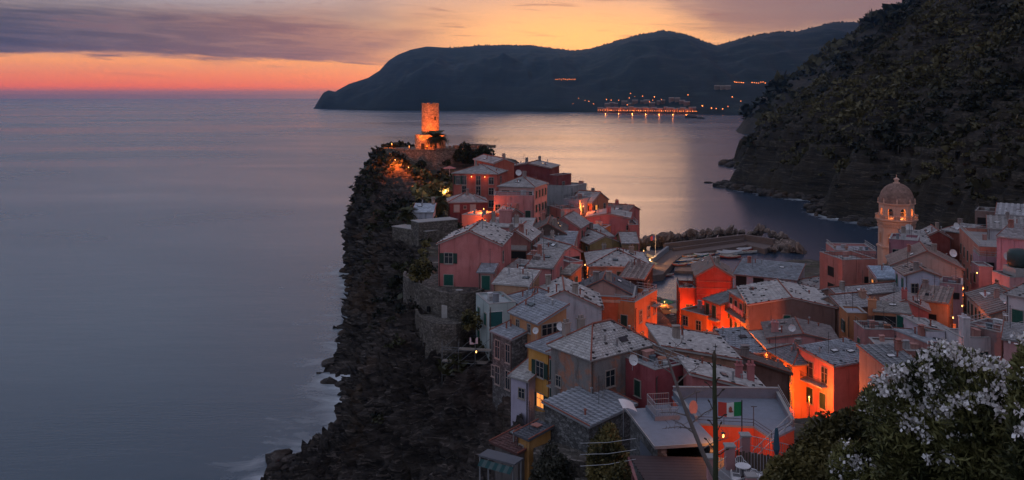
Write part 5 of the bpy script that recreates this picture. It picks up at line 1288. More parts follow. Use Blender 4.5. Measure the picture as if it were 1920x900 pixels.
for row, (x0, y0, x1, y1, n, ang) in enumerate([(1282, 484, 1336, 478, 6, -.75), (1277, 491, 1334, 486, 6, -.72), (1274, 498, 1322, 494, 5, -.7)]):
    for k in range(n):
        p = atz(x0 + (x1 - x0) * k / (n - 1), y0 + (y1 - y0) * k / (n - 1), 1.0); c_ = BCOL[(i * 5 + row) % 6][0]; i += 1
        boat('small %s rowing boat drawn up in rows beside the quay' % c_.replace('_', ' '), (p.x, p.y, .9), ang + rnd.uniform(-.12, .12) + .9, c_, .95, (i % 4 == 0), G1)
for k, (x_, y_, c_, cv_, lb) in enumerate([(1352, 480, 'white', False, 'inner end of the moored raft'), (1361, 477, 'white', True, 'middle of the moored raft under a grey cover'), (1372, 475, 'white', True, 'outer side of the moored raft under a grey cover'), (1368, 483, 'red', False, 'near edge of the moored raft'), (1391, 470, 'red', True, 'close under the quay wall'), (1400, 474, 'white', False, 'at the open end of the mooring')]):
    p = atz(x_, y_, 0.2); boat('moored %s boat at the %s' % (c_, lb) if not lb.startswith('close') else 'moored red boat lying close under the quay wall', (p.x, p.y, -.12), -.35 + .1 * k, c_, 1.35, cv_, 'boats moored in the basin')
p = atz(1250, 517, .2); boat('red dinghy floating at the foot of the slipway', (p.x, p.y, 0), .4, 'red', .9)
sh_ = MB(); P_ = [atz(x, y, .7) for x, y in ((1268, 482), (1345, 474), (1348, 492), (1330, 510), (1264, 508))]; sh_.prism([(p.x, p.y) for p in reversed(P_)], -3, .75); tag(sh_.build('slipway', M_QUAY), kind='structure')
# flag on the quay
fp = empty('flagpole', atz(1229, 480, 1.6)); tag(fp, 'white flagpole with small blue and red flag on the quay', 'flagpole')
m = MB(); m.tube([(0, 0, 0), (0, 0, 6.2)], [.08, .05], 6); m.build('pole', M_WHITE, fp)
m = MB()
for k in range(5): m.poly([(-k * .28, .12 * math.sin(k * 1.4), 4.7 - .06 * k), (-k * .28 - .28, .12 * math.sin(k * 1.4 + 1.4), 4.64 - .06 * k), (-k * .28 - .28, .12 * math.sin(k * 1.4 + 1.4), 6.0 - .1 * k), (-k * .28, .12 * math.sin(k * 1.4), 6.1 - .1 * k)], 0 if k < 3 else 1)
m.build('flag', [flat('flag_blue', (.06, .07, .22), .8), flat('flag_dark_red', (.25, .03, .05), .8)], fp)
# restaurant parasols on the quay and in the square
U1 = [flat('canvas_cream', (.55, .42, .22), .8), flat('canvas_orange', (.50, .2, .06), .8), flat('canvas_green', (.05, .2, .12), .8), flat('canvas_white', (.55, .5, .45), .8)]
for k, (x_, y_) in enumerate([(1203, 482), (1209, 487), (1215, 482), (1213, 493), (1221, 497), (1206, 496)]):
    p = atz(x_, y_ + 12, 1.62); umbrella('cream restaurant parasol at the lit end of the quay', (p.x, p.y, 1.62), U1[0], 1.7, 2.6, 'parasols at the quay restaurant')
sq = MB(); P_ = [(26, 168), (40, 168), (41, 186), (37, 192), (27, 192)]; sq.prism(P_, -2, 1.9); tag(sq.build('harbour_square', flat('square_paving', (.26, .2, .17), .8)), kind='structure')
for k, (x_, y_, c_) in enumerate([(29.0, 171, 1), (31.0, 173.5, 1), (29.4, 176, 3), (32.2, 177.5, 1), (30.4, 180, 3), (33.0, 182, 2), (30.6, 184.5, 2), (33.4, 174, 0)]):
    umbrella(('orange', 'white', 'green', 'cream')[{1: 0, 3: 1, 2: 2, 0: 3}[c_]] + ' parasol over tables in the lit harbour square', (x_, y_, 1.92), U1[c_], 1.5, 2.5, 'parasols in the harbour square')
    table('round table under the parasols of the harbour square', (x_ + .9, y_ - 1.1, 1.92), U1[3], .5, 'tables in the harbour square')
# laundry
def laundry(label, p0, p1, cols, seed):
    r_ = empty('washing_line', p0); tag(r_, label, 'laundry'); p0, p1 = Vector(p0), Vector(p1); rnd = random.Random(seed); d_ = p1 - p0; n_ = max(4, int(d_.length / .7))
    m = MB(); m.tube([(0, 0, 0), tuple(d_ / 2 + Vector((0, 0, -.08))), tuple(d_)], .015, 4); m.build('line', M_IRON, r_)
    rz = math.atan2(d_.y, d_.x)
    for k in range(n_):
        q_ = d_ * ((k + .5) / n_); w_, h_ = rnd.uniform(.2, .32), rnd.uniform(.5, .9)
        m = MB(); m.box(-w_, -.02, -h_, w_, .02, 0); m.box(-w_ * .8, -.05, -h_ + .05, w_ * .6, -.021, -.1); m.build('cloth', flat('cloth_%d' % rnd.randrange(4), cols[rnd.randrange(len(cols))], .9), r_, tuple(q_), rz)
laundry('row of pink and white laundry on the balcony above the orange street', at(1366, 566, 133.5), at(1393, 583, 127.5), [(.5, .25, .27), (.5, .45, .47), (.42, .16, .2)], 3)
laundry('laundry hung between posts of the white balcony house', at(1741, 618, 101), at(1768, 620, 100.4), [(.5, .48, .5), (.1, .2, .3), (.4, .1, .12)], 8)
laundry('red cloth hanging beside the scaffolding', at(884, 633, 100), at(893, 633, 100), [(.55, .10, .07), (.55, .2, .15)], 5)
# awning and odd things on the right bank
aw = empty('awning', at(1834, 545, 121)); tag(aw, 'white striped awning over the balcony of the shuttered house', 'awning')
m = MB()
for k in range(8): m.poly([(k * .55, -.2 + .1 * k, -.2), (k * .55 + .55, -.1 + .1 * k, -.2), (k * .55 + 1.2, -3, -1.5), (k * .55 + .65, -3, -1.5)], k % 2)
m.build('canvas', [M_WHITE, flat('awning_pink', (.42, .30, .30), .8)], aw)
m = MB(); m.tube([(.2, -3, -1.5), (5, -3, -1.5)], .04, 5); m.build('front_bar', M_STEEL, aw)
tk = empty('water_tank', at(1912, 500, 128)); tag(tk, 'dark green water tank on the pink box roof', 'tank')
m = MB(); m.lathe([(.3, 0), (1.5, .1), (1.7, .4), (1.7, 2.0), (1.4, 2.5), (.4, 2.7)], 18); m.build('tank_body', flat('tank_green', (.025, .045, .045), .5), tk, smooth=True)
m = MB(); m.box(-1.6, -1.6, -1.2, 1.6, 1.6, 0); m.build('plinth', M_CONC, tk)
chair('white deck chair on the terrace by the teal door', tuple(at(1886, 598, 107)), .5, M_WHITE)
# scaffolding under the bastion
M_SCAF = flat('scaffold_tube', (.16, .16, .165), .5, .4, .5)
sf = empty('scaffolding', (-8.6, 104.5, 12.2)); tag(sf, 'steel tube scaffolding with plank decks on the cliff below the bastion', 'scaffolding')
pol = MB(); pol.tube([(0, 0, -3), (0, 0, 5.6)], .03, 5); POL = pol.mesh('pole', M_SCAF); plk = MB(); plk.box(0, 0, 0, 2.0, .9, .06); PLK = plk.mesh('deck_plank', flat('scaffold_plank', (.22, .18, .15), .8)); led = MB(); led.tube([(0, 0, 0), (6.2, 0, 0)], .03, 5); LED = led.mesh('ledger', M_SCAF)
brc = MB(); brc.tube([(0, 0, 0), (2, 0, 1.7)], .025, 5); BRC = brc.mesh('brace', M_SCAF)
for i in range(4):
    for j in (0, 1): link('pole', POL, sf, (i * 2.05, j * 1.0 - .35 * i, 0))
for z_ in range(4):
    for j in (0, 1): link('ledger', LED, sf, (0, j * 1.0, z_ * 1.55), rot=(0, 0, -.17))
    for i in range(3):
        if (z_ + i) % 3: link('deck_plank', PLK, sf, (i * 2.05, -.35 * i, z_ * 1.55 + .05), -.17)
        link('brace', BRC, sf, (i * 2.05, -.05 - .35 * i, z_ * 1.55), -.17)
# far buoy in the bay
by = empty('channel_buoy', atz(1436, 433, 0)); tag(by, 'small dark buoy floating beyond the breakwater', 'buoy')
m = MB(); m.lathe([(.6, -.3), (.7, .2), (.2, .5), (.12, 1.6), (.3, 1.7), (.02, 2.3)], 10); m.build('float', M_IRON, by)
# rocks in the sea
for k, (px_, py_, s_, lb) in enumerate([(1330, 343, 1.6, 'low dark rock awash off the hillside point'), (1296, 221, 13, 'dark islet off the lit far town'), (1312, 223, 7, 'small dark islet beside the far town'), (628, 683, 2.0, 'flat black rock at the foot of the sea cliff'), (528, 876, 1.2, 'black rock ledge washed by foam'), (612, 716, .9, 'tiny rock in the foam below the cliff')]):
    p = atz(px_, py_, 0); o_ = link('sea_rock', BM[k % 6].copy(), None, (p.x, p.y, 0), rot=(.2, .1, k), scale=(s_ * 1.9, s_ * 1.3, s_ * .7)); o_.data.materials.clear(); o_.data.materials.append(M_ROCK); tag(o_, lb, 'rock')

# broken rock along the waterline: past counting, one object per shore
def rock_scatter(name, label, P, S, seed):
    g = np.random.default_rng(seed); bm = bmesh.new(); bmesh.ops.create_icosphere(bm, subdivisions=2, radius=1.0); bm.verts.ensure_lookup_table()
    bv = np.array([v.co[:] for v in bm.verts]); bf = np.array([[v.index for v in f.verts] for f in bm.faces]); bm.free(); Vs, Fs = [], []
    for i, (p, s_) in enumerate(zip(P, S)):
        nn_ = g.normal(size=(9, 3)); nn_ /= np.linalg.norm(nn_, axis=1, keepdims=True); dd_ = g.uniform(.45, .85, 9); v = bv.copy()
        for n_, d_ in zip(nn_, dd_): k = np.maximum(v @ n_ - d_, 0); v -= k[:, None] * n_
        v = v * np.array([1.5, .9, .8]) * s_; a_ = g.uniform(0, 6.28); c_, q_ = math.cos(a_), math.sin(a_); t_ = g.uniform(-.6, .6)
        v = v @ np.array([[c_, -q_, 0], [q_, c_, 0], [0, 0, 1]]) @ np.array([[1, 0, 0], [0, math.cos(t_), -math.sin(t_)], [0, math.sin(t_), math.cos(t_)]])
        Vs.append(v + p); Fs.append(bf + i * len(bv))
    tag(link(name, mesh_np(name, np.concatenate(Vs), np.concatenate(Fs), M_ROCK)), label, 'rocks', kind='stuff')
g = np.random.default_rng(5); ii = g.integers(60, NT_ - 90, 240); shp = shore_pts[ii]
rock_scatter('shore_rocks', 'broken rocks strewn along the foot of the sea cliff', np.stack([shp[:, 0] + g.normal(size=240) * 1.3 - .3, shp[:, 1] + g.normal(size=240) * .6, g.uniform(-.5, .5, 240)], -1), g.uniform(.4, 1.5, 240), 6)
yh = g.uniform(300, 600, 420); rock_scatter('harbour_shore_rocks', 'broken rocks along the shore of the hillside', np.stack([hill_coast(yh) + g.normal(size=420) * 3.0, yh, g.uniform(-.6, 1.2, 420)], -1), g.uniform(.7, 3.0, 420) * (.5 + yh / 600), 8)

lp = [atz(x_, y_, 0) for x_, y_ in zip(g.uniform(505, 600, 46), g.uniform(862, 896, 46))]
rock_scatter('ledge_rocks', 'tumbled black rocks of the ledge at the cliff foot', np.array([(p.x, p.y, z_) for p, z_ in zip(lp, g.uniform(-.4, .5, 46))]), g.uniform(.5, 1.7, 46), 9)
# ------------------------------------------------------------------ foliage
def quads(P, size, elong=1.0, up=None, seed=0, droop=0.0):
    """random leaf quads at points P (n,3)"""
    r_ = np.random.default_rng(seed); n = len(P); s_ = (np.asarray(size) * np.ones(n))[:, None]
    a_ = r_.normal(size=(n, 3)); 
    if up is not None: a_ = a_ + up * 1.2
    a_[:, 2] -= droop
    a_ /= np.linalg.norm(a_, axis=1, keepdims=True) + 1e-9
    b_ = np.cross(a_, r_.normal(size=(n, 3))); b_ /= np.linalg.norm(b_, axis=1, keepdims=True) + 1e-9
    a_ = a_ * s_ * elong * .5; b_ = b_ * s_ * .5
    V = np.stack([P - a_, P - a_ * .1 + b_, P + a_, P - a_ * .1 - b_], 1).reshape(-1, 3)
    return V, np.arange(4 * n).reshape(n, 4)
def blob_points(cs, rs, n, seed, shell=.55):
    """points through the volume of ellipsoids cs (k,3) rs (k,3), denser near the skin"""
    r_ = np.random.default_rng(seed); cs = np.asarray(cs, float); rs = np.asarray(rs, float)
    k = r_.choice(len(cs), n, p=(rs.prod(1) ** .67) / (rs.prod(1) ** .67).sum())
    d_ = r_.normal(size=(n, 3)); d_ /= np.linalg.norm(d_, axis=1, keepdims=True)
    rad = shell + (1.06 - shell) * r_.random(n) ** .7
    return cs[k] + d_ * rad[:, None] * rs[k], d_, k
def clump_tint(P, seed, sc=.8, amp=1.0):
    return np.clip(.5 + (fbm(P * sc, 3, seed) - .5) * 2.2 * amp + np.random.default_rng(seed).normal(size=len(P)) * .16, 0, 1)
F_DARK = foliage_mat('foliage_dark', (.006, .010, .005), (.030, .036, .014))
F_OLIVE = foliage_mat('foliage_olive', (.016, .017, .007), (.17, .135, .048))
F_HILL = foliage_mat('foliage_hill', (.014, .015, .009), (.105, .084, .036))
F_OLE = foliage_mat('foliage_oleander', (.028, .032, .012), (.19, .175, .062))
F_PALM = foliage_mat('palm_frond', (.014, .018, .007), (.06, .055, .02))
M_BARK = flat('bark', (.05, .038, .03), .9)
def crown(name, parent, cs, rs, n, size, mat, seed, elong=1.5, tsc=.8):
    P, d_, k = blob_points(cs, rs, n, seed); V, F = quads(P, size * RNG.uniform(.7, 1.3, len(P)), elong, d_, seed)
    me = mesh_np(name, V, F, mat, clump_tint(P, seed, tsc))
    o_ = link(name, me, parent); o_['kind'] = 'stuff'; return o_
def bush_blobs(rx, ry, rz, k, seed):
    r_ = np.random.default_rng(seed); cs = []; rs = []
    for i in range(k):
        d_ = r_.normal(size=3); d_ /= np.linalg.norm(d_); f = r_.random() ** .5 * .72
        cs.append((d_[0] * rx * f, d_[1] * ry * f, abs(d_[2]) * rz * f + rz * .12)); q_ = r_.uniform(.28, .5)
        rs.append((rx * q_, ry * q_, rz * q_))
    return cs, rs
def shrub(label, p, rx, ry, rz, n, size, mat=None, seed=0, name='shrub', cat='shrub', group=None, elong=1.5, trunk=True, k=12, tsc=.8):
    r_ = empty(name, p); tag(r_, label, cat, group)
    cs, rs = bush_blobs(rx, ry, rz, k, seed); crown('crown', r_, cs, rs, n, size, mat or F_DARK, seed, elong, tsc)
    m = MB(); rnd = random.Random(seed)
    for i in range(5):
        c_ = cs[i % len(cs)]; m.tube([(0, 0, -.8), (c_[0] * .4, c_[1] * .4, c_[2] * .4), (c_[0], c_[1], c_[2])], [.12 * rz / 2, .06 * rz / 2, .02], 5)
    m.build('trunk', M_BARK, r_)
    return r_
# hillside scrub
def scrub(name, label, N, pos_fn, smin, smax, leaves, lsize, mat, seed, tsc):
    r_ = np.random.default_rng(seed); P0 = pos_fn(N, r_); N = len(P0)
    S = r_.uniform(smin, smax, N) * (.65 + .7 * fbm(P0 * tsc * 2.5, 2, seed + 3)) * (1 + 1.2 * (r_.random(N) > .9))
    P = np.repeat(P0, leaves, 0); s_ = np.repeat(S, leaves)
    d_ = r_.normal(size=(len(P), 3)); d_[:, 2] = np.abs(d_[:, 2]) * 1.1; d_ /= np.linalg.norm(d_, axis=1, keepdims=True)
    P = P + d_ * (s_ * r_.uniform(.55, 1.0, len(P)))[:, None] * np.array([1, 1, .85])
    V, F = quads(P, lsize * s_ * r_.uniform(.6, 1.3, len(P)), 1.3, d_, seed)
    base_ = np.repeat(np.clip(.42 + (fbm(P0 * tsc, 3, seed) - .5) * 4.5 + r_.normal(size=N) * .13, 0, 1), leaves)
    o_ = link(name, mesh_np(name, V, F, mat, np.clip(base_ + r_.normal(size=len(P)) * .1, 0, 1))); tag(o_, label, 'scrub', kind='stuff')
def hill_pos(n, r_):
    x = r_.uniform(112, 430, n * 3); y = 200 + 560 * r_.random(n * 3) ** 1.3; d = x - hill_coast(y)
    dens = np.clip((d - 3) / 22, .0, 1) * (.4 + .65 * (fbm(np.stack([x, y, x * 0], -1) * .03, 3, 77) > .42))
    px_ = 960 + x / y * FPX
    z = hill_z(x, y); k = (r_.random(n * 3) < dens) & (px_ < 2020) & (z > 5) & (y > 215)
    return np.stack([x, y, z], -1)[k][:n]
scrub('hillside_scrub', 'dark scrub covering the steep hillside across the harbour', 15000, hill_pos, .9, 2.1, 32, .48, F_HILL, 101, .03)
def hill_rust(n, r_):
    P = hill_pos(n * 2, r_); f = fbm(P * .018, 3, 91); return P[f > .56][:n]
scrub('autumn_scrub', 'rusty brown bushes scattered over the hillside terraces', 900, hill_rust, .9, 1.9, 24, .6, foliage_mat('foliage_rust', (.022, .012, .007), (.085, .038, .018)), 103, .05)
def head_pos(n, r_):
    i = r_.integers(0, len(KZ), n * 2); P = np.stack([KX.ravel()[i], KY.ravel()[i], KZ[i]], -1) + r_.uniform(-4, 4, (n * 2, 3)) * np.array([1, 1, 0]); return P[(KZ[i] > 14) & (960 + P[:, 0] / P[:, 1] * FPX < 1800)][:n]
scrub('headland_scrub', 'dark woodland covering the farther headland', 2600, head_pos, 4, 8, 20, .6, F_HILL, 105, .01)
# pines along the far ridge
rpx = RNG.uniform(840, 1610, 620); Yp = np.interp(rpx, mpx, Yr); zp = np.interp(rpx, mpx, rz_)
keep_ = (fbm(np.stack([rpx * .03, rpx * 0, rpx * 0], -1), 3, 61) > .42) | (RNG.random(620) > .7)
TP = np.stack([(rpx - 960) * Yp / FPX, Yp, zp], -1)[keep_]
V_, F_ = [], []
for p in TP:
    h_ = random.uniform(6, 12); w_ = random.uniform(2.2, 4.2); b_ = len(V_) * 1
    p = p - np.array([0, 0, 5.0]); pts = [(-.5, 0, -16), (.5, 0, -16), (.3, 0, h_ * .6), (-.3, 0, h_ * .6)]; V_ += [tuple(p + np.array(q_)) for q_ in pts]; F_.append((b_, b_ + 1, b_ + 2, b_ + 3))
    for kk in range(3):
        b_ = len(V_); a_ = kk * 1.05; c_, s2 = math.cos(a_) * w_, math.sin(a_) * w_
        V_ += [tuple(p + np.array(q_)) for q_ in ((-c_, -s2, h_ * .5), (0, 0, h_ * .2), (c_, s2, h_ * .55), (random.uniform(-1, 1), 0, h_))]; F_.append((b_, b_ + 1, b_ + 2, b_ + 3))
o_ = link('ridge_pines', mesh_np('ridge_pines', np.array(V_), np.array(F_), F_DARK, np.full(len(F_), .2))); tag(o_, 'line of pines along the far mountain ridge', 'pines', kind='stuff')
# cliff vegetation
def cliff_pos(n, r_):
    i = r_.integers(0, len(CV2), n * 14); P = CV2[i]; row = i % NR_
    dens = np.clip((row / NR_ - .42) * 3.2, 0, 1) * np.where(P[:, 1] > 165, 1, np.where(P[:, 1] > 126, .55, .10)) * (fbm(P * .1, 3, 71) > .45)
    P = P[(r_.random(len(P)) < dens) & (P[:, 1] < 255) & (P[:, 2] > 7) & (P[:, 1] > 104)][:n]
    return P
scrub('cliff_scrub', 'shrubs and ivy clinging to the sea cliff below the castle', 1500, cliff_pos, .45, 1.05, 34, .42, foliage_mat('foliage_cliff', (.005, .007, .004), (.034, .034, .014)), 107, .25)
def garden_pos(n, r_):
    x = r_.uniform(-33, -12, n * 4); y = r_.uniform(136, 222, n * 4); z = ground_z(x, y); k = (x > np.interp(y, topX_y, topX_x) - 2) & (x < np.interp(y, [136, 150, 180, 200, 222], [-13, -15, -15.5, -14.5, -13]))
    return np.stack([x, y, z], -1)[k][:n]
scrub('garden_scrub', 'overgrown garden shrubs on the slope below the castle', 420, garden_pos, .5, 1.2, 40, .42, F_OLIVE, 109, .2)
for i, (px_, py_, Y_, s_) in enumerate([(722, 285, 228, 1.5), (735, 292, 224, 1.2), (712, 296, 228, 1.3), (790, 305, 222, 1.1), (765, 318, 217, 1.3), (838, 303, 221, 1.0)]):
    shrub('dark shrub crowning the rock below the castle, ' + ['seaward corner', 'beside the corner lantern', 'outermost on the cliff edge', 'under the tower', 'around the hidden lantern', 'under the palm terrace'][i], at(px_, py_ + 6, Y_), s_ * 1.3, s_ * 1.3, s_ * 1.2, 900, .3, F_DARK, 200 + i, group='shrubs under the castle wall')
shrub('spreading dark tree beside the castle terrace', at(873, 300, 224), 3.3, 2.6, 3.6, 2600, .36, F_DARK, 211, 'tree', 'tree')
shrub('rounded dark tree at the end of the castle terrace', at(912, 297, 228), 2.9, 2.6, 3.6, 2600, .36, F_DARK, 212, 'tree', 'tree')
shrub('olive bush on the stone bastion beside the pink house', at(790, 520, 121), 1.9, 1.5, 2.3, 2200, .24, F_OLIVE, 213)
shrub('leafy shrub beside the white garden lamp', at(822, 366, 200), 1.8, 1.6, 1.8, 1200, .3, F_OLIVE, 214)
shrub('ivy-dark shrub below the salmon box house', at(850, 428, 158), 1.8, 1.4, 1.4, 1200, .28, F_DARK, 215)
shrub('bush on the slope under the bastion wall', at(880, 612, 107), 1.6, 1.4, 1.8, 1500, .22, F_OLIVE, 216)
# garden retaining walls
for lb, a_, b_, h_ in (('stone garden wall beside the palm slope', at(735, 425, 156), at(800, 432, 150), 4.0), ('stone terrace wall below the salmon box house', at(785, 418, 150), at(858, 413, 154), 4.5)):
    u_ = (b_ - a_); L_ = u_.xy.length; r_ = empty('garden_wall', (a_.x, a_.y, a_.z - h_), math.atan2(u_.y, u_.x)); tag(r_, lb, 'wall')
    m = MB(); m.box(0, 0, -3, L_, 3.2, h_); m.build('masonry', M_RUBBLE, r_); m = MB(); m.box(-.06, -.06, h_ + .002, L_ + .06, 3.26, h_ + .12); m.build('coping', M_CONC, r_)
# palms
FR = MB(); rnd = random.Random(4)
n_ = 9
for i in range(n_):
    t0, t1 = i / n_, (i + 1) / n_; c0 = Vector((t0 * 2.4, 0, .9 * math.sin(t0 * 2.0) - 1.1 * t0 * t0 * 1.2)); c1 = Vector((t1 * 2.4, 0, .9 * math.sin(t1 * 2.0) - 1.1 * t1 * t1 * 1.2))
    FR.poly([c0 + Vector((0, -.03, 0)), c1 + Vector((0, -.03, 0)), c1 + Vector((0, .03, 0)), c0 + Vector((0, .03, 0))], 0, .6)
    for sd in (-1, 1):
        for f in (0, .5):
            b_ = c0.lerp(c1, f); ln = .62 * math.sin(math.pi * min(.97, t0 * .85 + .14)) + .1
            tip = b_ + Vector((.28, sd * ln, -.22 * ln - .05)); FR.poly([b_ + Vector((-.09, 0, 0)), b_ + Vector((.09, 0, 0)), tip + Vector((.05, 0, 0)), tip + Vector((-.03, 0, 0))], 0, rnd.random())
FROND = FR.mesh('frond', F_PALM)
def palm(label, p, h, s):
    r_ = empty('palm_tree', p); tag(r_, label, 'palm tree')
    m = MB(); m.tube([(0, 0, -.6), (.05, 0, h * .5), (0, 0, h)], [.26 * s, .2 * s, .24 * s], 8); m.build('trunk', M_BARK, r_)
    rnd = random.Random(int(p[1]))
    for k in range(30): link('frond', FROND, r_, (0, 0, h), rot=(0, rnd.uniform(-.75, .62), k * 2.4), scale=s * rnd.uniform(.8, 1.1))
palm('palm tree silhouetted in front of the floodlit tower drum', (-20.2, 225.2, 33.1), 3.4, 1.55)
palm('broad palm tree on the garden slope beside the maroon hut', tuple(at(818, 405, 178)), 2.6, 1.25)
palm('slender palm tree with lit trunk at the cliff garden', tuple(at(763, 432, 160)), 3.0, .95)

# ------------------------------------------------------------------ foreground: blue terrace building, shed, deck, railed terrace
M_TERR = flat('terrace_screed', (.19, .205, .245), .7, var=.2); M_TPAR = flat('terrace_parapet', (.15, .16, .195), .7); M_REDW = plaster((.50, .075, .035), .3)
tb = empty('terrace_building', (18, 66, 16)); tag(tb, 'red house with wide blue-grey roof terrace and low parapet', 'house')
TPx = [(1303, 793), (1413, 799), (1447, 822), (1489, 801), (1459, 746), (1262, 744)]
TZ = 22.6; TW = [atz(x, y, TZ) for x, y in TPx]; PT = [(p.x - 18, p.y - 66) for p in TW]
m = MB(); m.prism(PT, -2, TZ - 16 - .16); m.build('wall', M_REDW, tb)
cxm = sum(p[0] for p in PT) / 6; cym = sum(p[1] for p in PT) / 6
m = MB(); m.prism([(cxm + (x - cxm) * 1.02, cym + (y - cym) * 1.03) for x, y in PT], TZ - 16 - .158, TZ - 16); m.build('terrace_floor', M_TERR, tb)
def parap(i0, i1, h_, nm='parapet'):
    a_, b_ = Vector(PT[i0]), Vector(PT[i1]); u_ = b_ - a_; L_ = u_.length
    m = MB(); m.box(0, 0, 0, L_, .18, h_); o1 = m.build(nm, M_TPAR, tb, (a_.x, a_.y, TZ - 16 + .002), math.atan2(u_.y, u_.x)); m = MB(); m.box(-.03, -.04, h_ + .002, L_ + .03, .22, h_ + .06); m.build('coping', M_CONC, o1)
parap(5, 0, .5); parap(3, 4, .55); parap(4, 5, .85)
def rail_run(parent, pts, h_=.95, every=1.2, mat=M_STEEL, bars=False, name='railing'):
    m = MB()
    for a_, b_ in zip(pts[:-1], pts[1:]):
        a_, b_ = Vector(a_), Vector(b_); L_ = (b_ - a_).length
        for hz in (h_, h_ * .52): m.tube([a_ + Vector((0, 0, hz)), b_ + Vector((0, 0, hz))], .022, 5)
        n = max(1, int(L_ / (.14 if bars else every)))
        for k in range(n + 1): q_ = a_.lerp(b_, k / n); m.tube([q_, q_ + Vector((0, 0, h_))], .011 if bars and k % 8 else .02, 4)
    return m.build(name, mat, parent)
rail_run(tb, [(PT[0][0], PT[0][1] + .05, TZ - 16), (PT[1][0], PT[1][1] + .05, TZ - 16), (PT[2][0], PT[2][1] + .05, TZ - 16), (PT[3][0] - .1, PT[3][1], TZ - 16)], .5, 2.2, M_IRON)
rail_run(tb, [(PT[3][0], PT[3][1], TZ - 15.4), (PT[4][0], PT[4][1], TZ - 15.4)], .5, 1.6, M_STEEL)
for (x_, y_) in ((1413, 799), (1306, 770)):
    p = atz(x_, y_, TZ); m = MB(); m.tube([(0, 0, 0), (0, 0, 1.5)], .03, 5); m.tube([(-.2, 0, 1.5), (.25, 0, 1.5)], .03, 5); m.build('lamp_post', M_IRON, tb, (p.x - 18, p.y - 66, TZ - 16))
m = MB(); m.box(-.5, -.05, -.9, .5, .05, .9); m.build('canopy_post', flat('yellow_post', (.55, .24, .04), .6), tb, (PT[0][0] + 1.2, PT[0][1] - .06, TZ - 17.2), .05, scale=(.22, 1, 1))
# rear wall strip with dark stone under the rose roof
sg = empty('oval_sign', atz(1300, 788, TZ)); tag(sg, 'small pink oval board standing on the blue terrace edge', 'sign'); sg.location.z += .05
m = MB(); m.lathe([(.33, -.03), (.33, .03)], 18); m.build('board', flat('sign_pink', (.45, .2, .17), .6), sg, (0, 0, .95), rot=(R(90), 0, 0), scale=(1, 1.7, 1)); m = MB(); m.tube([(0, 0, 0), (0, 0, .5)], .03, 5); m.build('stake', M_IRON, sg)
# flag
fl_ = empty('italian_flag', tuple(at(1391, 868, 57))); tag(fl_, 'green, white and red flag with crest on a thin pole over the terrace', 'flag')
m = MB(); m.tube([(0, 0, -1), (0, 0, 4.2)], .04, 6); m.build('pole', M_IRON, fl_)
FLW, FLH = 1.55, .95
for k, (nm, c_) in enumerate((('green_band', (.02, .22, .07)), ('white_band', (.72, .69, .66)), ('red_band', (.55, .06, .045)))):
    m = MB(); n = 6
    def fp_(t, s): return Vector((-t * FLW, .16 * math.sin(t * 7.5) * t + .02, 3.15 + s * FLH - .13 * t * t - .05 * math.sin(t * 5)))
    for i in range(n):
        t0, t1 = (k + i / n) / 3, (k + (i + 1) / n) / 3
        for j in range(4): m.poly([fp_(t0, j / 4), fp_(t1, j / 4), fp_(t1, (j + 1) / 4), fp_(t0, (j + 1) / 4)])
    m.build(nm, flat('flag_' + nm, c_, .85, var=.1), fl_, smooth=True)
m = MB()
for (s_, t_, ww, hh_) in ((.50, .455, .10, .30), (.52, .50, .14, .42), (.50, .545, .10, .30), (.38, .5, .36, .09)):
    q_ = fp_(t_, s_); m.box(q_.x - ww / 2, q_.y - .03, q_.z - hh_ / 2 * .95, q_.x + ww / 2, q_.y - .012, q_.z + hh_ / 2 * .95)
m.build('crest', flat('flag_crest', (.40, .10, .07), .85), fl_)
# grey shed with dark opening, stone side wall with door
a_ = at(1182, 770, 68.5); b_ = at(1233, 832, 61.6); zr = (a_.z + b_.z) / 2
u_ = Vector((b_.x - a_.x, b_.y - a_.y)); Lw = u_.length; u_.normalize(); v_ = Vector((-u_.y, u_.x)); Wd = 4.3
sd = empty('garage_shed', (a_.x, a_.y, zr - 3.4), math.atan2(u_.y, u_.x)); tag(sd, 'stone shed with smooth grey roof and dark open front', 'shed')
m = MB(); m.box(0, 0, -3, Lw, .35, 3.2); m.box(0, Wd - .35, -3, Lw, Wd, 3.2); m.box(0, .35, -3, .35, Wd - .35, 3.2); m.box(Lw - .3, .35, -3, Lw, .7, 3.2); m.build('wall', M_HOUSESTONE, sd)
m = MB(); m.box(-.2, -.3, 3.2, Lw + .3, Wd + .1, 3.4); m.build('roof', M_TERR, sd)
m = MB(); m.box(-.24, -.36, 3.25, Lw + .34, -.302, 3.46); m.box(Lw + .302, -.302, 3.25, Lw + .36, Wd + .1, 3.46); m.build('roof_edge', M_STEEL, sd)
m = MB(); m.box(Lw * .40, -.05, -.4, Lw * .80, -.003, 2.1); m.build('door', flat('grey_door', (.12, .13, .16), .5), sd)
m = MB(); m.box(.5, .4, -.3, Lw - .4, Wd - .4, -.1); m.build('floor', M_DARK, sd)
# stair head with railing on the shed roof
m = MB(); m.box(.2, 1.2, 3.402, 2.6, 3.2, 3.75); m.build('stair_head', M_TPAR, sd)
rail_run(sd, [(.3, 3.1, 3.75), (.3, 1.3, 3.75), (2.5, 1.3, 3.75), (2.5, 3.1, 3.75)], .95, 1.0, M_STEEL, True, 'stair_railing')
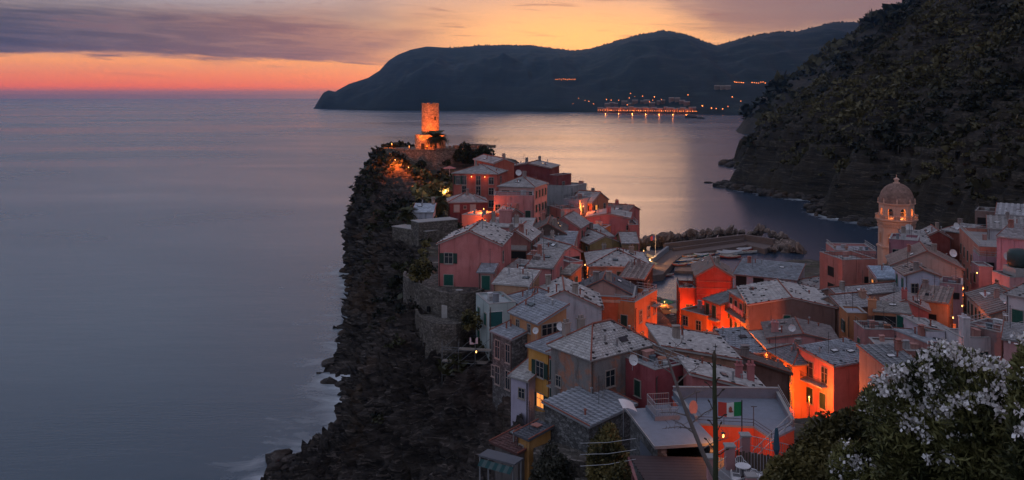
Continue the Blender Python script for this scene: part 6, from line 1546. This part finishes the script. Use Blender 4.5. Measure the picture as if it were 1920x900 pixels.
# plank deck in front
dk = empty('plank_deck', at(1182, 872, 60)); tag(dk, 'dark plank roof deck at the bottom edge below the shed', 'deck')
z0_ = dk.location.z
for k in range(12):
    m = MB(); m.box(0, 0, -.06, 7.2, .43, 0); m.build('plank', flat('dark_plank', (.05, .036, .04), .75), dk, (.15 + .06 * k, 1.2 - k * .46, 0), -.06)
m = MB(); m.box(0, -4.2, -3.5, .2, 1.6, -.08); m.box(.2, -4.2, -3.5, 7.4, -4.0, -.08); m.build('side_wall', plaster((.26, .11, .11)), dk)
aw2 = empty('awning', at(1168, 776, 67)); tag(aw2, 'white curved awning sheet at the shed corner', 'awning')
m = MB()
for k in range(6): m.poly([(0, 0, .62 - .02 * k * k), (0, 0, .62 - .02 * (k + 1) ** 2), (0, 0, 0)]) if False else m.poly([(k * .2, .0, .5 - .016 * k * k), (k * .2 + .2, .0, .5 - .016 * (k + 1) ** 2), (k * .2 + .2, 1.1, .62 - .016 * (k + 1) ** 2), (k * .2, 1.1, .62 - .016 * k * k)])
m.build('canvas', M_WHITE, aw2, rot=(.25, -.1, .2)); m = MB(); m.tube([(.1, .5, -2), (.1, .5, .5)], .03, 5); m.build('post', M_STEEL, aw2)
# front terrace with posts, rails, chairs
FZ = 25.2
ft = empty('front_terrace', (13.5, 52, FZ - 3)); tag(ft, 'paved terrace with pink posts and metal railings at the bottom of the view', 'terrace')
fpx = [(1330, 897), (1372, 862), (1400, 846), (1452, 858), (1475, 905)]
FW = [atz(x, y, FZ) for x, y in fpx]; FT = [(p.x - 13.5, p.y - 52) for p in FW]
m = MB(); m.prism([(FT[0][0] - .4, FT[0][1] - 6), (FT[4][0] + 1.5, FT[4][1] - 6), (FT[4][0] + 1.5, FT[4][1]), FT[3], FT[2], FT[1], FT[0]], -1.5, 3.0); m.build('floor', flat('terrace_paving', (.20, .19, .2), .8), ft)
PPX = [(1335, 900, 1.35), (1368, 878, 1.35), (1397, 858, 1.4), (1408, 925, 1.0)]
PW = []
for (x_, y_, h_) in PPX:
    p = atz(x_, y_, FZ); PW.append(p); m = MB(); m.box(-.27, -.27, 3.0, .27, .27, 3.0 + h_); o1 = m.build('post', plaster((.42, .22, .22)), ft, (p.x - 13.5, p.y - 52, 0)); m = MB(); m.box(-.33, -.33, 3.002 + h_, .33, .33, 3.1 + h_); m.build('cap', M_CONC, o1)
loc_ = lambda p, dz=3.0: (p.x - 13.5, p.y - 52, dz)
rail_run(ft, [loc_(PW[0], 3.2), loc_(PW[1], 3.2), loc_(PW[2], 3.2)], 1.2, 1.0, M_STEEL, False)
rail_run(ft, [loc_(PW[0]), loc_(atz(1376, 935, FZ)), loc_(PW[3])], 1.0, 1.0, M_STEEL, True)
rail_run(ft, [loc_(PW[2], 3.2), loc_(atz(1478, 878, FZ), 3.2)], 1.25, .8, M_STEEL, True)
rail_run(ft, [loc_(atz(1412, 878, FZ), 3.0), loc_(atz(1486, 830, FZ), 3.9)], 1.1, 1.0, M_STEEL, False)
for k in range(13):
    p = atz(1377, 876, FZ).lerp(atz(1446, 886, FZ), k / 12); m = MB(); m.box(-.07, -.02, 3.0, .07, .02, 4.0 + .06 * (k % 2)); m.build('fence_slat', M_WOOD, ft, (p.x - 13.5, p.y - 52, 0))
table('white round table beside the picket fence', tuple(atz(1393, 896, FZ)), M_WHITE, .45)
chair('white tubular chair beside the round table', tuple(atz(1390, 886, FZ)), .2, M_WHITE)
chair('white plastic chair at the terrace rail', tuple(atz(1418, 905, FZ)), 2.4, M_WHITE)
chair('white chair behind the railing at the bottom edge', tuple(atz(1380, 912, FZ)), 1.2, M_WHITE)
umbrella('folded dark blue parasol at the oleander edge', tuple(atz(1456, 878, FZ)), flat('canvas_navy', (.03, .07, .10), .8), .6, 2.4, closed=True)
# agave stalk
ag = empty('agave_stalk', at(1341, 930, 44)); tag(ag, 'tall dead agave flower stalk with short stubs', 'agave stalk')
hS = at(1338, 656, 44).z - ag.location.z
m = MB(); m.tube([(0, 0, -1), (.03, 0, hS * .35), (-.03, 0, hS * .7), (-.05, 0, hS * .93)], [.15, .135, .115, .09], 8); m.build('stem', flat('agave_green', (.045, .05, .026), .8), ag)
m = MB(); m.tube([(-.05, 0, hS * .92), (-.05, 0, hS * .96), (-.05, 0, hS)], [.1, .13, .02], 8); m.build('tip', flat('agave_tip', (.07, .05, .035), .8), ag)
rnd = random.Random(9)
for k in range(13):
    z_ = hS * (.28 + .05 * k); a_ = k * 2.4; L_ = rnd.uniform(.3, .75) * (1.1 - k * .04)
    m = MB(); m.tube([(0, 0, 0), (L_ * .5, 0, .05), (L_, 0, .28)], [.05, .03, .022], 5); m.tube([(L_, 0, .28), (L_ + .14, 0, .33)], [.05, .04], 5); m.build('stub', M_BARK, ag, (0, 0, z_), a_)
# bare tree
bt_ = empty('bare_tree', at(1337, 880, 48)); tag(bt_, 'leaning bare tree with twiggy grey branches beside the agave stalk', 'tree')
M_BARK2 = flat('pale_bark', (.17, .135, .125), .9)
rel = lambda px_, py_, Y_=48: at(px_, py_, Y_) - bt_.location
m = MB(); trunk_ = [rel(1345, 905), rel(1318, 850), rel(1290, 780), rel(1268, 720), rel(1252, 672), rel(1244, 655)]; m.tube(trunk_, [.14, .13, .11, .085, .055, .02], 7); m.build('trunk', M_BARK2, bt_)
rnd = random.Random(21); fork = [trunk_[1].lerp(trunk_[2], .1), trunk_[1].lerp(trunk_[2], .5), trunk_[1].lerp(trunk_[2], .8), trunk_[2], trunk_[2].lerp(trunk_[3], .5), trunk_[3], trunk_[3].lerp(trunk_[4], .4), trunk_[4], trunk_[2].lerp(trunk_[1], .35), trunk_[4].lerp(trunk_[5], .5)]
dirs = [(1.6, .2, .6), (-1.5, .1, .9), (1.5, -.3, 1.1), (-1.6, 0, .2), (1.6, .4, .5), (1.3, 0, 1.0), (-1.2, 0, .5), (.9, .2, .9), (-1.7, .3, -.1), (-.7, 0, .5)]
for f_, d_ in zip(fork, dirs):
    d_ = Vector(d_); m = MB(); mid = f_ + d_ * .5 + Vector((0, 0, .12)); tip = f_ + d_; m.tube([f_, mid, tip], [.045, .03, .012], 5)
    for k in range(6):
        s_ = f_.lerp(tip, .4 + .1 * k); e_ = s_ + Vector((rnd.uniform(-.35, .35), rnd.uniform(-.3, .3), rnd.uniform(.05, .4))); m.tube([s_, s_.lerp(e_, .5) + Vector((0, 0, .04)), e_], [.014, .01, .006], 4)
        for q in range(2): e2 = e_ + Vector((rnd.uniform(-.18, .18), rnd.uniform(-.1, .1), rnd.uniform(-.02, .2))); m.tube([e_.lerp(s_, .3), e2], [.008, .005], 3)
    m.build('branch', M_BARK2, bt_)
# oleanders and trees close to the eye
def oleander(label, p, rx, ry, rz, n, seed, nfl, name='oleander', fl_side=None, k=16, flsize=.055, lsize=.16):
    r_ = empty(name, p); tag(r_, label, 'flowering shrub')
    cs, rs = bush_blobs(rx, ry, rz, k, seed); P, d_, kk = blob_points(cs, rs, n, seed, .45)
    V, F = quads(P, lsize * RNG.uniform(.35, .55, n), 3.6, d_ + np.array([0, 0, .5]), seed)
    o1 = link('crown', mesh_np('crown', V, F, F_OLE, clump_tint(P, seed, 1.3)), r_); o1['kind'] = 'stuff'
    g = np.random.default_rng(seed + 1); C, dd, _ = blob_points(cs, rs, nfl * 6, seed + 2, .92)
    sc_ = dd[:, 2] * .8 - dd[:, 1] * .6 + (fbm(C * .7, 2, seed) - .5) * 2.4
    C = C[np.argsort(-sc_)[:nfl]]; per = 26
    Pf = np.repeat(C, per, 0) + g.normal(size=(len(C) * per, 3)) * np.array([.13, .13, .08])
    V, F = quads(Pf, flsize * g.uniform(.6, 1.3, len(Pf)), 1.1, np.array([0, -.4, .9]), seed + 3)
    o2 = link('flowers', mesh_np('flowers', V, F, foliage_mat('white_flowers', (.52, .46, .45), (.84, .79, .76)), g.random(len(Pf))), r_); o2['kind'] = 'stuff'
    m = MB(); rnd = random.Random(seed)
    for i in range(10):
        c_ = cs[i % len(cs)]; m.tube([(rnd.uniform(-.3, .3), 0, -1.2), (c_[0] * .35, c_[1] * .35, c_[2] * .4), tuple(c_)], [.05, .03, .012], 5)
    m.build('trunk', M_BARK, r_)
oleander('large oleander thick with white blossom filling the lower corner', at(1800, 905, 27), 2.75, 2.0, 3.75, 56000, 301, 330, k=24, flsize=.125)
oleander('small white oleander at the bottom edge below the dark tree', at(1622, 935, 29), 1.35, 1.1, 1.6, 12000, 303, 46, flsize=.105)
oleander('white oleander blurred at the edge of the view', at(1945, 905, 22), 1.3, 1.2, 3.2, 14000, 305, 90, flsize=.11)
oleander('low white oleander sprays behind the dark tree', at(1660, 812, 33), 1.4, 1.2, 1.7, 14000, 307, 90, flsize=.115)
shrub('big dark evergreen tree in front of the orange houses', at(1578, 950, 34), 2.7, 2.1, 3.4, 60000, .115, F_OLIVE, 309, 'tree', 'tree', k=24, elong=1.7, tsc=.9)
shrub('small dark bush spilling over the terrace rail', at(1470, 945, 36), 1.3, 1.2, 1.7, 14000, .11, F_OLIVE, 310, k=12, elong=1.7)
shrub('dark rounded bush below the slatted lean-to roof', at(1140, 905, 62), 1.75, 1.6, 4.6, 16000, .16, F_OLIVE, 311, k=16)
shrub('dark bush at the bottom edge beside the plank deck', at(1165, 930, 58), 1.3, 1.2, 1.8, 7000, .15, F_OLIVE, 312, k=12)
shrub('ivy mass on the rubble slope below the narrow red house', at(1040, 930, 70), 2.0, 1.5, 4.2, 9000, .17, foliage_mat('ivy_grey', (.012, .013, .010), (.06, .056, .04)), 313, k=14)
# wires over the bush
for k, (y0, y1, lb) in enumerate([(831, 822, 'upper'), (852, 843, 'middle'), (874, 861, 'lower')]):
    a_, b_ = at(1088, y0, 60), at(1192, y1, 60); r_ = empty('overhead_wire', a_); tag(r_, lb + ' of three pale wires crossing in front of the bush', 'wire')
    d_ = b_ - a_; m = MB(); m.tube([(0, 0, 0), tuple(d_ * .5 + Vector((0, 0, -.12))), tuple(d_)], .022, 5); m.build('cable', M_STEEL, r_)
# rubble wall with terrace and lower houses at the bottom
rw = empty('rubble_wall', at(1000, 905, 76)); tag(rw, 'rough rubble garden wall below the yellow and red houses', 'wall')
m = MB(); pts_ = [at(1000, 800, 82), at(1062, 770, 80), at(1100, 800, 76), at(1120, 905, 70), at(1010, 905, 72)]
m.prism([(p.x - rw.location.x, p.y - rw.location.y) for p in (at(1000, 860, 74), at(1110, 850, 72), at(1110, 800, 79), at(1064, 775, 83), at(1003, 790, 84))], -4, at(1030, 800, 80).z - rw.location.z); m.build('masonry', M_RUBBLE, rw)
umbrella('closed grey parasol on the rubble wall terrace', tuple(at(1040, 806, 79)), flat('canvas_grey', (.22, .21, .23), .8), .8, 2.8, closed=True)
def small_box(name, label, cat, A_, B_, Y_, d_, h_, wall, roofc, extra=None):
    hh = dict(); n0 = len(HOUSES); H(label, A_, B_, Y_, d_, h_, 'sf', .35, wall, roofc, extra or []); HOUSES[-1]['seed'] = 1; return build_house(HOUSES[-1], n0)
small_box('house', 'tiny ochre hut with dark flat roof at the foot of the yellow house', 'house', (970, 812), (992, 822), 76, 2.6, 3.2, (.36, .18, .06), DARKR, [('F', .35, 1.3, 'w', .5, .8)])
small_box('house', 'low house with brick red roof deck above the cove', 'house', (925, 828), (971, 848), 77, 3.4, 3, (.14, .12, .115), (.12, .055, .05), [])
pr = empty('porch', at(897, 856, 73)); tag(pr, 'open porch with white frame and teal awning above the cove', 'porch')
m = MB(); m.box(0, 0, .0, 3.6, 1.5, .14); m.build('roof', roofmat((.11, .11, .125)), pr, (0, 0, 0), -.55)
for (x_, y_) in ((.1, .1), (3.4, .1), (.1, 1.4), (3.4, 1.4)):
    m = MB(); m.box(x_ - .05, y_ - .05, -3.2, x_ + .05, y_ + .05, -.002); m.build('post', M_STEEL, pr, (0, 0, 0), -.55)
m = MB(); m.box(0, 0, -3.3, 3.6, 2.8, -3.1); m.build('floor', M_CONC, pr, (0, 0, 0), -.55)
m = MB()
for k in range(9): m.poly([(.3 + k * .36, -.05, -.1), (.66 + k * .36, -.05, -.1), (.66 + k * .36, -.6, -.5), (.3 + k * .36, -.6, -.5)], k % 2)
m.build('awning', [flat('awning_teal', (.014, .05, .052), .8), flat('awning_pale', (.06, .085, .085), .8)], pr, (0, 0, 0), -.55)
rail_run(pr, [(0, -.1, -3.1), (3.0, -1.9, -3.1)], 1.0, .5, M_WHITE)
# ------------------------------------------------------------------ lit town on the far shore
M_FARH = [plaster(c) for c in ((.20, .11, .08), (.24, .16, .12), (.17, .09, .07))]
FH = []
for k in range(4):
    m = MB(); W3, D3, H3 = ((9, 8, 8), (13, 9, 9), (10, 8, 6), (15, 9, 8))[k]
    m.box(-W3 / 2, 0, -6, W3 / 2, D3, H3); wallm = m.mesh('wall', M_FARH[k % 3])
    m = MB(); zr_ = H3 + 2.2; m.poly([(-W3 / 2 - .4, -.4, H3), (W3 / 2 + .4, -.4, H3), (W3 / 2 + .4, D3 / 2, zr_), (-W3 / 2 - .4, D3 / 2, zr_)]); m.poly([(W3 / 2 + .4, D3 + .4, H3), (-W3 / 2 - .4, D3 + .4, H3), (-W3 / 2 - .4, D3 / 2, zr_), (W3 / 2 + .4, D3 / 2, zr_)]); m.poly([(W3 / 2, 0, H3), (W3 / 2, D3, H3), (W3 / 2, D3 / 2, zr_)]); m.poly([(-W3 / 2, D3, H3), (-W3 / 2, 0, H3), (-W3 / 2, D3 / 2, zr_)]); roofm = m.mesh('roof', roofmat(TILE))
    m = MB()
    for z_ in range(1, int(H3 / 3)):
        for x_ in np.arange(-W3 / 2 + 1.5, W3 / 2 - 1, 3): m.box(x_, -.1, z_ * 3 - .4, x_ + 1.1, -.02, z_ * 3 + 1.2)
    m2 = m.mesh('windows', M_DARK); FH.append((wallm, roofm, m2))
def mount_z(px_, Y_):
    i = int(np.clip(np.searchsorted(mpx, px_), 0, len(mpx) - 1)); return float(np.interp(Y_, MVa[:nv, i, 1], MVa[:nv, i, 2]))
def far_house(px_, dY, k, label, group):
    Yb_ = float(np.interp(px_, mpx, Yb)); Y_ = Yb_ + dY; z_ = max(2.5, mount_z(px_, Y_))
    r_ = empty('far_house', ((px_ - 960) * Y_ / FPX, Y_, z_)); tag(r_, label, 'house', group)
    link('wall', FH[k][0], r_); link('roof', FH[k][1], r_); o_ = link('windows', FH[k][2], r_); o_['kind'] = 'stuff'
rnd = random.Random(31)
for px_ in np.arange(1128, 1306, 7.0): far_house(px_ + rnd.uniform(-2, 2), rnd.uniform(14, 20), rnd.randrange(4), 'house along the lit waterfront of the far town', 'waterfront houses of the far town')
for px_ in np.arange(1136, 1300, 11.0): far_house(px_ + rnd.uniform(-3, 3), rnd.uniform(45, 70), rnd.randrange(4), 'house on the slope behind the far town waterfront', 'upper houses of the far town')
for px_, dy_ in ((1345, 190), (1356, 190), (1366, 190)): far_house(px_, dy_, 1, 'pale block of the long building above the far town', 'long building above the far town')
BL = MB(); BL.lathe([(.05, -.8), (.65, -.5), (.9, 0), (.65, .5), (.05, .8)], 8); BLM = BL.mesh('globe', emit('far_lamp', (1.0, .24, .05), 7.0), True); PO = MB(); PO.tube([(0, 0, -7), (0, 0, -.6)], .25, 5); POM = PO.mesh('post', M_IRON)
def far_lamp(px_, dY, zo, s_, label, group, watts=0):
    Yb_ = float(np.interp(px_, mpx, Yb)); Y_ = Yb_ + dY; z_ = max(2.0, mount_z(px_, Y_)) + zo
    r_ = empty('far_street_lamp', ((px_ - 960) * Y_ / FPX, Y_, z_)); tag(r_, label, 'lamp', group); link('globe', BLM, r_, scale=s_); link('post', POM, r_)
    if watts:
        ld = bpy.data.lights.new('lamp_light', 'POINT'); ld.energy = watts; ld.color = (1, .22, .04); ld.shadow_soft_size = 1.0; lo = bpy.data.objects.new('lamp_light', ld); COL.objects.link(lo); lo.parent = r_; lo.location = (0, -3, 1)
for i, px_ in enumerate(np.arange(1122, 1308, 4.2)): far_lamp(px_ + rnd.uniform(-1, 1), 4 + rnd.uniform(-1, 3), 5, rnd.uniform(.55, 1.0), 'orange lamp in the row along the far town waterfront', 'waterfront lamps of the far town', 9000 if i % 6 == 3 else 0)
for px_ in (1075, 1085, 1097, 1104, 1113, 1137, 1146, 1160, 1176, 1180, 1190, 1205, 1218, 1224, 1240, 1290): far_lamp(px_, rnd.uniform(40, 110), 5, rnd.uniform(.6, 1.1), 'scattered lamp among the far town houses', 'upper lamps of the far town')
for px_, py_, s_ in ((1227, 186, 1.3), (1182, 178, .8), (1373, 185, 1.1), (1389, 193, .8), (1317, 203, 1.5), (1334, 207, 1.3), (1343, 207, .9), (1355, 207, 1.1), (1365, 204, .7)):
    Y_ = next((y for y in np.arange(float(np.interp(px_, mpx, Yb)) + 5, float(np.interp(px_, mpx, Yr)), 6.0) if mount_z(px_, y) >= CAM_H - (py_ - HOR) * y / FPX), 2600.0); far_lamp(px_, Y_ - float(np.interp(px_, mpx, Yb)), 4, s_, 'single lamp on the slopes around the far town', 'lone lamps above the far town')
for lo_, hi_, py_, n, lb in ((1042, 1078, 152, 11, 'string of lamps on the far mountain road'), (1377, 1394, 158, 6, 'lamps of the hill hamlet above the far town'), (1410, 1435, 159, 7, 'lamps in the middle of the hill hamlet'), (1445, 1463, 156, 5, 'lamps at the end of the hill hamlet')):
    for k in range(n):
        px_ = lo_ + (hi_ - lo_) * k / (n - 1); yy_ = py_ + rnd.uniform(-1, 1.2)
        Y_ = next((y for y in np.arange(float(np.interp(px_, mpx, Yb)) + 5, float(np.interp(px_, mpx, Yr)), 6.0) if mount_z(px_, y) >= CAM_H - (yy_ - HOR) * y / FPX), 3000.0); far_lamp(px_, Y_ - float(np.interp(px_, mpx, Yb)), 5, rnd.uniform(.7, 1.1), lb, lb)

# ------------------------------------------------------------------ air over the bay
hz = MB(); hz.box(-17000, -60, -6.5, 17000, 11200, 430)
mh = bpy.data.materials.new('evening_haze'); mh.use_nodes = True; T = NT(mh.node_tree); T.n.clear()
pv = T.new('ShaderNodeVolumePrincipled'); pv.inputs['Color'].default_value = (.14, .42, 1.0, 1); pv.inputs['Density'].default_value = 5.6e-5; pv.inputs['Anisotropy'].default_value = .78
ou = T.new('ShaderNodeOutputMaterial'); T.l.new(pv.outputs[0], ou.inputs['Volume'])
hzo = hz.build('haze', mh); tag(hzo, 'thin evening haze over the bay', 'haze', kind='stuff')
